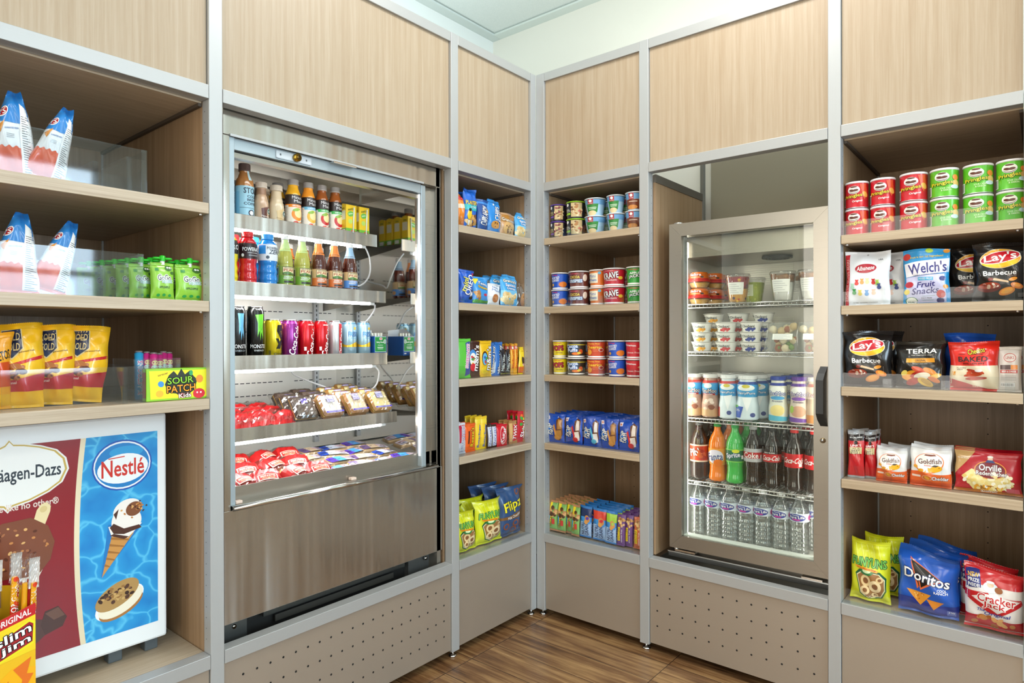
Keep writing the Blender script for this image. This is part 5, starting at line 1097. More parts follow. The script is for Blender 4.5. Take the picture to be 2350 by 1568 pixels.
 watr=(p_bottle, dict(pf='water', clear=1, c='w', lv=(.56, .70), lc='dfe8f2', cap='eef0f2', g=[('e', .45, .63, .40, .060, '2c3c94'), ('t', 'Pure Life', .47, .635, .66, .045, 'w', 4), ('t', 'Nestle', .42, .668, .3, .014, 'w'), ('e', .45, .595, .18, .012, 'c83c9c'), ('e', 1.1, .63, .12, .045, 'c83c94')])),
 # ---- right cabinet
 prr=(p_chipcan, dict(c='c41424', g=[('p', [(.62, .88), (.86, .90), (.92, .50), (.80, .30), (.72, .45)], 'd8542c'), ('e', .82, .50, .09, .12, 'e8b050', 30), ('n', .42, .68, .21, .15, .9, 'w', '5c2c1c'), ('e', .42, .69, .19, .12, 'f0e8dc'), ('e', .36, .66, .10, .045, '5c2c1c', -12), ('e', .48, .66, .10, .045, '5c2c1c', 12), ('e', .42, .79, .12, .03, '5c2c1c'), ('t', 'Pringles', .40, .44, .62, .16, 'f4cc28', 8, '3c3c14'), ('t', 'Original', .54, .25, .34, .09, 'w', 4), ('r', -.1, .08, .06, .42, 'e8dcd8')] + [('r', -.09 + q * .03, .1, -.075 + q * .03, .38, '3c3434') for q in range(5)])),
 prg=(p_chipcan, dict(c='5cb424', g=[('e', .82, .66, .10, .10, 'e88c3c', 30), ('e', .84, .46, .11, .12, 'e8c070', 30), ('e', .80, .34, .14, .07, 'c8e0e4'), ('n', .42, .70, .21, .15, .9, 'w', '5c2c1c'), ('e', .42, .71, .19, .12, 'f0ecdc'), ('e', .36, .68, .10, .045, '5c2c1c', -12), ('e', .48, .68, .10, .045, '5c2c1c', 12), ('e', .42, .81, .12, .03, '5c2c1c'), ('t', 'Pringles', .42, .46, .62, .16, 'e8dc28', 8, '1c4414'), ('t', 'SOUR CREAM', .54, .30, .34, .06, 'e4f4c8', 2), ('t', '& ONION', .54, .23, .28, .05, 'e4f4c8', 2), ('r', -.1, .08, .08, .40, 'e8ece0')] + [('r', -.09 + q * .03, .1, -.075 + q * .03, .38, '34402c') for q in range(5)])),
 gumi=(p_bag, dict(c='e9ebee', ro=.25, sc='e0e4e8', noseal=1, g=[('p', [(.01, .0), (.01, .93), (.115, .94), (.085, .0)], 'c81c28'), ('t', '12 FLAVOR GUMMI BEARS', .055, .45, .80, .055, 'f0c8c0', 88), ('e', .48, .68, .24, .085, 'b01c30', 4), ('t', 'Albanese', .48, .685, .40, .08, 'w', 6, None, .25), ('t', 'USA', .80, .84, .1, .03, '3c4048'), ('e', .50, .94, .022, .016, 'a8aaac'), ('t', 'FAT FREE - GLUTEN FREE - LOW SODIUM', .46, .05, .54, .016, '4a4c54')] +
    [x for (u, v, c) in ((.28, .42, 'd02c28'), (.40, .44, 'f0983c'), (.52, .445, 'f0e49c'), (.66, .43, 'd02c28'), (.75, .41, 'a8cc50'), (.18, .35, 'b8e0c8'), (.78, .34, '4c5c94'), (.23, .25, '4cac5c'), (.36, .23, 'e0c838'), (.51, .225, '2c88c8'), (.66, .24, 'f0b89c')) for x in (('e', u, v - .018, .048, .035, c), ('e', u, v + .028, .034, .024, c), ('e', u - .03, v + .046, .013, .010, c), ('e', u + .03, v + .046, .013, .010, c))])),
 welc=(p_bag, dict(c='2c94d0', ro=.25, sc='2c8ccc', noseal=1, g=[('e', .09, .87, .09, .065, 'c82c24'), ('e', .58, .96, .08, .04, 'a8c83c'), ('e', .93, .96, .07, .04, 'e89838'), ('t', 'Fruit is our 1st Ingredient!', .52, .855, .70, .045, 'f0d040', 3), ('p', [(.04, .74), (.30, .77), (.99, .82), (.99, .57), (.6, .53), (.06, .49)], 'f0eef4'), ('t', "Welch's", .54, .655, .82, .20, '2c2c7c', 5), ('t', 'FAMILY FARMER OWNED', .52, .525, .56, .028, '3c3c7c', 4), ('p', [(.10, .02), (.06, .48), (.92, .54), (.92, .02)], 'ccccec'), ('r', .34, .42, .68, .48, '3cb0dc'), ('t', 'MIXED FRUIT', .51, .45, .30, .034, 'w'), ('t', 'Fruit', .52, .35, .40, .10, '2c2c7c', 5, None, .25), ('t', 'Snacks', .50, .235, .58, .115, '2c2c7c', 4, None, .25), ('e', .14, .35, .10, .055, 'c02838'), ('e', .88, .45, .07, .045, '3c3c7c'), ('e', .82, .165, .09, .075, 'c82c28'), ('e', .80, .05, .08, .05, '3c3c74'), ('e', .09, .22, .07, .05, 'e8d040'), ('e', .19, .05, .13, .075, '2c7c3c'), ('e', .19, .05, .115, .065, 'eef0e4'), ('t', 'REAL', .19, .03, .14, .03, '2c5c34'), ('t', 'FAT FREE', .52, .10, .22, .022, '3c4c44'), ('r', .42, .06, .66, .065, '4c8c5c'), ('r', .42, .135, .70, .14, '4c8c5c'), ('e', .93, .3, .05, .04, 'e89c38')])),
 lays=(p_bag, LAYS),
 terr=(p_bag, dict(c='201e1c', ro=.22, amp=1.2, sc='38342e', g=[('t', 'TERRA', .55, .80, .62, .10, 'f0ede6'), ('t', 'real vegetable chips', .56, .715, .44, .028, 'd8d0c0', 0, None, .25), ('r', .24, .56, .82, .65, 'e09820'), ('t', 'ORIGINAL', .53, .605, .22, .05, '3c2810'), ('t', 'SEA SALT | NON GMO', .52, .53, .30, .022, 'e8e0d0'), ('e', .52, .13, .36, .10, '505054'), ('e', .30, .30, .15, .07, 'e8a030', 30), ('e', .50, .40, .16, .06, 'c84c28', -25), ('e', .72, .37, .15, .06, 'd8842c', -30), ('e', .44, .30, .14, .06, 'b83028', 30), ('e', .20, .33, .08, .05, 'e0c860', 50), ('e', .26, .22, .12, .05, 'e89c38', -20), ('e', .56, .27, .17, .08, 'ece4cc', 10), ('e', .82, .27, .12, .05, 'e8b040', 20), ('e', .80, .20, .13, .05, 'd8742c', -25), ('e', .37, .15, .15, .075, 'a83424', 25), ('e', .62, .14, .17, .08, 'e8c040', -30), ('e', .64, .15, .12, .05, 'c89c30', -30)])),
 chet=(p_bag, dict(c='d8281c', ro=.25, sc='d82c1c', g=[('b', .04, .52, 'eee0c0'), ('t', 'Cheetos', .56, .82, .34, .11, 'f4c828', 10, 'k'), ('r', .2, .755, .34, .762, '3c1814'), ('r', .52, .745, .70, .752, '3c1814'), ('t', 'BAKED', .50, .655, .62, .105, '2c1c18'), ('t', '50% LESS FAT', .52, .565, .46, .03, '2c1c18'), ('t', "FLAMIN'", .26, .475, .20, .03, '2c2420'), ('t', 'HOT', .23, .44, .12, .03, '2c2420'), ('p', [(.0, .04), (.0, .26), (.80, .04)], 'c83028'), ('e', .52, .40, .16, .035, 'b83c28', -20), ('e', .50, .33, .19, .04, 'c04828', 8), ('e', .42, .38, .06, .03, 'd05030', 30), ('e', .56, .26, .22, .035, 'b83c24', 4), ('e', .66, .39, .08, .03, 'c85030', -30), ('e', .62, .42, .08, .03, 'f4f4f4'), ('r', .06, .32, .14, .40, 'e0982c')])),
 bluc=(p_bag, dict(c='1c4ca8', ro=.2, amp=1.6, sc='2458b8', g=[])),
 jerk=(p_bag, dict(c='c8beb2', ro=.2, amp=.4, g=[('r', .08, .05, .88, .95, 'd4ccc4'), ('e', .52, .76, .26, .10, 'b83c34'), ('e', .52, .76, .23, .085, 'e0d8d0'), ('t', 'LINKS', .52, .76, .36, .06, 'b02c28'), ('r', .12, .50, .55, .60, '4a2420'), ('r', .56, .50, .84, .60, 'e88c2c'), ('r', .12, .42, .84, .49, 'c03c30'), ('t', 'BEEF & CHEESE', .48, .455, .6, .035, 'w'), ('r', .14, .12, .72, .20, 'f0ece8')] + [('r', .16 + q * .04, .13, .175 + q * .04, .19, '2c2824') for q in range(13)] + [('r', .14, .26 + q * .025, .78, .268 + q * .025, '9c9088') for q in range(5)])),
 beef=(p_bag, dict(c='c01820', ro=.15, amp=1.6, sc='9c9c9c', g=[('b', .80, .94, '2c2422'), ('t', '80 CALORIES', .5, .87, .8, .03, 'w'), ('e', .5, .76, .12, .04, '1c1816'), ('t', "LINK'S", .5, .70, .66, .05, 'w'), ('r', .12, .52, .88, .66, 'dccf9c'), ('t', 'ORIGINAL', .5, .635, .5, .022, '3c2c20'), ('t', 'BEEF', .5, .59, .50, .04, '2c201c'), ('t', 'STEAK', .5, .54, .62, .045, '2c201c')])),
 gold2=(p_bag, GFISH),
 orvi=(p_bag, dict(c='b41424', ro=.25, noseal=1, g=[('p', [(.0, .98), (.32, .99), (.0, .40)], 'c8a068'), ('t', 'NO ARTIFICIAL', .12, .80, .18, .04, 'f0e4d0'), ('p', [(.10, .36), (.26, .56), (.5, .45), (.78, .50), (.90, .22), (.66, .06), (.30, .05)], 'e8d48c'), ('k', 70, .10, .06, .92, .52, .032, ['f4ecc4', 'f0dc98', 'e4c870', 'faf4dc'], 1.0), ('e', .54, .56, .24, .22, 'e89838'), ('e', .54, .56, .225, .20, '7c1420'), ('t', 'Orville', .54, .62, .34, .16, 'w', 0, '5c0c18'), ('t', 'Redenbacher', .56, .48, .46, .10, 'w', 0, '5c0c18'), ('e', .54, .82, .04, .08, 'e0b498'), ('e', .54, .88, .045, .03, 'e8e4dc'), ('p', [(.46, .74), (.62, .74), (.58, .80), (.50, .80)], '3c4c7c'), ('p', [(.30, .03), (.30, .20), (.74, .20), (.70, .03)], 'e8a428'), ('t', 'BUTTER', .52, .135, .26, .09, '5c3010'), ('b', .0, .07, 'a85c1c'), ('t', 'CLASSIC BAG', .52, .045, .24, .04, 'w'), ('r', .78, .06, .97, .16, 'c85060')])),
 dori=(p_bag, dict(c='2058b8', ro=.22, amp=1.3, sc='2454a8', g=[('p', [(.22, .88), (.80, .60), (.40, .50), (.34, .42)], 'e8703c'), ('p', [(.24, .855), (.76, .61), (.42, .53), (.37, .46)], '1c1410'), ('p', [(.36, .56), (.64, .58), (.40, .415)], 'e8703c'), ('p', [(.385, .57), (.59, .585), (.41, .455)], '1c1410'), ('t', 'Doritos', .50, .62, .78, .155, 'w', -6, '14204c'), ('t', 'COOL', .76, .475, .15, .038, 'w'), ('t', 'RANCH', .74, .435, .22, .038, 'w'), ('b', .0, .24, '24348c', .02, 1), ('p', [(.16, .385), (.58, .375), (.40, .17)], 'e09430'), ('k', 10, .25, .25, .5, .37, .012, ['b86820', 'f0c070']), ('p', [(.50, .30), (.78, .28), (.62, .14)], 'd8842c'), ('r', .82, .06, .96, .14, '6c7cc0'), ('t', '260', .89, .115, .1, .03, 'w')])),
 crac=(p_bag, dict(c='e9e4e0', ro=.22, sc='c01c24', g=[('b', .74, .95, 'c01c24', .015, 1), ('p', [(.0, .52), (.0, .62), (.40, .64), (.60, .40), (.40, .36), (.04, .50)], 'c01c24'), ('p', [(.04, .50), (.30, .60), (.95, .60), (.97, .52), (.60, .30), (.44, .30)], 'c01c24'), ('p', [(.12, .54), (.36, .62), (.94, .58), (.56, .33)], 'e9e4e0'), ('p', [(.02, .92), (.26, .96), (.28, .70), (.02, .66)], '2c3478'), ('t', 'NEW', .15, .86, .19, .055, 'f4c028'), ('t', 'PRIZE', .15, .79, .20, .05, 'w'), ('t', 'INSIDE!', .15, .72, .21, .05, 'w'), ('t', 'Cracker', .54, .55, .64, .13, 'c01c24', -2, 'w'), ('t', 'Jack', .50, .44, .38, .12, 'c01c24', -2, 'w'), ('t', 'The', .28, .345, .14, .05, '3c4494', 0, None, .25), ('t', 'Original', .55, .30, .44, .075, '3c4494', 4, None, .25), ('b', .06, .23, 'b81c24', .012, 1), ('e', .44, .72, .13, .08, 'dce8f0'), ('e', .44, .76, .06, .04, 'e8c0a0'), ('e', .44, .80, .07, .02, 'f4f4f4'), ('e', .58, .70, .07, .05, '9c6038'), ('k', 12, .12, .08, .9, .24, .05, ['c88448', 'a8602c', 'e0a868'])])),
)
# (print, run, width, height, thickness, turn, lean, roll, option, name, category, label, group, [(s, depth, z, label ending)]); metres
ENDS = ['', ', directly behind the front one', ', third from the front', ', fourth from the front', ', fifth from the front', ', lower of its stack', ', lower of its stack in the second row', ', lower of its stack in the third row', ', upper of its stack', ', upper of its stack in the second row', ', upper of its stack in the third row', ', bottom of its stack of three', ', bottom of its stack of three in the second row', ', bottom of its stack of three in the third row', ', middle of its stack of three', ', middle of its stack of three in the second row', ', middle of its stack of three in the third row', ', top of its stack of three', ', top of its stack of three in the second row', ', top of its stack of three in the third row']
ROWS = [
('ruf', 'L', .088, .186, .05, -12, 0, 0, 2, 'chip_bag', 'chip bag', 'blue topped white and orange chip bag leftmost on top left shelf', 'blue and white chip bags', [(1.658, .1, 1.419, 0)]),
('ruf', 'L', .075, .165, .05, -8, 0, 16, 2, 'chip_bag', 'chip bag', 'blue topped white and orange chip bag leaning right beside empty clear bin', 'blue and white chip bags', [(1.614, .08, 1.419, 0)]),
('ruf', 'L', .088, .168, .05, -12, 0, 5, 2, 'chip_bag', 'chip bag', 'blue topped chip bag leftmost on the second shelf of the left bay', 'blue and white chip bags', [(1.661, .1, 1.183, 0)]),
('ruf', 'L', .075, .16, .05, -10, 0, 18, 2, 'chip_bag', 'chip bag', 'blue topped chip bag leaning right beside green pouches shelf bin', 'blue and white chip bags', [(1.605, .1, 1.183, 0)]),
('gogo', 'L', .069, .1076, .03, 0, 0, 0, 0, 'applesauce_pouch', 'pouch', 'green applesauce pouch nearest the metal post', 'green applesauce pouches', [(1.324, .05, 1.183, 0), (1.328, .11, 1.183, 1), (1.324, .17, 1.183, 2), (1.327, .23, 1.183, 3)]),
('gogo', 'L', .054, .1076, .03, 0, 0, 0, 0, 'applesauce_pouch', 'pouch', 'green applesauce pouch in the middle file', 'green applesauce pouches', [(1.387, .05, 1.183, 0), (1.391, .11, 1.183, 1), (1.387, .17, 1.183, 2), (1.39, .23, 1.183, 3)]),
('gogo', 'L', .051, .1025, .03, 0, 0, 0, 0, 'applesauce_pouch', 'pouch', 'green applesauce pouch half behind the clear bin', 'green applesauce pouches', [(1.423, .08, 1.183, 0), (1.435, .125, 1.183, 1), (1.447, .17, 1.183, 2), (1.459, .215, 1.183, 3), (1.473, .26, 1.183, 4)]),
('gold', 'L', .08, .168, .045, -16, 0, 7, 2, 'pretzel_bag', 'chip bag', 'yellow pretzel bag rightmost of the yellow bags in the clear bin', 'yellow pretzel bags', [(1.542, .1, .948, 0)]),
('gold', 'L', .072, .172, .045, -14, 0, 3, 2, 'pretzel_bag', 'chip bag', 'yellow pretzel bag with navy shield in the middle of the bin', 'yellow pretzel bags', [(1.594, .1, .948, 0)]),
('gold', 'L', .074, .175, .045, -14, 0, 0, 2, 'pretzel_bag', 'chip bag', 'yellow pretzel bag with red edge third from right in the bin', 'yellow pretzel bags', [(1.65, .09, .948, 0)]),
('cheez', 'L', .05, .155, .045, 0, 0, 0, 2, 'cracker_bag', 'chip bag', 'orange and yellow snack bag cut by the left picture edge', None, [(1.694, .08, .948, 0)]),
('gumb', 'L', .019, .115, 0, 0, 0, 0, 0, 'candy_tube', 'candy', 'blue gum tube with pink lettering behind the yellow box', None, [(1.42, .1, .948, 0)]),
('gump', 'L', .017, .113, 0, 0, 0, 0, 0, 'candy_tube', 'candy', 'pink candy tube with pale discs, leftmost of the pink tubes', 'pink candy tubes', [(1.403, .1, .948, 0)]),
('gump', 'L', .017, .111, 0, 0, 0, 0, 0, 'candy_tube', 'candy', 'pink candy tube with pale discs, second from left of the pink tubes', 'pink candy tubes', [(1.393, .085, .948, 0)]),
('gump', 'L', .017, .109, 0, 0, 0, 0, 0, 'candy_tube', 'candy', 'pink candy tube with pale discs, third from left of the pink tubes', 'pink candy tubes', [(1.375, .1, .948, 0)]),
('gump', 'L', .017, .113, 0, 0, 0, 0, 0, 'candy_tube', 'candy', 'pink candy tube with pale discs, second from right of the pink tubes', 'pink candy tubes', [(1.361, .11, .948, 0)]),
('gump', 'L', .017, .111, 0, 0, 0, 0, 0, 'candy_tube', 'candy', 'pink candy tube with pale discs, rightmost of the pink tubes', 'pink candy tubes', [(1.346, .115, .948, 0)]),
('sour', 'L', .142, .074, .022, 0, 0, 0, 0, 'candy_box', 'candy box', 'green and yellow gummy candy box beside the metal post', None, [(1.364, .03, .948, 0)]),
('sourb', 'L', .142, .074, .022, 0, 0, 0, 0, 'candy_box', 'candy box', 'green candy box pressed behind the front sour gummy box', None, [(1.352, .056, .948, 0)]),
('stok', 'L', .053, .175, 0, 0, 0, 0, 0, 'coffee_bottle', 'bottle', 'cold brew coffee bottle with pale blue label on top fridge shelf', 'cold brew bottles', [(1.038, .321, 1.447, 0)]),
('stok', 'L', .048, .175, 0, 0, 0, 0, 0, 'coffee_bottle', 'bottle', 'second cold brew bottle half hidden by the left fridge jamb', 'cold brew bottles', [(1.097, .321, 1.447, 0)]),
('frapm', 'L', .044, .1287, 0, 0, 0, 0, 0, 'coffee_bottle', 'bottle', 'glass milk coffee bottle with dark brown swoosh', None, [(.984, .321, 1.447, 0), (.984, .396, 1.447, 1)]),
('frapv', 'L', .047, .1285, 0, 0, 0, 0, 0, 'coffee_bottle', 'bottle', 'glass milk coffee bottle in plain cream vanilla colour', None, [(.933, .321, 1.447, 0), (.933, .396, 1.447, 1)]),
('mmo', 'L', .049, .1576, 0, 0, 0, 0, 0, 'juice_bottle', 'bottle', 'orange juice bottle with orange label and grey cap', 'juice bottles on the top fridge shelf', [(.874, .321, 1.447, 0), (.88, .401, 1.447, 1), (.877, .481, 1.447, 2)]),
('mmp', 'L', .045, .1582, 0, 0, 0, 0, 0, 'juice_bottle', 'bottle', 'orange juice bottle with pale blue band on label', 'juice bottles on the top fridge shelf', [(.818, .321, 1.447, 0), (.822, .401, 1.447, 1), (.82, .481, 1.447, 2)]),
('mma', 'L', .044, .159, 0, 0, 0, 0, 0, 'juice_bottle', 'bottle', 'apple juice bottle, left of the two with green bands', 'juice bottles on the top fridge shelf', [(.766, .321, 1.447, 0), (.766, .401, 1.447, 1), (.769, .481, 1.447, 2)]),
('mma', 'L', .046, .1611, 0, 0, 0, 0, 0, 'juice_bottle', 'bottle', 'apple juice bottle, right of the two with green bands', 'juice bottles on the top fridge shelf', [(.713, .321, 1.447, 0), (.713, .401, 1.447, 1), (.716, .481, 1.447, 2)]),
('mott', 'L', .043, .103, .034, 0, 0, 0, 0, 'juice_box', 'juice box', 'yellow and green juice carton, left of the pair', 'yellow juice cartons', [(.678, .295, 1.447, 0), (.678, .34, 1.447, 1), (.678, .385, 1.447, 2), (.678, .43, 1.447, 3)]),
('mott', 'L', .043, .103, .034, 0, 0, 0, 0, 'juice_box', 'juice box', 'yellow and green juice carton, right of the pair', 'yellow juice cartons', [(.623, .295, 1.447, 0), (.623, .34, 1.447, 1), (.623, .385, 1.447, 2), (.623, .43, 1.447, 3)]),
('powy', 'L', .056, .163, 0, 0, 0, 0, 0, 'sports_drink_bottle', 'bottle', 'yellow sports drink bottle mostly hidden by left jamb', None, [(1.116, .273, 1.246, 0)]),
('powr', 'L', .053, .163, 0, 0, 0, 0, 0, 'sports_drink_bottle', 'bottle', 'red sports drink bottle with black label band', None, [(1.055, .273, 1.246, 0), (1.055, .358, 1.246, 1)]),
('powb', 'L', .057, .163, 0, 0, 0, 0, 0, 'sports_drink_bottle', 'bottle', 'bright blue sports drink bottle with white label', None, [(.991, .273, 1.246, 0), (.991, .358, 1.246, 1)]),
('teag', 'L', .047, .168, 0, 0, 0, 0, 0, 'tea_bottle', 'bottle', 'green tea bottle with pale green neck wrap, left one', 'iced tea bottles on the second fridge shelf', [(.932, .273, 1.246, 0), (.942, .355, 1.246, 1), (.936, .437, 1.246, 2)]),
('teag', 'L', .05, .168, 0, 0, 0, 0, 0, 'tea_bottle', 'bottle', 'green tea bottle with pale green neck wrap, right one', 'iced tea bottles on the second fridge shelf', [(.872, .273, 1.246, 0), (.882, .355, 1.246, 1), (.876, .437, 1.246, 2)]),
('teab', 'L', .05, .168, 0, 0, 0, 0, 0, 'tea_bottle', 'bottle', 'dark tea bottle with orange neck wrap, left one', 'iced tea bottles on the second fridge shelf', [(.812, .273, 1.246, 0), (.822, .355, 1.246, 1), (.816, .437, 1.246, 2)]),
('teab', 'L', .049, .168, 0, 0, 0, 0, 0, 'tea_bottle', 'bottle', 'dark tea bottle with orange neck wrap, right one', 'iced tea bottles on the second fridge shelf', [(.75, .273, 1.246, 0), (.76, .355, 1.246, 1), (.754, .437, 1.246, 2)]),
('teac', 'L', .05, .168, 0, 0, 0, 0, 0, 'tea_bottle', 'bottle', 'dark tea bottle with light blue neck wrap', 'iced tea bottles on the second fridge shelf', [(.689, .273, 1.246, 0), (.699, .355, 1.246, 1), (.693, .437, 1.246, 2)]),
('monb', 'L', .049, .158, 0, 0, 0, 0, 0, 'energy_drink_can', 'can', 'tall black energy can with pale blue claw mark', 'energy drink cans', [(1.09, .272, 1.03, 0), (1.09, .347, 1.03, 1)]),
('mong', 'L', .05, .158, 0, 0, 0, 0, 0, 'energy_drink_can', 'can', 'tall black energy can with green claw mark', 'energy drink cans', [(1.032, .272, 1.03, 0)]),
('xyel', 'L', .05, .121, 0, 0, 0, 0, 0, 'soda_can', 'can', 'yellow drink can with black zigzag', 'soda cans on the third fridge shelf', [(.975, .272, 1.03, 0), (.975, .347, 1.03, 1)]),
('pcok', 'L', .049, .121, 0, 0, 0, 0, 0, 'soda_can', 'can', 'purple cola can with white script', 'soda cans on the third fridge shelf', [(.917, .272, 1.03, 0), (.917, .347, 1.03, 1)]),
('coke', 'L', .049, .121, 0, 0, 0, 0, 0, 'soda_can', 'can', 'red cola can beside the purple can', 'soda cans on the third fridge shelf', [(.861, .272, 1.03, 0), (.861, .347, 1.03, 1)]),
('coke', 'L', .046, .121, 0, 0, 0, 0, 0, 'soda_can', 'can', 'red cola can beside the silver and red can', 'soda cans on the third fridge shelf', [(.805, .272, 1.03, 0), (.805, .347, 1.03, 1)]),
('diet', 'L', .043, .121, 0, 0, 0, 0, 0, 'soda_can', 'can', 'silver cola can with red side panel', 'soda cans on the third fridge shelf', [(.75, .272, 1.03, 0), (.75, .347, 1.03, 1)]),
('fres', 'L', .05, .121, 0, 0, 0, 0, 0, 'soda_can', 'can', 'silver blue citrus soda can, left of the pair', 'soda cans on the third fridge shelf', [(.694, .272, 1.03, 0), (.694, .347, 1.03, 1)]),
('fres', 'L', .049, .121, 0, 0, 0, 0, 0, 'soda_can', 'can', 'silver blue citrus soda can next to cheese box', 'soda cans on the third fridge shelf', [(.634, .272, 1.03, 0), (.634, .347, 1.03, 1)]),
('kraft', 'L', .055, .07, .085, 0, 0, 0, 0, 'cheese_stick_box', 'box', 'green and blue string cheese box with raised white flap', None, [(.577, .29, 1.03, 0)]),
('orgc', 'L', .042, .1205, .035, 0, 0, 0, 0, 'snack_bag', 'chip bag', 'orange snack bag mostly hidden behind the post, top shelf', None, [(.389, .05, 1.485, 0)]),
('plan', 'L', .071, .1462, .035, 0, 0, 0, 1, 'nut_bag', 'chip bag', 'tall blue peanut bag with yellow lettering and teal band', None, [(.336, .045, 1.485, 0), (.336, .095, 1.485, 1)]),
('nutb', 'L', .062, .118, .03, 0, 0, 0, 0, 'cookie_bag', 'chip bag', 'narrow dark blue cookie pack with white lettering turned sideways', None, [(.264, .05, 1.485, 0), (.264, .09, 1.485, 1)]),
('ahoy', 'L', .075, .1253, .03, 0, 0, 0, 0, 'cookie_bag', 'chip bag', 'bright blue chocolate chip cookie pack with vertical white lettering', None, [(.206, .045, 1.485, 0), (.206, .09, 1.485, 1)]),
('gran', 'L', .087, .085, .025, 0, 0, 0, 0, 'cookie_bag', 'chip bag', 'brown and cream wrapped large chocolate chip cookie', None, [(.125, .045, 1.485, 0), (.125, .085, 1.485, 1)]),
('sand', 'L', .089, .098, .03, 0, 0, 0, 0, 'cookie_bag', 'chip bag', 'light blue sandwich creme cookie bag on the top shelf', None, [(.038, .045, 1.485, 0), (.052, .085, 1.485, 1), (.057, .125, 1.485, 2)]),
('oreo', 'L', .074, .1171, .035, 0, 0, 4, 0, 'cookie_bag', 'chip bag', 'royal blue mini cookie bag with vertical white lettering', None, [(.366, .045, 1.2165, 0), (.366, .095, 1.2165, 1)]),
('tedd', 'L', .086, .1016, .03, 0, 0, 0, 0, 'cookie_bag', 'chip bag', 'blue bear graham bag with green and red bottom', None, [(.282, .045, 1.2165, 0), (.282, .085, 1.2165, 1), (.282, .125, 1.2165, 2)]),
('anim', 'L', .07, .0788, .025, 0, 0, 0, 0, 'cookie_bag', 'chip bag', 'white cookie packet with brown cookie printed low down', None, [(.21, .04, 1.2165, 0), (.21, .08, 1.2165, 1)]),
('sand', 'L', .097, .1177, .03, 0, 0, 0, 0, 'cookie_bag', 'chip bag', 'light blue sandwich creme cookie bag on the second shelf', None, [(.127, .04, 1.2165, 0), (.139, .08, 1.2165, 1), (.147, .12, 1.2165, 2)]),
('clr', 'L', .078, .0929, .025, 0, 0, 0, 0, 'cookie_bag', 'chip bag', 'clear wrapped brown cookie at right end of second shelf', None, [(.027, .05, 1.2165, 0)]),
('swee', 'L', .063, .14, .014, 0, 0, 0, 0, 'candy_bar', 'candy', 'green chewy candy bag with pink lettering', 'candy bars on the third shelf of the left corner bay', [(.368, .045, .951, 0), (.368, .07, .951, 1), (.368, .095, .951, 2)]),
('mmb', 'L', .06, .1305, .014, 0, 0, 0, 0, 'candy_bar', 'candy', 'brown chocolate candy bag with white lettering', 'candy bars on the third shelf of the left corner bay', [(.316, .045, .951, 0), (.316, .07, .951, 1), (.316, .095, .951, 2)]),
('mmy', 'L', .065, .1319, .014, 0, 0, 0, 0, 'candy_bar', 'candy', 'yellow peanut candy bag with white lettering', 'candy bars on the third shelf of the left corner bay', [(.253, .045, .951, 0), (.253, .07, .951, 1), (.253, .095, .951, 2)]),
('alm', 'L', .042, .1235, .014, 0, 0, 0, 0, 'candy_bar', 'candy', 'left of the two blue and white coconut bars', 'candy bars on the third shelf of the left corner bay', [(.205, .055, .951, 0), (.205, .08, .951, 1), (.205, .105, .951, 2)]),
('alm', 'L', .046, .1266, .014, 0, 0, 0, 0, 'candy_bar', 'candy', 'right of the two blue and white coconut bars', 'candy bars on the third shelf of the left corner bay', [(.166, .055, .951, 0), (.166, .08, .951, 1), (.166, .105, .951, 2)]),
('milk', 'L', .028, .0966, .014, 0, 0, 0, 0, 'candy_bar', 'candy', 'left of the two black caramel bars', 'candy bars on the third shelf of the left corner bay', [(.153, .045, .951, 0), (.153, .07, .951, 1), (.153, .095, .951, 2)]),
('milk', 'L', .026, .0979, .014, 0, 0, 0, 0, 'candy_bar', 'candy', 'right of the two black caramel bars', 'candy bars on the third shelf of the left corner bay', [(.123, .045, .951, 0), (.123, .07, .951, 1), (.123, .095, .951, 2)]),
('star', 'L', .021, .1196, .014, 0, 0, 0, 0, 'candy_bar', 'candy', 'left of the two orange fruit chew sticks', 'candy bars on the third shelf of the left corner bay', [(.096, .045, .951, 0), (.096, .07, .951, 1), (.096, .095, .951, 2)]),
('star', 'L', .019, .1211, .014, 0, 0, 0, 0, 'candy_bar', 'candy', 'right of the two orange fruit chew sticks', 'candy bars on the third shelf of the left corner bay', [(.074, .045, .951, 0), (.074, .07, .951, 1), (.074, .095, .951, 2)]),
('rais', 'L', .067, .107, .014, 0, 0, 0, 0, 'candy_bar', 'candy', 'yellow raisin candy bag, tapering at the top', 'candy bars on the third shelf of the left corner bay', [(.028, .045, .951, 0), (.028, .07, .951, 1), (.028, .095, .951, 2)]),
('musk', 'L', .038, .1077, .014, 0, 0, 0, 0, 'candy_bar', 'candy', 'red and silver nougat bar with white lettering', 'candy bars on the fourth shelf of the left corner bay', [(.382, .045, .683, 0), (.382, .07, .683, 1), (.382, .095, .683, 2)]),
('rees', 'L', .053, .1015, .014, 0, 0, 0, 0, 'candy_bar', 'candy', 'orange peanut butter cup pack with yellow lettering', 'candy bars on the fourth shelf of the left corner bay', [(.336, .045, .683, 0), (.336, .07, .683, 1), (.336, .095, .683, 2)]),
('bfin', 'L', .031, .121, .014, 0, 0, 0, 0, 'candy_bar', 'candy', 'left of the two yellow peanut bars with blue lettering', 'candy bars on the fourth shelf of the left corner bay', [(.283, .055, .683, 0), (.283, .08, .683, 1), (.283, .105, .683, 2)]),
('bfin', 'L', .034, .1196, .014, 0, 0, 0, 0, 'candy_bar', 'candy', 'right of the two yellow peanut bars with blue lettering', 'candy bars on the fourth shelf of the left corner bay', [(.251, .055, .683, 0), (.251, .08, .683, 1), (.251, .105, .683, 2)]),
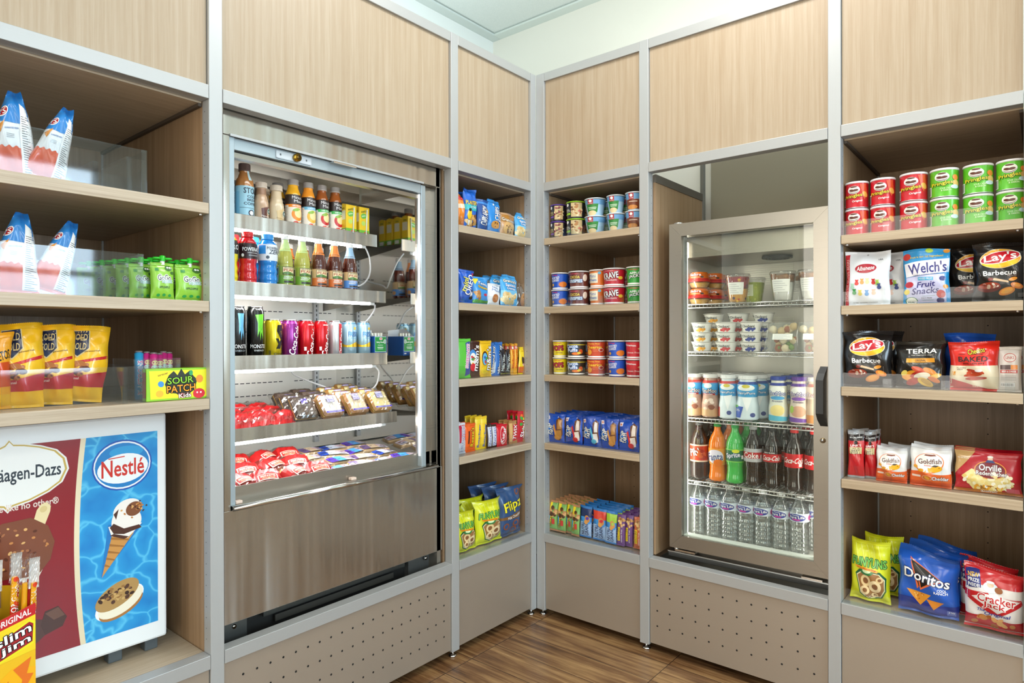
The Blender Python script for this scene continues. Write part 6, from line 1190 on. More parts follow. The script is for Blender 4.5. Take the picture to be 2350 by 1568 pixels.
('snik', 'L', .024, .0861, .014, 0, 0, 0, 0, 'candy_bar', 'candy', 'left of the two brown and blue peanut bars', 'candy bars on the fourth shelf of the left corner bay', [(.233, .045, .683, 0), (.233, .07, .683, 1), (.233, .095, .683, 2)]),
('snik', 'L', .027, .0851, .014, 0, 0, 0, 0, 'candy_bar', 'candy', 'right of the two brown and blue peanut bars', 'candy bars on the fourth shelf of the left corner bay', [(.207, .045, .683, 0), (.207, .07, .683, 1), (.207, .095, .683, 2)]),
('kitk', 'L', .061, .0813, .014, 0, 0, 0, 0, 'candy_bar', 'candy', 'red wafer bar with white lettering in oval', 'candy bars on the fourth shelf of the left corner bay', [(.166, .04, .683, 0), (.166, .065, .683, 1), (.166, .09, .683, 2)]),
('twix', 'L', .051, .0886, .014, 0, 0, 0, 0, 'candy_bar', 'candy', 'gold caramel bar with big red and white letters', 'candy bars on the fourth shelf of the left corner bay', [(.093, .045, .683, 0), (.093, .07, .683, 1), (.093, .095, .683, 2)]),
('skit', 'L', .067, .1206, .014, 0, 0, 0, 0, 'candy_bar', 'candy', 'red fruit candy bag with rainbow lettering, largest on its shelf', 'candy bars on the fourth shelf of the left corner bay', [(.032, .045, .683, 0), (.032, .07, .683, 1), (.032, .095, .683, 2)]),
('funy', 'L', .104, .1441, .05, 0, 0, 0, 0, 'onion_ring_bag', 'chip bag', 'yellow onion ring bag cut off by the metal post', None, [(.363, .05, .332, 0), (.353, .12, .332, 1)]),
('funy', 'L', .137, .1603, .05, 0, 0, 0, 0, 'onion_ring_bag', 'chip bag', 'yellow onion ring bag standing beside dark blue pretzel bag', None, [(.236, .05, .332, 0), (.251, .12, .332, 1)]),
('flip', 'L', .13, .1839, .045, 0, 0, 0, 1, 'pretzel_bag', 'chip bag', 'dark blue chocolate pretzel bag with yellow bubble lettering', None, [(.112, .05, .332, 0), (.124, .11, .332, 1), (.142, .16, .332, 2)]),
('grap', 'R', .062, .0665, 0, 13, 0, 0, 0, 'cereal_cup', 'cup', 'purple lidded granola cup', 'oatmeal and granola cups', [(.069, .055, 1.485, 5), (.069, .055, 1.5515, 8), (.069, .14, 1.485, 6), (.069, .14, 1.5515, 9)]),
('grag', 'R', .074, .0665, 0, 13, 0, 0, 0, 'cereal_cup', 'cup', 'lime lidded granola cup', 'oatmeal and granola cups', [(.153, .055, 1.485, 5), (.153, .055, 1.5515, 8), (.153, .14, 1.485, 6), (.153, .14, 1.5515, 9)]),
('oatg', 'R', .08, .0665, 0, 13, 0, 0, 0, 'cereal_cup', 'cup', 'green label oatmeal cup next to granola', 'oatmeal and granola cups', [(.241, .055, 1.485, 5), (.241, .055, 1.5515, 8), (.241, .14, 1.485, 6), (.241, .14, 1.5515, 9)]),
('oatg', 'R', .068, .0665, 0, 13, 0, 0, 0, 'cereal_cup', 'cup', 'green label oatmeal cup beside brown ones', 'oatmeal and granola cups', [(.33, .055, 1.485, 5), (.33, .055, 1.5515, 8), (.33, .14, 1.485, 6), (.33, .14, 1.5515, 9)]),
('oatb', 'R', .067, .0665, 0, 13, 0, 0, 0, 'cereal_cup', 'cup', 'brown label oatmeal cup', 'oatmeal and granola cups', [(.408, .055, 1.485, 5), (.408, .055, 1.5515, 8), (.408, .14, 1.485, 6), (.408, .14, 1.5515, 9)]),
('frof', 'R', .07, .0665, 0, 13, 0, 0, 0, 'cereal_cup', 'cup', 'blue flakes cereal cup on the second shelf', 'cereal cups on the second shelf', [(.078, .055, 1.2165, 5), (.078, .055, 1.283, 8), (.078, .14, 1.2165, 6), (.078, .14, 1.283, 9)]),
('coco', 'R', .082, .0665, 0, 13, 0, 0, 0, 'cereal_cup', 'cup', 'brown rice cereal cup with white letters', 'cereal cups on the second shelf', [(.168, .055, 1.2165, 5), (.168, .055, 1.283, 8), (.168, .14, 1.2165, 6), (.168, .14, 1.283, 9)]),
('mini', 'R', .065, .0665, 0, 13, 0, 0, 0, 'cereal_cup', 'cup', 'orange wheat cereal cup', 'cereal cups on the second shelf', [(.252, .055, 1.2165, 5), (.252, .055, 1.283, 8), (.252, .14, 1.2165, 6), (.252, .14, 1.283, 9)]),
('krav', 'R', .085, .0665, 0, 13, 0, 0, 0, 'cereal_cup', 'cup', 'red chocolate cereal cup with white letters', 'cereal cups on the second shelf', [(.323, .055, 1.2165, 5), (.323, .055, 1.283, 8), (.323, .14, 1.2165, 6), (.323, .14, 1.283, 9)]),
('jack', 'R', .067, .0665, 0, 13, 0, 0, 0, 'cereal_cup', 'cup', 'green apple cereal cup', 'cereal cups on the second shelf', [(.411, .055, 1.2165, 5), (.411, .055, 1.283, 8), (.411, .14, 1.2165, 6), (.411, .14, 1.283, 9)]),
('pops', 'R', .058, .0665, 0, 13, 0, 0, 0, 'cereal_cup', 'cup', 'yellow cereal cup with red letters', 'cereal cups on the third shelf', [(.077, .055, .951, 5), (.077, .055, 1.0175, 8), (.077, .14, .951, 6), (.077, .14, 1.0175, 9)]),
('cpuf', 'R', .076, .0665, 0, 13, 0, 0, 0, 'cereal_cup', 'cup', 'dark brown puffs cereal cup', 'cereal cups on the third shelf', [(.154, .055, .951, 5), (.154, .055, 1.0175, 8), (.154, .14, .951, 6), (.154, .14, 1.0175, 9)]),
('chee', 'R', .074, .0665, 0, 13, 0, 0, 0, 'cereal_cup', 'cup', 'orange red oat ring cereal cup', 'cereal cups on the third shelf', [(.245, .055, .951, 5), (.245, .055, 1.0175, 8), (.245, .14, .951, 6), (.245, .14, 1.0175, 9)]),
('frof', 'R', .068, .0665, 0, 13, 0, 0, 0, 'cereal_cup', 'cup', 'blue flakes cereal cup on the third shelf', 'cereal cups on the third shelf', [(.334, .055, .951, 5), (.334, .055, 1.0175, 8), (.334, .14, .951, 6), (.334, .14, 1.0175, 9)]),
('cinn', 'R', .07, .0665, 0, 13, 0, 0, 0, 'cereal_cup', 'cup', 'red cinnamon cereal cup', 'cereal cups on the third shelf', [(.409, .055, .951, 5), (.409, .055, 1.0175, 8), (.409, .14, .951, 6), (.409, .14, 1.0175, 9)]),
('ptb', 'R', .088, .112, .022, 0, 0, 0, 0, 'toaster_pastry_pack', 'snack pack', 'blue foil pastry pack, brown pastry print, leftmost', 'blue toaster pastry packs', [(.067, .04, .683, 0), (.071, .08, .683, 1), (.064, .12, .683, 2), (.071, .16, .683, 3), (.067, .2, .683, 4)]),
('ptr', 'R', .083, .112, .022, 0, 0, 0, 0, 'toaster_pastry_pack', 'snack pack', 'blue foil pastry pack, red pastry print, second from left', 'blue toaster pastry packs', [(.153, .04, .683, 0), (.157, .08, .683, 1), (.15, .12, .683, 2), (.157, .16, .683, 3), (.153, .2, .683, 4)]),
('ptw', 'R', .079, .112, .022, 0, 0, 0, 0, 'toaster_pastry_pack', 'snack pack', 'blue foil pastry pack, blueberry pastry print, third from left', 'blue toaster pastry packs', [(.234, .04, .683, 0), (.238, .08, .683, 1), (.231, .12, .683, 2), (.238, .16, .683, 3), (.234, .2, .683, 4)]),
('ptb', 'R', .074, .112, .022, 0, 0, 0, 0, 'toaster_pastry_pack', 'snack pack', 'blue foil pastry pack, brown pastry print, second from right', 'blue toaster pastry packs', [(.312, .04, .683, 0), (.316, .08, .683, 1), (.309, .12, .683, 2), (.316, .16, .683, 3), (.312, .2, .683, 4)]),
('ptr', 'R', .084, .112, .022, 0, 0, 0, 0, 'toaster_pastry_pack', 'snack pack', 'blue foil pastry pack, red pastry print, rightmost', 'blue toaster pastry packs', [(.393, .04, .683, 0), (.397, .08, .683, 1), (.39, .12, .683, 2), (.397, .16, .683, 3), (.393, .2, .683, 4)]),
('chew', 'R', .045, .118, .016, 0, 4, 0, 0, 'snack_bar', 'snack bar', 'green and brown chewy bar, leftmost', 'wrapped snack bars on the lowest shelf', [(.05, .04, .332, 0), (.053, .07, .332, 1), (.048, .1, .332, 2), (.053, .13, .332, 3), (.05, .16, .332, 4)]),
('chew', 'R', .042, .118, .016, 0, 4, 0, 0, 'snack_bar', 'snack bar', 'green and brown chewy bar, second from left', 'wrapped snack bars on the lowest shelf', [(.093, .04, .332, 0), (.096, .07, .332, 1), (.091, .1, .332, 2), (.096, .13, .332, 3), (.093, .16, .332, 4)]),
('chew', 'R', .031, .118, .016, 0, 4, 0, 0, 'snack_bar', 'snack bar', 'green and brown chewy bar, third from left', 'wrapped snack bars on the lowest shelf', [(.123, .05, .332, 0), (.126, .08, .332, 1), (.121, .11, .332, 2), (.126, .14, .332, 3), (.123, .17, .332, 4)]),
('chew', 'R', .036, .118, .016, 0, 4, 0, 0, 'snack_bar', 'snack bar', 'green and brown chewy bar, fourth from left', 'wrapped snack bars on the lowest shelf', [(.162, .035, .332, 0), (.165, .065, .332, 1), (.16, .095, .332, 2), (.165, .125, .332, 3), (.162, .155, .332, 4)]),
('nutb1', 'R', .053, .118, .016, 0, 4, 0, 0, 'snack_bar', 'snack bar', 'blue fruit filled bar with navy top', 'wrapped snack bars on the lowest shelf', [(.2, .045, .332, 0), (.203, .075, .332, 1), (.198, .105, .332, 2), (.203, .135, .332, 3), (.2, .165, .332, 4)]),
('nutr1', 'R', .057, .118, .016, 0, 4, 0, 0, 'snack_bar', 'snack bar', 'blue fruit filled bar with red top', 'wrapped snack bars on the lowest shelf', [(.262, .045, .332, 0), (.265, .075, .332, 1), (.26, .105, .332, 2), (.265, .135, .332, 3), (.262, .165, .332, 4)]),
('nutg1', 'R', .046, .118, .016, 0, 4, 0, 0, 'snack_bar', 'snack bar', 'blue fruit filled bar with green top', 'wrapped snack bars on the lowest shelf', [(.316, .04, .332, 0), (.319, .07, .332, 1), (.314, .1, .332, 2), (.319, .13, .332, 3), (.316, .16, .332, 4)]),
('natp', 'R', .034, .112, .016, 0, 4, 0, 0, 'snack_bar', 'snack bar', 'purple nut bar with yellow logo, left one', 'wrapped snack bars on the lowest shelf', [(.357, .04, .332, 0), (.36, .07, .332, 1), (.355, .1, .332, 2), (.36, .13, .332, 3), (.357, .16, .332, 4)]),
('natp', 'R', .032, .112, .016, 0, 4, 0, 0, 'snack_bar', 'snack bar', 'purple nut bar with yellow logo, right one', 'wrapped snack bars on the lowest shelf', [(.384, .05, .332, 0), (.387, .08, .332, 1), (.382, .11, .332, 2), (.387, .14, .332, 3), (.384, .17, .332, 4)]),
('nato', 'R', .035, .112, .016, 0, 4, 0, 0, 'snack_bar', 'snack bar', 'orange nut bar with yellow logo by the post', 'wrapped snack bars on the lowest shelf', [(.424, .045, .332, 0), (.427, .075, .332, 1), (.422, .105, .332, 2), (.427, .135, .332, 3), (.424, .165, .332, 4)]),
('humm', 'R', .08, .056, 0, 0, 0, 0, 0, 'hummus_cup', 'cup', 'red lidded orange hummus cup, lower in the front stack', 'hummus cups stacked in the cooler', [(.598, .18, 1.212, 0)]),
('humm', 'R', .08, .056, 0, 0, 0, 0, 0, 'hummus_cup', 'cup', 'red lidded orange hummus cup, upper in the front stack', 'hummus cups stacked in the cooler', [(.598, .18, 1.2705, 0)]),
('humm', 'R', .08, .056, 0, 0, 0, 0, 0, 'hummus_cup', 'cup', 'red lidded orange hummus cup, lower in the middle stack', 'hummus cups stacked in the cooler', [(.623, .26, 1.212, 0)]),
('humm', 'R', .08, .056, 0, 0, 0, 0, 0, 'hummus_cup', 'cup', 'red lidded orange hummus cup, upper in the middle stack', 'hummus cups stacked in the cooler', [(.623, .26, 1.2705, 0)]),
('humm', 'R', .08, .056, 0, 0, 0, 0, 0, 'hummus_cup', 'cup', 'red lidded orange hummus cup, lower in the rear stack', 'hummus cups stacked in the cooler', [(.62, .34, 1.212, 0)]),
('humm', 'R', .08, .056, 0, 0, 0, 0, 0, 'hummus_cup', 'cup', 'red lidded orange hummus cup, upper in the rear stack', 'hummus cups stacked in the cooler', [(.62, .34, 1.2705, 0)]),
('fruit', 'R', .084, .098, 0, 0, 0, 0, 1, 'fruit_cup', 'cup', 'clear cup of cut fruit with white handwritten label', None, [(.741, .17, 1.212, 0)]),
('grapc', 'R', .08, .09, 0, 0, 0, 0, 1, 'fruit_cup', 'cup', 'clear cup of green fruit behind the mixed fruit cup', None, [(.769, .25, 1.212, 0)]),
('parf', 'R', .084, .098, 0, 0, 0, 0, 1, 'parfait_cup', 'cup', 'clear yogurt parfait cup with label, left one', 'yogurt parfait cups', [(.891, .17, 1.212, 0)]),
('parf', 'R', .084, .098, 0, 0, 0, 0, 1, 'parfait_cup', 'cup', 'clear yogurt parfait cup standing behind the others', 'yogurt parfait cups', [(.905, .27, 1.212, 0)]),
('parf', 'R', .084, .098, 0, 0, 0, 0, 1, 'parfait_cup', 'cup', 'clear yogurt parfait cup cut by the door frame', 'yogurt parfait cups', [(.979, .17, 1.212, 0)]),
('yogp', 'R', .075, .0335, 0, 0, 0, 0, 0, 'yogurt_cup', 'cup', 'white yogurt cup with peach print', 'white yogurt cups in the cooler', [(.613, .17, 1.046, 11), (.613, .17, 1.0795, 14), (.613, .17, 1.113, 17)]),
('yogp', 'R', .075, .0335, 0, 0, 0, 0, 0, 'yogurt_cup', 'cup', 'white yogurt cup with peach print, back stack, lowest', 'white yogurt cups in the cooler', [(.621, .26, 1.046, 0)]),
('yogp', 'R', .075, .0335, 0, 0, 0, 0, 0, 'yogurt_cup', 'cup', 'white yogurt cup with peach print, back stack, second from bottom', 'white yogurt cups in the cooler', [(.621, .26, 1.0795, 0)]),
('yogp', 'R', .075, .0335, 0, 0, 0, 0, 0, 'yogurt_cup', 'cup', 'white yogurt cup with peach print, back stack, third from bottom', 'white yogurt cups in the cooler', [(.621, .26, 1.113, 0)]),
('yogp', 'R', .075, .0335, 0, 0, 0, 0, 0, 'yogurt_cup', 'cup', 'white yogurt cup with peach print, back stack, topmost', 'white yogurt cups in the cooler', [(.621, .26, 1.1465, 0)]),
('yogs', 'R', .075, .0335, 0, 0, 0, 0, 0, 'yogurt_cup', 'cup', 'white yogurt cup with strawberry print', 'white yogurt cups in the cooler', [(.701, .17, 1.046, 11), (.701, .17, 1.0795, 14), (.701, .17, 1.113, 17)]),
('yogs', 'R', .075, .0335, 0, 0, 0, 0, 0, 'yogurt_cup', 'cup', 'white yogurt cup with strawberry print, back stack, lowest', 'white yogurt cups in the cooler', [(.711, .26, 1.046, 0)]),
('yogs', 'R', .075, .0335, 0, 0, 0, 0, 0, 'yogurt_cup', 'cup', 'white yogurt cup with strawberry print, back stack, second from bottom', 'white yogurt cups in the cooler', [(.711, .26, 1.0795, 0)]),
('yogs', 'R', .075, .0335, 0, 0, 0, 0, 0, 'yogurt_cup', 'cup', 'white yogurt cup with strawberry print, back stack, third from bottom', 'white yogurt cups in the cooler', [(.711, .26, 1.113, 0)]),
('yogs', 'R', .075, .0335, 0, 0, 0, 0, 0, 'yogurt_cup', 'cup', 'white yogurt cup with strawberry print, back stack, topmost', 'white yogurt cups in the cooler', [(.711, .26, 1.1465, 0)]),
('yogb', 'R', .075, .0335, 0, 0, 0, 0, 0, 'yogurt_cup', 'cup', 'white yogurt cup with blueberry print', 'white yogurt cups in the cooler', [(.787, .17, 1.046, 11), (.787, .17, 1.0795, 14), (.787, .17, 1.113, 17)]),
('yogb', 'R', .075, .0335, 0, 0, 0, 0, 0, 'yogurt_cup', 'cup', 'white yogurt cup with blueberry print, back stack, lowest', 'white yogurt cups in the cooler', [(.798, .26, 1.046, 0)]),
('yogb', 'R', .075, .0335, 0, 0, 0, 0, 0, 'yogurt_cup', 'cup', 'white yogurt cup with blueberry print, back stack, second from bottom', 'white yogurt cups in the cooler', [(.798, .26, 1.0795, 0)]),
('yogb', 'R', .075, .0335, 0, 0, 0, 0, 0, 'yogurt_cup', 'cup', 'white yogurt cup with blueberry print, back stack, third from bottom', 'white yogurt cups in the cooler', [(.798, .26, 1.113, 0)]),
('yogb', 'R', .075, .0335, 0, 0, 0, 0, 0, 'yogurt_cup', 'cup', 'white yogurt cup with blueberry print, back stack, topmost', 'white yogurt cups in the cooler', [(.798, .26, 1.1465, 0)]),
('sandw', 'R', .105, .095, .05, 0, 0, 0, 0, 'sandwich_box', 'container', 'clear clamshell of sandwich wraps with white label, left one', 'clear sandwich clamshells', [(.896, .15, 1.046, 0)]),
('sandw', 'R', .105, .095, .05, 0, 0, 0, 0, 'sandwich_box', 'container', 'clear clamshell of sandwich wraps cut by door frame', 'clear sandwich clamshells', [(.99, .15, 1.046, 0)]),
('truc', 'R', .057, .15, 0, 9, 0, 0, 0, 'milk_bottle', 'bottle', 'chocolate milk bottle with brown label, leftmost', 'milk bottles on the third cooler shelf', [(.583, .171, .814, 0), (.595, .243, .814, 1), (.601, .315, .814, 2), (.607, .387, .814, 3)]),
('truc', 'R', .058, .15, 0, 9, 0, 0, 0, 'milk_bottle', 'bottle', 'chocolate milk bottle with brown label, second from left', 'milk bottles on the third cooler shelf', [(.643, .172, .814, 0), (.655, .244, .814, 1), (.661, .316, .814, 2), (.667, .388, .814, 3)]),
('dair', 'R', .063, .15, 0, 9, 0, 0, 0, 'milk_bottle', 'bottle', 'white milk bottle with red collar', 'milk bottles on the third cooler shelf', [(.707, .174, .814, 0), (.719, .246, .814, 1), (.725, .318, .814, 2), (.731, .39, .814, 3)]),
('daib', 'R', .073, .15, 0, 9, 0, 0, 0, 'milk_bottle', 'bottle', 'white milk bottle with dark blue collar', 'milk bottles on the third cooler shelf', [(.773, .175, .814, 0), (.785, .247, .814, 1), (.791, .319, .814, 2), (.797, .391, .814, 3)]),
('truv', 'R', .059, .15, 0, 9, 0, 0, 0, 'milk_bottle', 'bottle', 'yellow vanilla milk bottle with blue cap', 'milk bottles on the third cooler shelf', [(.873, .179, .814, 0), (.885, .251, .814, 1), (.891, .323, .814, 2), (.897, .395, .814, 3)]),
('trup', 'R', .057, .15, 0, 9, 0, 0, 0, 'milk_bottle', 'bottle', 'purple capped milk bottle with purple label', 'milk bottles on the third cooler shelf', [(.938, .181, .814, 0), (.95, .253, .814, 1), (.956, .325, .814, 2), (.962, .397, .814, 3)]),
('truo', 'R', .053, .15, 0, 9, 0, 0, 0, 'milk_bottle', 'bottle', 'milk bottle cut by the door frame', 'milk bottles on the third cooler shelf', [(.987, .182, .814, 0), (.999, .254, .814, 1), (1.005, .326, .814, 2), (1.011, .398, .814, 3)]),
('pibb', 'R', .063, .203, 0, 9, 0, 0, 0, 'soda_bottle', 'bottle', 'dark soda bottle with orange red label', 'soda bottles on the fourth cooler shelf', [(.604, .166, .594, 0), (.619, .242, .594, 1), (.624, .318, .594, 2)]),
('fant', 'R', .06, .203, 0, 9, 0, 0, 0, 'soda_bottle', 'bottle', 'bright orange soda bottle with green cap', 'soda bottles on the fourth cooler shelf', [(.67, .168, .594, 0), (.685, .244, .594, 1), (.69, .32, .594, 2)]),
('spri', 'R', .062, .203, 0, 9, 0, 0, 0, 'soda_bottle', 'bottle', 'green lemon soda bottle', 'soda bottles on the fourth cooler shelf', [(.732, .169, .594, 0), (.747, .245, .594, 1), (.752, .321, .594, 2)]),
('dcok', 'R', .06, .203, 0, 9, 0, 0, 0, 'soda_bottle', 'bottle', 'dark cola bottle with grey and red label', 'soda bottles on the fourth cooler shelf', [(.793, .171, .594, 0), (.808, .247, .594, 1), (.813, .323, .594, 2)]),
('zero', 'R', .057, .203, 0, 9, 0, 0, 0, 'soda_bottle', 'bottle', 'dark cola bottle with black cap', 'soda bottles on the fourth cooler shelf', [(.855, .173, .594, 0), (.87, .249, .594, 1), (.875, .325, .594, 2)]),
('cokb', 'R', .06, .203, 0, 9, 0, 0, 0, 'soda_bottle', 'bottle', 'dark cola bottle with red cap and label', 'soda bottles on the fourth cooler shelf', [(.925, .175, .594, 0), (.94, .251, .594, 1), (.945, .327, .594, 2)]),
('cokb', 'R', .056, .203, 0, 9, 0, 0, 0, 'soda_bottle', 'bottle', 'dark cola bottle cut by the door frame', 'soda bottles on the fourth cooler shelf', [(.984, .177, .594, 0), (.999, .253, .594, 1), (1.004, .329, .594, 2)]),
('watr', 'R', .055, .19, 0, 0, 0, 0, 0, 'water_bottle', 'bottle', 'clear water bottle, leftmost in the cooler row', 'water bottles on the cooler floor', [(.598, .166, .392, 0), (.613, .236, .392, 1), (.618, .306, .392, 2)]),
('watr', 'R', .056, .19, 0, 0, 0, 0, 0, 'water_bottle', 'bottle', 'clear water bottle, second from left in the cooler row', 'water bottles on the cooler floor', [(.655, .167, .392, 0), (.67, .237, .392, 1), (.675, .307, .392, 2)]),
('watr', 'R', .06, .19, 0, 0, 0, 0, 0, 'water_bottle', 'bottle', 'clear water bottle, third from left in the cooler row', 'water bottles on the cooler floor', [(.712, .169, .392, 0), (.727, .239, .392, 1), (.732, .309, .392, 2)]),
('watr', 'R', .056, .19, 0, 0, 0, 0, 0, 'water_bottle', 'bottle', 'clear water bottle, middle in the cooler row', 'water bottles on the cooler floor', [(.769, .171, .392, 0), (.784, .241, .392, 1), (.789, .311, .392, 2)]),
('watr', 'R', .057, .19, 0, 0, 0, 0, 0, 'water_bottle', 'bottle', 'clear water bottle, third from right in the cooler row', 'water bottles on the cooler floor', [(.825, .172, .392, 0), (.84, .242, .392, 1), (.845, .312, .392, 2)]),
('watr', 'R', .055, .19, 0, 0, 0, 0, 0, 'water_bottle', 'bottle', 'clear water bottle, second from right in the cooler row', 'water bottles on the cooler floor', [(.883, .174, .392, 0), (.898, .244, .392, 1), (.903, .314, .392, 2)]),
('watr', 'R', .06, .19, 0, 0, 0, 0, 0, 'water_bottle', 'bottle', 'clear water bottle, rightmost in the cooler row', 'water bottles on the cooler floor', [(.941, .176, .392, 0), (.956, .246, .392, 1), (.961, .316, .392, 2)]),
('prr', 'R', .063, .077, 0, 7, 0, 0, 0, 'chip_can', 'chip can', 'red chip can next to the post', 'short chip cans on the top right shelf', [(1.132, .06, 1.387, 5), (1.132, .06, 1.4655, 8)]),
('prr', 'R', .064, .077, 0, 7, 0, 0, 0, 'chip_can', 'chip can', 'red chip can second from the post', 'short chip cans on the top right shelf', [(1.199, .06, 1.387, 5), (1.199, .06, 1.4655, 8)]),
('prr', 'R', .068, .0775, 0, 7, 0, 0, 0, 'chip_can', 'chip can', 'red chip can next to the green cans', 'short chip cans on the top right shelf', [(1.275, .055, 1.387, 5), (1.275, .055, 1.466, 8)]),
('prg', 'R', .067, .0775, 0, 7, 0, 0, 0, 'chip_can', 'chip can', 'green chip can next to the red cans', 'short chip cans on the top right shelf', [(1.346, .055, 1.387, 5), (1.346, .055, 1.466, 8)]),
('prg', 'R', .068, .0775, 0, 7, 0, 0, 0, 'chip_can', 'chip can', 'green chip can in the middle of the green ones', 'short chip cans on the top right shelf', [(1.42, .06, 1.387, 5), (1.42, .06, 1.466, 8)]),
('prg', 'R', .064, .0775, 0, 7, 0, 0, 0, 'chip_can', 'chip can', 'green chip can at the right picture edge', 'short chip cans on the top right shelf', [(1.489, .06, 1.387, 5), (1.489, .06, 1.466, 8)]),
('gumi', 'R', .118, .1559, .035, 0, 0, 0, 1, 'gummy_candy_bag', 'chip bag', 'white gummy candy bag with red side stripe and oval logo', None, [(1.163, .045, 1.184, 0), (1.198, .095, 1.184, 1), (1.193, .145, 1.184, 2)]),
('welc', 'R', .111, .1468, .04, 0, 0, 0, 1, 'fruit_snack_bag', 'chip bag', 'blue and white fruit snack bag with cherries and berries', None, [(1.306, .045, 1.184, 0)]),
('lays', 'R', .119, .1486, .06, 0, 0, 0, 0, 'chip_bag', 'chip bag', 'black barbecue chip bag at right end of second shelf', None, [(1.468, .05, 1.184, 0), (1.408, .13, 1.184, 1)]),
('lays', 'R', .126, .1571, .055, 0, 0, 0, 0, 'chip_bag', 'chip bag', 'black barbecue chip bag beside the post, crumpled top', 'black barbecue chip bags', [(1.164, .045, .951, 0), (1.179, .115, .951, 1)]),
('terr', 'R', .12, .1295, .055, 0, 0, 0, 0, 'vegetable_chip_bag', 'chip bag', 'black vegetable chip bag with orange band', None, [(1.291, .045, .951, 0), (1.289, .115, .951, 1), (1.301, .175, .951, 2)]),
('chet', 'R', .108, .1284, .055, 0, 0, 0, 0, 'cheese_puff_bag', 'chip bag', 'red and cream baked cheese puff bag', None, [(1.412, .045, .951, 0)]),
('bluc', 'R', .117, .15, .05, 0, 0, 0, 0, 'chip_bag', 'chip bag', 'plain blue chip bag behind the red puff bag', None, [(1.398, .115, .951, 0)]),
('jerk', 'R', .051, .1151, .015, 0, 0, 0, 0, 'jerky_pack', 'snack pack', 'clear and white beef and cheese stick pack', None, [(1.486, .045, .951, 0), (1.498, .075, .951, 1)]),
('beef', 'R', .043, .1346, .015, 0, 0, 0, 0, 'jerky_pack', 'snack pack', 'red beef steak pack with black top, front left', 'red beef steak packs', [(1.133, .045, .685, 0), (1.127, .075, .685, 1), (1.133, .105, .685, 2)]),
('beef', 'R', .032, .1334, .015, 0, 0, 0, 0, 'jerky_pack', 'snack pack', 'red beef steak pack with black top, front right', 'red beef steak packs', [(1.167, .06, .685, 0), (1.171, .09, .685, 1), (1.167, .12, .685, 2)]),
('gold2', 'R', .078, .097, .04, 0, 0, 0, 0, 'cracker_bag', 'chip bag', 'orange and white cracker bag, left one', 'orange and white cheddar cracker bags', [(1.223, .045, .685, 0), (1.225, .085, .685, 1), (1.238, .125, .685, 2)]),
('gold2', 'R', .098, .11, .045, 0, 0, 0, 0, 'cracker_bag', 'chip bag', 'orange and white cracker bag, right and larger looking one', 'orange and white cheddar cracker bags', [(1.316, .045, .685, 0), (1.316, .095, .685, 1)]),
('orvi', 'R', .145, .108, .03, 0, 8, 0, 0, 'popcorn_bag', 'snack pack', 'red microwave popcorn pack with oval logo', None, [(1.441, .045, .685, 0), (1.439, .075, .685, 1), (1.437, .105, .685, 2)]),
('funy', 'R', .104, .1736, .06, 0, 0, 0, 0, 'onion_ring_bag', 'chip bag', 'yellow onion ring bag beside the right hand post', None, [(1.167, .06, .332, 0), (1.187, .14, .332, 1)]),
('dori', 'R', .145, .1703, .07, 0, 0, 0, 0, 'tortilla_chip_bag', 'chip bag', 'blue tortilla chip bag with black and orange triangle', None, [(1.309, .05, .332, 0), (1.324, .12, .332, 1), (1.339, .17, .332, 2)]),
('crac', 'R', .128, .162, .06, 0, 0, 0, 0, 'caramel_popcorn_bag', 'chip bag', 'red and white caramel popcorn bag', None, [(1.455, .04, .332, 0), (1.44, .1, .332, 1)]),
]
ITEMS = [(0, d_, r_, p_[0], p_[1], p_[2], w_, h_, t_, rz_, le_, ro_, nm_, ca_, lb_ + ENDS[p_[3]], gr_, op_) for d_, r_, w_, h_, t_, rz_, le_, ro_, op_, nm_, ca_, lb_, gr_, ps_ in ROWS for p_ in ps_]
# ================================================================== placing every package
PROTO = {}
def place(it):
    kind, des, side, s, d, z, w, h, t, rz, lean, roll, name, cat, label, group, opt = it
    run = RL if side == 'L' else RR
    key = (des, w, h, t, opt)
    if key not in PROTO:
        fn, D = DES[des]
        root = fn(D, w, h, t or .03, hash_(des), opt)
        PROTO[key] = root
    else:
        root = dup(PROTO[key])
    root.name = name
    zo = 0
    if roll: zo = abs(sin(R(roll))) * w / 2
    if lean: zo += 0.0
    root.location = Vector(run.P(s, d, z + zo + .0004))
    root.rotation_euler = (Matrix.Rotation(run.rz() + R(rz), 3, 'Z') @ Matrix.Rotation(R(roll), 3, 'Y') @ Matrix.Rotation(R(-lean), 3, 'X')).to_euler()
    tag(root, label, cat)
    if group: root['group'] = group
    elif 'group' in root: del root['group']
    return root
def hash_(s): return sum(ord(c) * (i + 3) for i, c in enumerate(s))
def run_items():
    for n_, it in enumerate(ITEMS):
        o = place(it)
        if DES[it[1]][0] is p_bag and not it[9]:
            # hand-stocked: each pack sits a hair differently
            o.rotation_euler.z += R(((n_ * 37) % 7 - 3) * .6)
run_items()

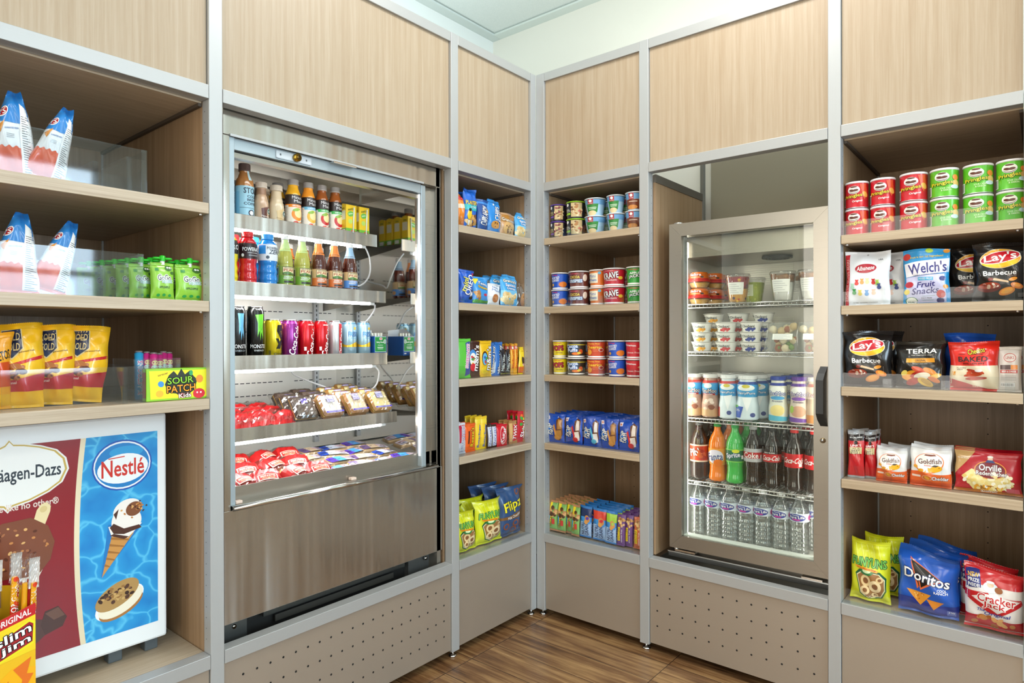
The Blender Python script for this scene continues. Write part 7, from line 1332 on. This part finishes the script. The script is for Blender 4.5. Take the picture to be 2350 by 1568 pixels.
# ------------------------------------------------------------------ wrapped bread in the fridge
def film_pack(w, h, t, crumple=.12, seed=1, ears=True):
    """clear wrapper around food lying on its back: x width, y length, z up"""
    rg = random.Random(seed); mb = MB(); n = 13; m_ = 13; vs = []; fs = []
    for j in range(m_ + 1):
        for i in range(n + 1):
            u, v = i / n, j / m_
            p = max(0, 1 - abs(2 * u - 1) ** 4) ** .5 * max(0, 1 - abs(2 * v - 1) ** 4) ** .5
            vs.append(((u - .5) * w * 1.12, (v - .5) * h * 1.12, t * 1.1 * p + .004 + rg.uniform(-1, 1) * t * crumple * (1.2 - p * .7)))
    for j in range(m_):
        for i in range(n):
            a = j * (n + 1) + i; fs.append((a, a + 1, a + n + 2, a + n + 1))
    mb.add(vs, fs, M_FILM, False)
    return mb
def sandwich(bread, crust, printed, lab_c, seed):
    w, h, t = .082, .085, .030
    body = MB()
    for z0 in (.002, .017):
        bm = bmesh.new(); bmesh.ops.create_cube(bm, size=1)
        for v in bm.verts: v.co = Vector((v.co.x * w * .94, v.co.y * h * .94, z0 + (v.co.z + .5) * .0125))
        bmesh.ops.bevel(bm, geom=list(bm.edges), offset=.005, segments=3, affect='EDGES')
        bm.verts.index_update()
        body.add([v.co[:] for v in bm.verts], [[v.index for v in f.verts] for f in bm.faces], crust, True); bm.free()
    body.box(-w * .44, w * .44, -h * .44, h * .44, .014, .0175, mat('d8b04c', .5), .001)
    S = lambda u, v, off, wrap=False: ((u - .5) * w * .86, (v - .5) * h * .86, .0296 + off)
    gfx(body, S, w * .86, h * .86, [('p', [(.06, .1), (.1, .04), (.9, .04), (.94, .1), (.94, .9), (.9, .96), (.1, .96), (.06, .9)], bread)], .7, False, .0002)
    root = body.obj('wrapped_sandwich')
    film_pack(w, h, t, .10, seed).obj('clear_wrap', root)
    lb = MB(); S2 = lambda u, v, off, wrap=False: ((u - .5) * w, (v - .5) * h, .0345 + off)
    gfx(lb, S2, w, h, [('r', .34, .56, .68, .86, '4c3ca8'), ('r', .36, .58, .66, .84, 'e4e0f4'), ('t', 'DELI', .51, .76, .24, .10, '4c3ca8'), ('t', 'FRESH', .51, .64, .24, .08, '4c3ca8'), ('r', .1, .10, .92, .17, '4c3ca8'), ('t', 'FRESHLY MADE', .5, .135, .6, .03, 'w')] if printed else [('r', .38, .6, .64, .8, '5c4cb0')], .4, False, .0)
    lb.obj('purple_label', root)
    return root
WB, RB, YB, DB_ = 'ece2cc', 'e8d4a8', 'ecd88c', '6c5440'
kinds = [sandwich('e6e0d2', mat('a8784c', .7), 1, 0, 3), sandwich('e8d2ac', mat('b07c48', .7), 1, 0, 5), sandwich('ecd898', mat('b8843c', .7), 1, 0, 7), sandwich('4c3a2c', mat('3c2c20', .7), 0, 0, 9)]
used = set()
def put_sand(k_, s, d, z, tilt, label, rz=0):
    o = kinds[k_] if k_ not in used else dup(kinds[k_]); used.add(k_)
    o.name = 'wrapped_sandwich'
    o.location = RL.P(s, d, z); o.rotation_euler = (Matrix.Rotation(pi / 2 + R(rz), 3, 'Z') @ Matrix.Rotation(R(tilt), 3, 'X')).to_euler()
    tag(o, label, 'sandwich', 'wrapped sandwiches on the lowest fridge shelf')
Z4 = .8268
colname = ['column farthest from the mirror', 'column second from left', 'column second from mirror', 'column next to the mirror']
cols = [(.905, 0, (3, 3, 3)), (.812, 1, (0, 3, 3, 3)), (.712, 2, (1, 1, 2, 2)), (.612, 3, (2, 2, 2, 2, 2))]
rowname = ['front one', 'second row', 'third row', 'fourth row', 'fifth row']
for s_, ci, ks in cols:
    for r_, k_ in enumerate(ks):
        bread = {0: 'white bread', 1: 'light wheat bread', 2: 'yellow bread', 3: 'dark bread'}[k_]
        d_ = .235 + r_ * .046
        put_sand(k_, s_ + (.004 if r_ % 2 else -.002), d_, Z4 + .038 + r_ * .004, 52, 'wrapped %s sandwich, %s, %s' % (bread, rowname[r_], colname[ci]), (-3, 2, 4, -2)[(r_ + ci) % 4])
# ------------------------------------------------------------------ red wrapped pastries
def bun(c1, c2, seed, red='c41c20', flat=False):
    rg = random.Random(seed); w, h, t = .085, .075, .032
    b_ = MB()
    b_.lathe([(.001, 0), (.034, .0), (.040, .008), (.038, .019), (.024, .027), (.001, .029)], mat(c1, .6), 20)
    b_.lathe([(.001, .0275), (.018, .0275), (.001, .0305)], mat(c2, .5), 14)
    root = b_.obj('wrapped_pastry')
    film_pack(w, h, t, .14, seed).obj('clear_wrap', root)
    r_ = MB(); n = 12; vs = []; fs = []
    for j in range(5):
        for i in range(n + 1):
            u = i / n; v = j / 4
            vs.append(((u - .5) * w * 1.15, -h * .60 + v * h * (.55 if not flat else .8) + rg.uniform(-1, 1) * .003, .006 + t * 1.12 * (1 - abs(2 * u - 1) ** 3) ** .5 * min(1, .15 + v * 1.6) + rg.uniform(0, 1) * .004))
    for j in range(4):
        for i in range(n): fs.append((j * (n + 1) + i, j * (n + 1) + i + 1, (j + 1) * (n + 1) + i + 1, (j + 1) * (n + 1) + i))
    r_.add(vs, fs, mat(red, .3, .1, .5, .4))
    S = lambda u, v, off, wrap=False: ((u - .5) * w * .8, -h * .40 + v * h * .34, t * 1.13 + .0105 - .009 * (abs(2 * u - 1) ** 2) + .004 * (v - 1) + off)
    if flat: gfx(r_, S, w * .8, h * .4, [('r', .1, .1, .9, .9, 'e8d8c0'), ('r', .14, .2, .86, .84, 'a82020'), ('t', 'BREAD & BUTTER', .5, .62, .6, .22, 'f0e0c8'), ('t', 'Original', .5, .34, .5, .2, 'e8c890')], .4, False, .0)
    r_.obj('red_band', root)
    return root
bs = [bun('c8925c', 'e8b484', 11), bun('5c2c1c', '7c4430', 13), bun('d89c5c', 'f0cc98', 17, 'b02020', True), bun('8c4c34', 'c88860', 19, 'a81c1c', True)]
ub = set()
def put_bun(k_, s, d, z, tilt, rz, label, grp):
    o = bs[k_] if k_ not in ub else dup(bs[k_]); ub.add(k_)
    o.name = 'wrapped_pastry'
    o.location = RL.P(s, d, z); o.rotation_euler = (Matrix.Rotation(pi / 2 + R(rz), 3, 'Z') @ Matrix.Rotation(R(tilt), 3, 'X')).to_euler()
    tag(o, label, 'pastry', grp)
hn = ['leftmost', 'second from left', 'third from left', 'rightmost']
for r_ in range(3):
    for c_ in range(4):
        s_ = 1.175 - c_ * .070 - (.012 if r_ % 2 else 0)
        put_bun((c_ + r_) % 2, s_, .252 + r_ * .075, Z4 + .010 + .006 * r_, 14 + 5 * (c_ % 2), (-14, 9, -5, 16)[(c_ + r_) % 4], '%s pastry in red wrap, %s, %s' % (['tan', 'dark'][(c_ + r_) % 2], ['front row', 'middle row', 'back row'][r_], hn[c_]), 'red wrapped pastries on the lowest fridge shelf')
for r_ in range(3):
    for c_ in range(4):
        s_ = 1.16 - c_ * .083 + (.02 if r_ % 2 else 0)
        put_bun(2 + (c_ + r_) % 2, s_, .145 + r_ * .085, .679 + .012 * r_, 22 + 6 * (c_ % 2), (18, -12, 24, -6)[(c_ + 2 * r_) % 4], '%s bun with red printed band in tray, %s, %s' % (['pale', 'brown'][(c_ + r_) % 2], ['front row', 'middle row', 'back row'][r_], hn[c_]), 'red banded buns in the bottom tray')
# ------------------------------------------------------------------ flat bars in the tray
def tray_bar(c1, c2, seed):
    w, h, t = .105, .042, .014
    b_ = MB(); b_.box(-w / 2, w / 2, -h / 2, h / 2, .001, t, mat('c8a87c', .6), .003)
    root = b_.obj('wrapped_bar')
    film_pack(w, h, t, .12, seed).obj('clear_wrap', root)
    l_ = MB(); S = lambda u, v, off, wrap=False: ((u - .5) * w, (v - .5) * h, t * 1.1 + .0045 - .005 * abs(2 * u - 1) ** 2 + off)
    gfx(l_, S, w, h, [('r', .02, .05, .28, .95, c1), ('r', .28, .05, .60, .95, c2), ('r', .60, .1, .97, .9, 'dcd6e4'), ('t', 'UNCRUSTABLES', .74, .62, .4, .2, 'b03c2c'), ('r', .64, .25, .9, .33, '6c6c94')], .3, False, .0)
    l_.obj('printed_band', root)
    return root
tb = [tray_bar('5c3cb0', '4c9cdc', 21), tray_bar('2c4cb0', 'd8e0ec', 23), tray_bar('6c5484', 'd8c09c', 25)]
ut = set(); wn = ['first', 'second', 'third', 'fourth', 'fifth', 'sixth']
for r_ in range(4):
    for c_ in range(4):
        k_ = (c_ * 2 + r_) % 3
        o = tb[k_] if k_ not in ut else dup(tb[k_]); ut.add(k_); o.name = 'wrapped_bar'
        s_ = .845 - c_ * .088 + (.03 if r_ % 2 else 0); s_ = max(s_, .588)
        o.location = RL.P(s_, .11 + r_ * .082, .680 + .006 * r_ + .0035 * (c_ % 2))
        o.rotation_euler = (R(10), R(3 * (c_ % 2)), pi / 2 + R((28, -16, 10, -24)[(c_ + r_) % 4] * .5))
        tag(o, 'flat %s wrapped bar in the tray, %s row, %s from left' % (['purple and blue', 'blue and white', 'brown and cream'][k_], wn[r_], wn[c_]), 'snack bar', 'flat wrapped bars in the bottom tray')

# ------------------------------------------------------------------ print on the ice cream freezer
SP = lambda u, v, off, wrap=False: (PX0 + u * (PX1 - PX0), -.0004 - off, PZ0 + v * (PZ1 - PZ0))
PW, PH = PX1 - PX0, PZ1 - PZ0
pr = MB()
def curve_u(v): return .60 - .035 * (1 - (1.9 * (v - .48)) ** 2)     # the curved edge between red and blue
NS = 24
def strip(fa, fb, m_, off, n_=1):
    vs = []; 
    for j in range(NS + 1):
        v = j / NS; a, b_ = fa(v), fb(v)
        vs += [SP(a, v, off), SP(b_, v, off)]
    pr.add(vs, [(2 * j, 2 * j + 1, 2 * j + 3, 2 * j + 2) for j in range(NS)], m_)
strip(lambda v: 0, lambda v: curve_u(v), mat('8c1c28', .25, 0, .5, .3), .0001)
strip(lambda v: curve_u(v), lambda v: curve_u(v) + .026, mat('e8dcbc', .3), .0002)
strip(lambda v: curve_u(v) + .026, lambda v: 1, M_WATER, .0001)
oval = [((p[0] - .235) * 1.13 + .29, p[1] + .055) for p in [(.03, .80), (.06, .875), (.12, .905), (.18, .93), (.21, .945), (.225, .965), (.24, .945), (.28, .94), (.34, .925), (.40, .90), (.435, .86), (.445, .81), (.42, .755), (.37, .72), (.30, .69), (.235, .675), (.22, .655), (.205, .675), (.14, .69), (.07, .73)]]
def grow(pts, k_):
    cx0 = sum(p[0] for p in pts) / len(pts); cy0 = sum(p[1] for p in pts) / len(pts)
    return [(cx0 + (p[0] - cx0) * k_, cy0 + (p[1] - cy0) * (k_ + (k_ - 1) * .2)) for p in pts]
sh = lambda pts, a=.07, b_=.09: [(p[0] + a, p[1] + b_) for p in pts]
blob = sh([(.0, .40), (.02, .47), (.08, .53), (.18, .565), (.30, .57), (.375, .52), (.405, .44), (.385, .36), (.34, .31), (.28, .30), (.2, .31), (.10, .31), (.02, .34)])
gfx(pr, SP, PW, PH, [
  ('p', grow(oval, 1.07), 'eef0ee'), ('p', grow(oval, 1.03), 'c8ac58'), ('p', grow(oval, .985), 'f0f2f0'), ('t', 'Häagen-Dazs', .348, .862, .315, .080, '2c3844'),
  ('t', 'made like no other®', .332, .722, .325, .034, 'e8d8d0'),
  ('p', sh([(.295, .50), (.325, .60), (.345, .625), (.37, .63), (.388, .61), (.385, .585), (.35, .50)]), 'e8d8a8'), ('e', .425, .69, .018, .014, 'd8c48c', 50),
  ('p', sh([(.24, .32), (.27, .35), (.35, .32), (.32, .265), (.28, .25)]), 'eeeae0'), ('p', blob, '7c4630'), ('k', 60, .09, .41, .45, .63, .0065, ['c88850', 'e0b070', '5c3020', 'a86c48']),
  ('p', [(.27, .085), (.33, .12), (.37, .19), (.42, .175), (.43, .10), (.37, .06), (.29, .03)], '54342c'), ('p', [(.41, .15), (.43, .21), (.49, .22), (.53, .16), (.51, .12), (.43, .10)], '4a2c24'), ('p', [(.43, .20), (.49, .215), (.52, .17), (.47, .16)], '6c4a3c'),
  # blue side: logo, cone, cookie sandwich
  ('e', .81, .845, .158, .128, '1c54b0'), ('e', .81, .845, .150, .120, 'eef4f8'), ('e', .81, .845, .143, .112, '1c80c8'), ('e', .83, .91, .09, .03, '2c9cd8'), ('e', .812, .828, .134, .074, 'f2f6f8', 4), ('t', 'Nestlé', .812, .832, .225, .085, 'd03028'), ('p', [(.735, .880), (.735, .885), (.82, .890), (.82, .885)], 'd03028'),
  ] + [((x[0], [((p[0] - .675) * 1.35 + .70, (p[1] - .335) * 1.14 + .30) for p in x[1]], x[2]) if x[0] == 'p' else (((x[0], (x[1] - .675) * 1.35 + .70, (x[2] - .335) * 1.14 + .30) + x[3:] if x[2] > .5 else (x[0], x[1] + .035) + x[2:]) if x[0] == 'e' else (x[:2] + ((x[2] - .675) * 1.35 + .70, (x[3] - .335) * 1.14 + .30, (x[4] - .675) * 1.35 + .70, (x[5] - .335) * 1.14 + .30) + x[6:] if x[3] > .5 else x[:2] + (x[2] + .03, x[3], x[4] + .03) + x[5:]))) for x in [
  ('p', [(.672, .335), (.70, .56), (.835, .535)], '1c78c0'), ('p', [(.675, .335), (.716, .52), (.80, .505)], 'c8904c')] +
  [('p', [(.675 + t_ * .041 - .001, .335 + t_ * .185), (.675 + t_ * .041 + .001, .345 + t_ * .185), (.675 + t_ * .125, .335 + t_ * .168), (.675 + t_ * .125 - .002, .33 + t_ * .168)], 'a06c34') for t_ in (.25, .4, .55, .7, .85)] + [
  ('e', .775, .608, .078, .056, 'f0ece6', 20), ('e', .745, .56, .045, .06, 'f0ece6', 0), ('e', .80, .56, .04, .05, 'f0ece6', 0), ('p', [(.70, .55), (.712, .505), (.775, .485), (.832, .54)], 'f0ece6'), ('e', .80, .61, .045, .035, '7c4c30', 30), ('k', 20, .74, .57, .86, .65, .005, ['d8a868', 'c08040', '4a2c20']), ('p', [(.705, .545), (.72, .56), (.76, .53), (.82, .535), (.83, .52), (.76, .505), (.72, .515)], '4a2c24'), ('p', [(.72, .60), (.74, .62), (.73, .575)], '4a2c24'), ('p', [(.705, .51), (.72, .515), (.78, .49), (.76, .483)], '4a2c24'),
  ('e', .758, .155, .135, .066, 'f4f8fa', 24), ('e', .765, .135, .122, .052, 'a8743c', 22), ('e', .762, .155, .125, .058, 'f0ead4', 24), ('e', .745, .195, .123, .058, 'b08c54', 26), ('k', 17, .65, .16, .85, .235, .010, ['3c2820', '54382c']), ('k', 22, .65, .16, .85, .235, .007, ['c8a468', '987040'])]],
  .25, False, .0003, .0001, 0, .3, True)
pr.obj('printed_panel', icf)

# ------------------------------------------------------------------ meat stick display box in the left foreground
bx = empty('snack_stick_box', RL.P(1.683, .045, .3272), (0, 0, pi / 2), 'red and yellow open display box of meat sticks in the left foreground', 'snack box')
bw, bt, h0, h1 = .074, .055, .222, .245
def bxp(verts, faces, m_): return MB().add(verts, faces, m_)
mb = MB()
x0, x1, y0_, y1_ = -bw / 2 - .0, bw / 2, -bt / 2, bt / 2
vs = [(x0, y0_, 0), (x1, y0_, 0), (x1, y1_, 0), (x0, y1_, 0), (x0, y0_, h0 - .012), (x1, y0_, h1 - .012), (x1, y1_, h1 + .01), (x0, y1_, h1 + .03)]
mb.add(vs, [(0, 1, 5, 4), (1, 2, 6, 5), (2, 3, 7, 6), (3, 0, 4, 7), (3, 2, 1, 0)], mat('e8b818', .4))
Sb = lambda u, v, off, wrap=False: (x0 + u * bw, y0_ - off, v * (h0 - .012 + (h1 - h0) * u))
gfx(mb, Sb, bw, h0, [('r', 0, .90, 1, 1, 'c01c20'), ('t', 'ORIGINAL', .5, .95, .8, .055, 'w'), ('r', 0, .60, 1, .90, 'ecd020'), ('p', [(.02, .66), (.10, .60), (.96, .66), (.99, .84), (.88, .88), (.04, .80)], 'e8e020'), ('p', [(.05, .67), (.12, .62), (.93, .68), (.95, .83), (.86, .86), (.07, .79)], 'a01820'),
  ('t', 'slim', .50, .80, .80, .085, 'w', 6, 'k'), ('t', 'jim', .56, .70, .66, .085, 'w', 6, 'k'), ('p', [(.0, .0), (.0, .40), (.5, .52), (1, .45), (1, .0)], 'f0b010'), ('p', [(.1, .3), (.4, .42), (.35, .3), (.6, .36), (.3, .1), (.35, .22)], 'd8541c'), ('p', [(.5, .5), (.9, .55), (.8, .42), (.95, .40), (.6, .2), (.7, .38)], 'e0701c'), ('p', [(.1, .05), (.4, .2), (.3, .1), (.7, .2), (.5, .0)], 'd04018')], .4, False, .0003)
mb.obj('display_carton', bx)
mb = MB(); mb.box(x0, x0 + .03, y1_ - .002, y1_ - .0005, h0, h1 + .045, mat('9c7c54', .8)); mb.obj('cardboard_flap', bx)
for i, (x, y, ht, c, tl, rd) in enumerate(((-.030, -.012, .305, 'b81c1c', 3, .0052), (-.018, -.004, .30, '4a1c14', -4, .0048), (-.006, -.013, .317, 'c02c1c', 5, .0052), (.004, -.002, .31, 'b02420', 3, .005), (.014, -.012, .30, '6c2c1c', 4, .0048), (.022, -.004, .303, '7c2418', 5, .0048), (.029, -.013, .296, 'b82420', 4, .005))):
    st = MB(); st.lathe([(rd * .8, 0), (rd, .004), (rd, ht - .09), (rd * .95, ht - .085)], mat(c, .2, 0, .5, .5), 12)
    Ss = lathe_S([(1, 0), (1, 1)], rd * 2, ht - .02)
    gfx(st, Ss, rd * 2, ht - .09, [('t', 'ORIGINAL', .5, .84, .2, .7, 'w', 90), ('k', 5, .1, .6, .9, .98, .5, ['e8a41c', 'd8401c'], .6)], .3, False, .0004) if c[0] in 'bc' else None
    st.lathe([(rd * .95, ht - .085), (rd * 1.1, ht - .08), (rd * 1.0, ht - .03), (rd * .95, ht - .028)], mat('c8281c' if i % 2 else 'e0a018', .2, .1, .5, .5), 12)
    o = st.obj('meat_stick'); o.location = RL.P(1.683 - x, .045 + y, .3285); o.rotation_euler = (R(tl) * .6, 0, pi / 2 + .3 * i)
    o.rotation_euler = (Matrix.Rotation(pi / 2, 3, 'Z') @ Matrix.Rotation(R(tl * .5), 3, 'Y')).to_euler()
    w_ = MB(); a_ = film_pack(rd * 3.2, .055, .004, .3, i + 3)
    a_.v = [(v[0], v[2] - .004, v[1] + ht - .008) for v in a_.v]
    a_.mats = [mat('d4d2d0', .25, .3, .5, .4) if i % 3 == 0 else M_FILM]; a_.obj('clear_tip', o)
    tag(o, '%s meat stick standing in the box, %s from left' % (['red wrapped', 'dark brown', 'orange red wrapped', 'red wrapped', 'brown', 'dark brown', 'red wrapped'][i], wn[i] if i < 6 else 'seventh'), 'meat stick', 'meat sticks in the display box')
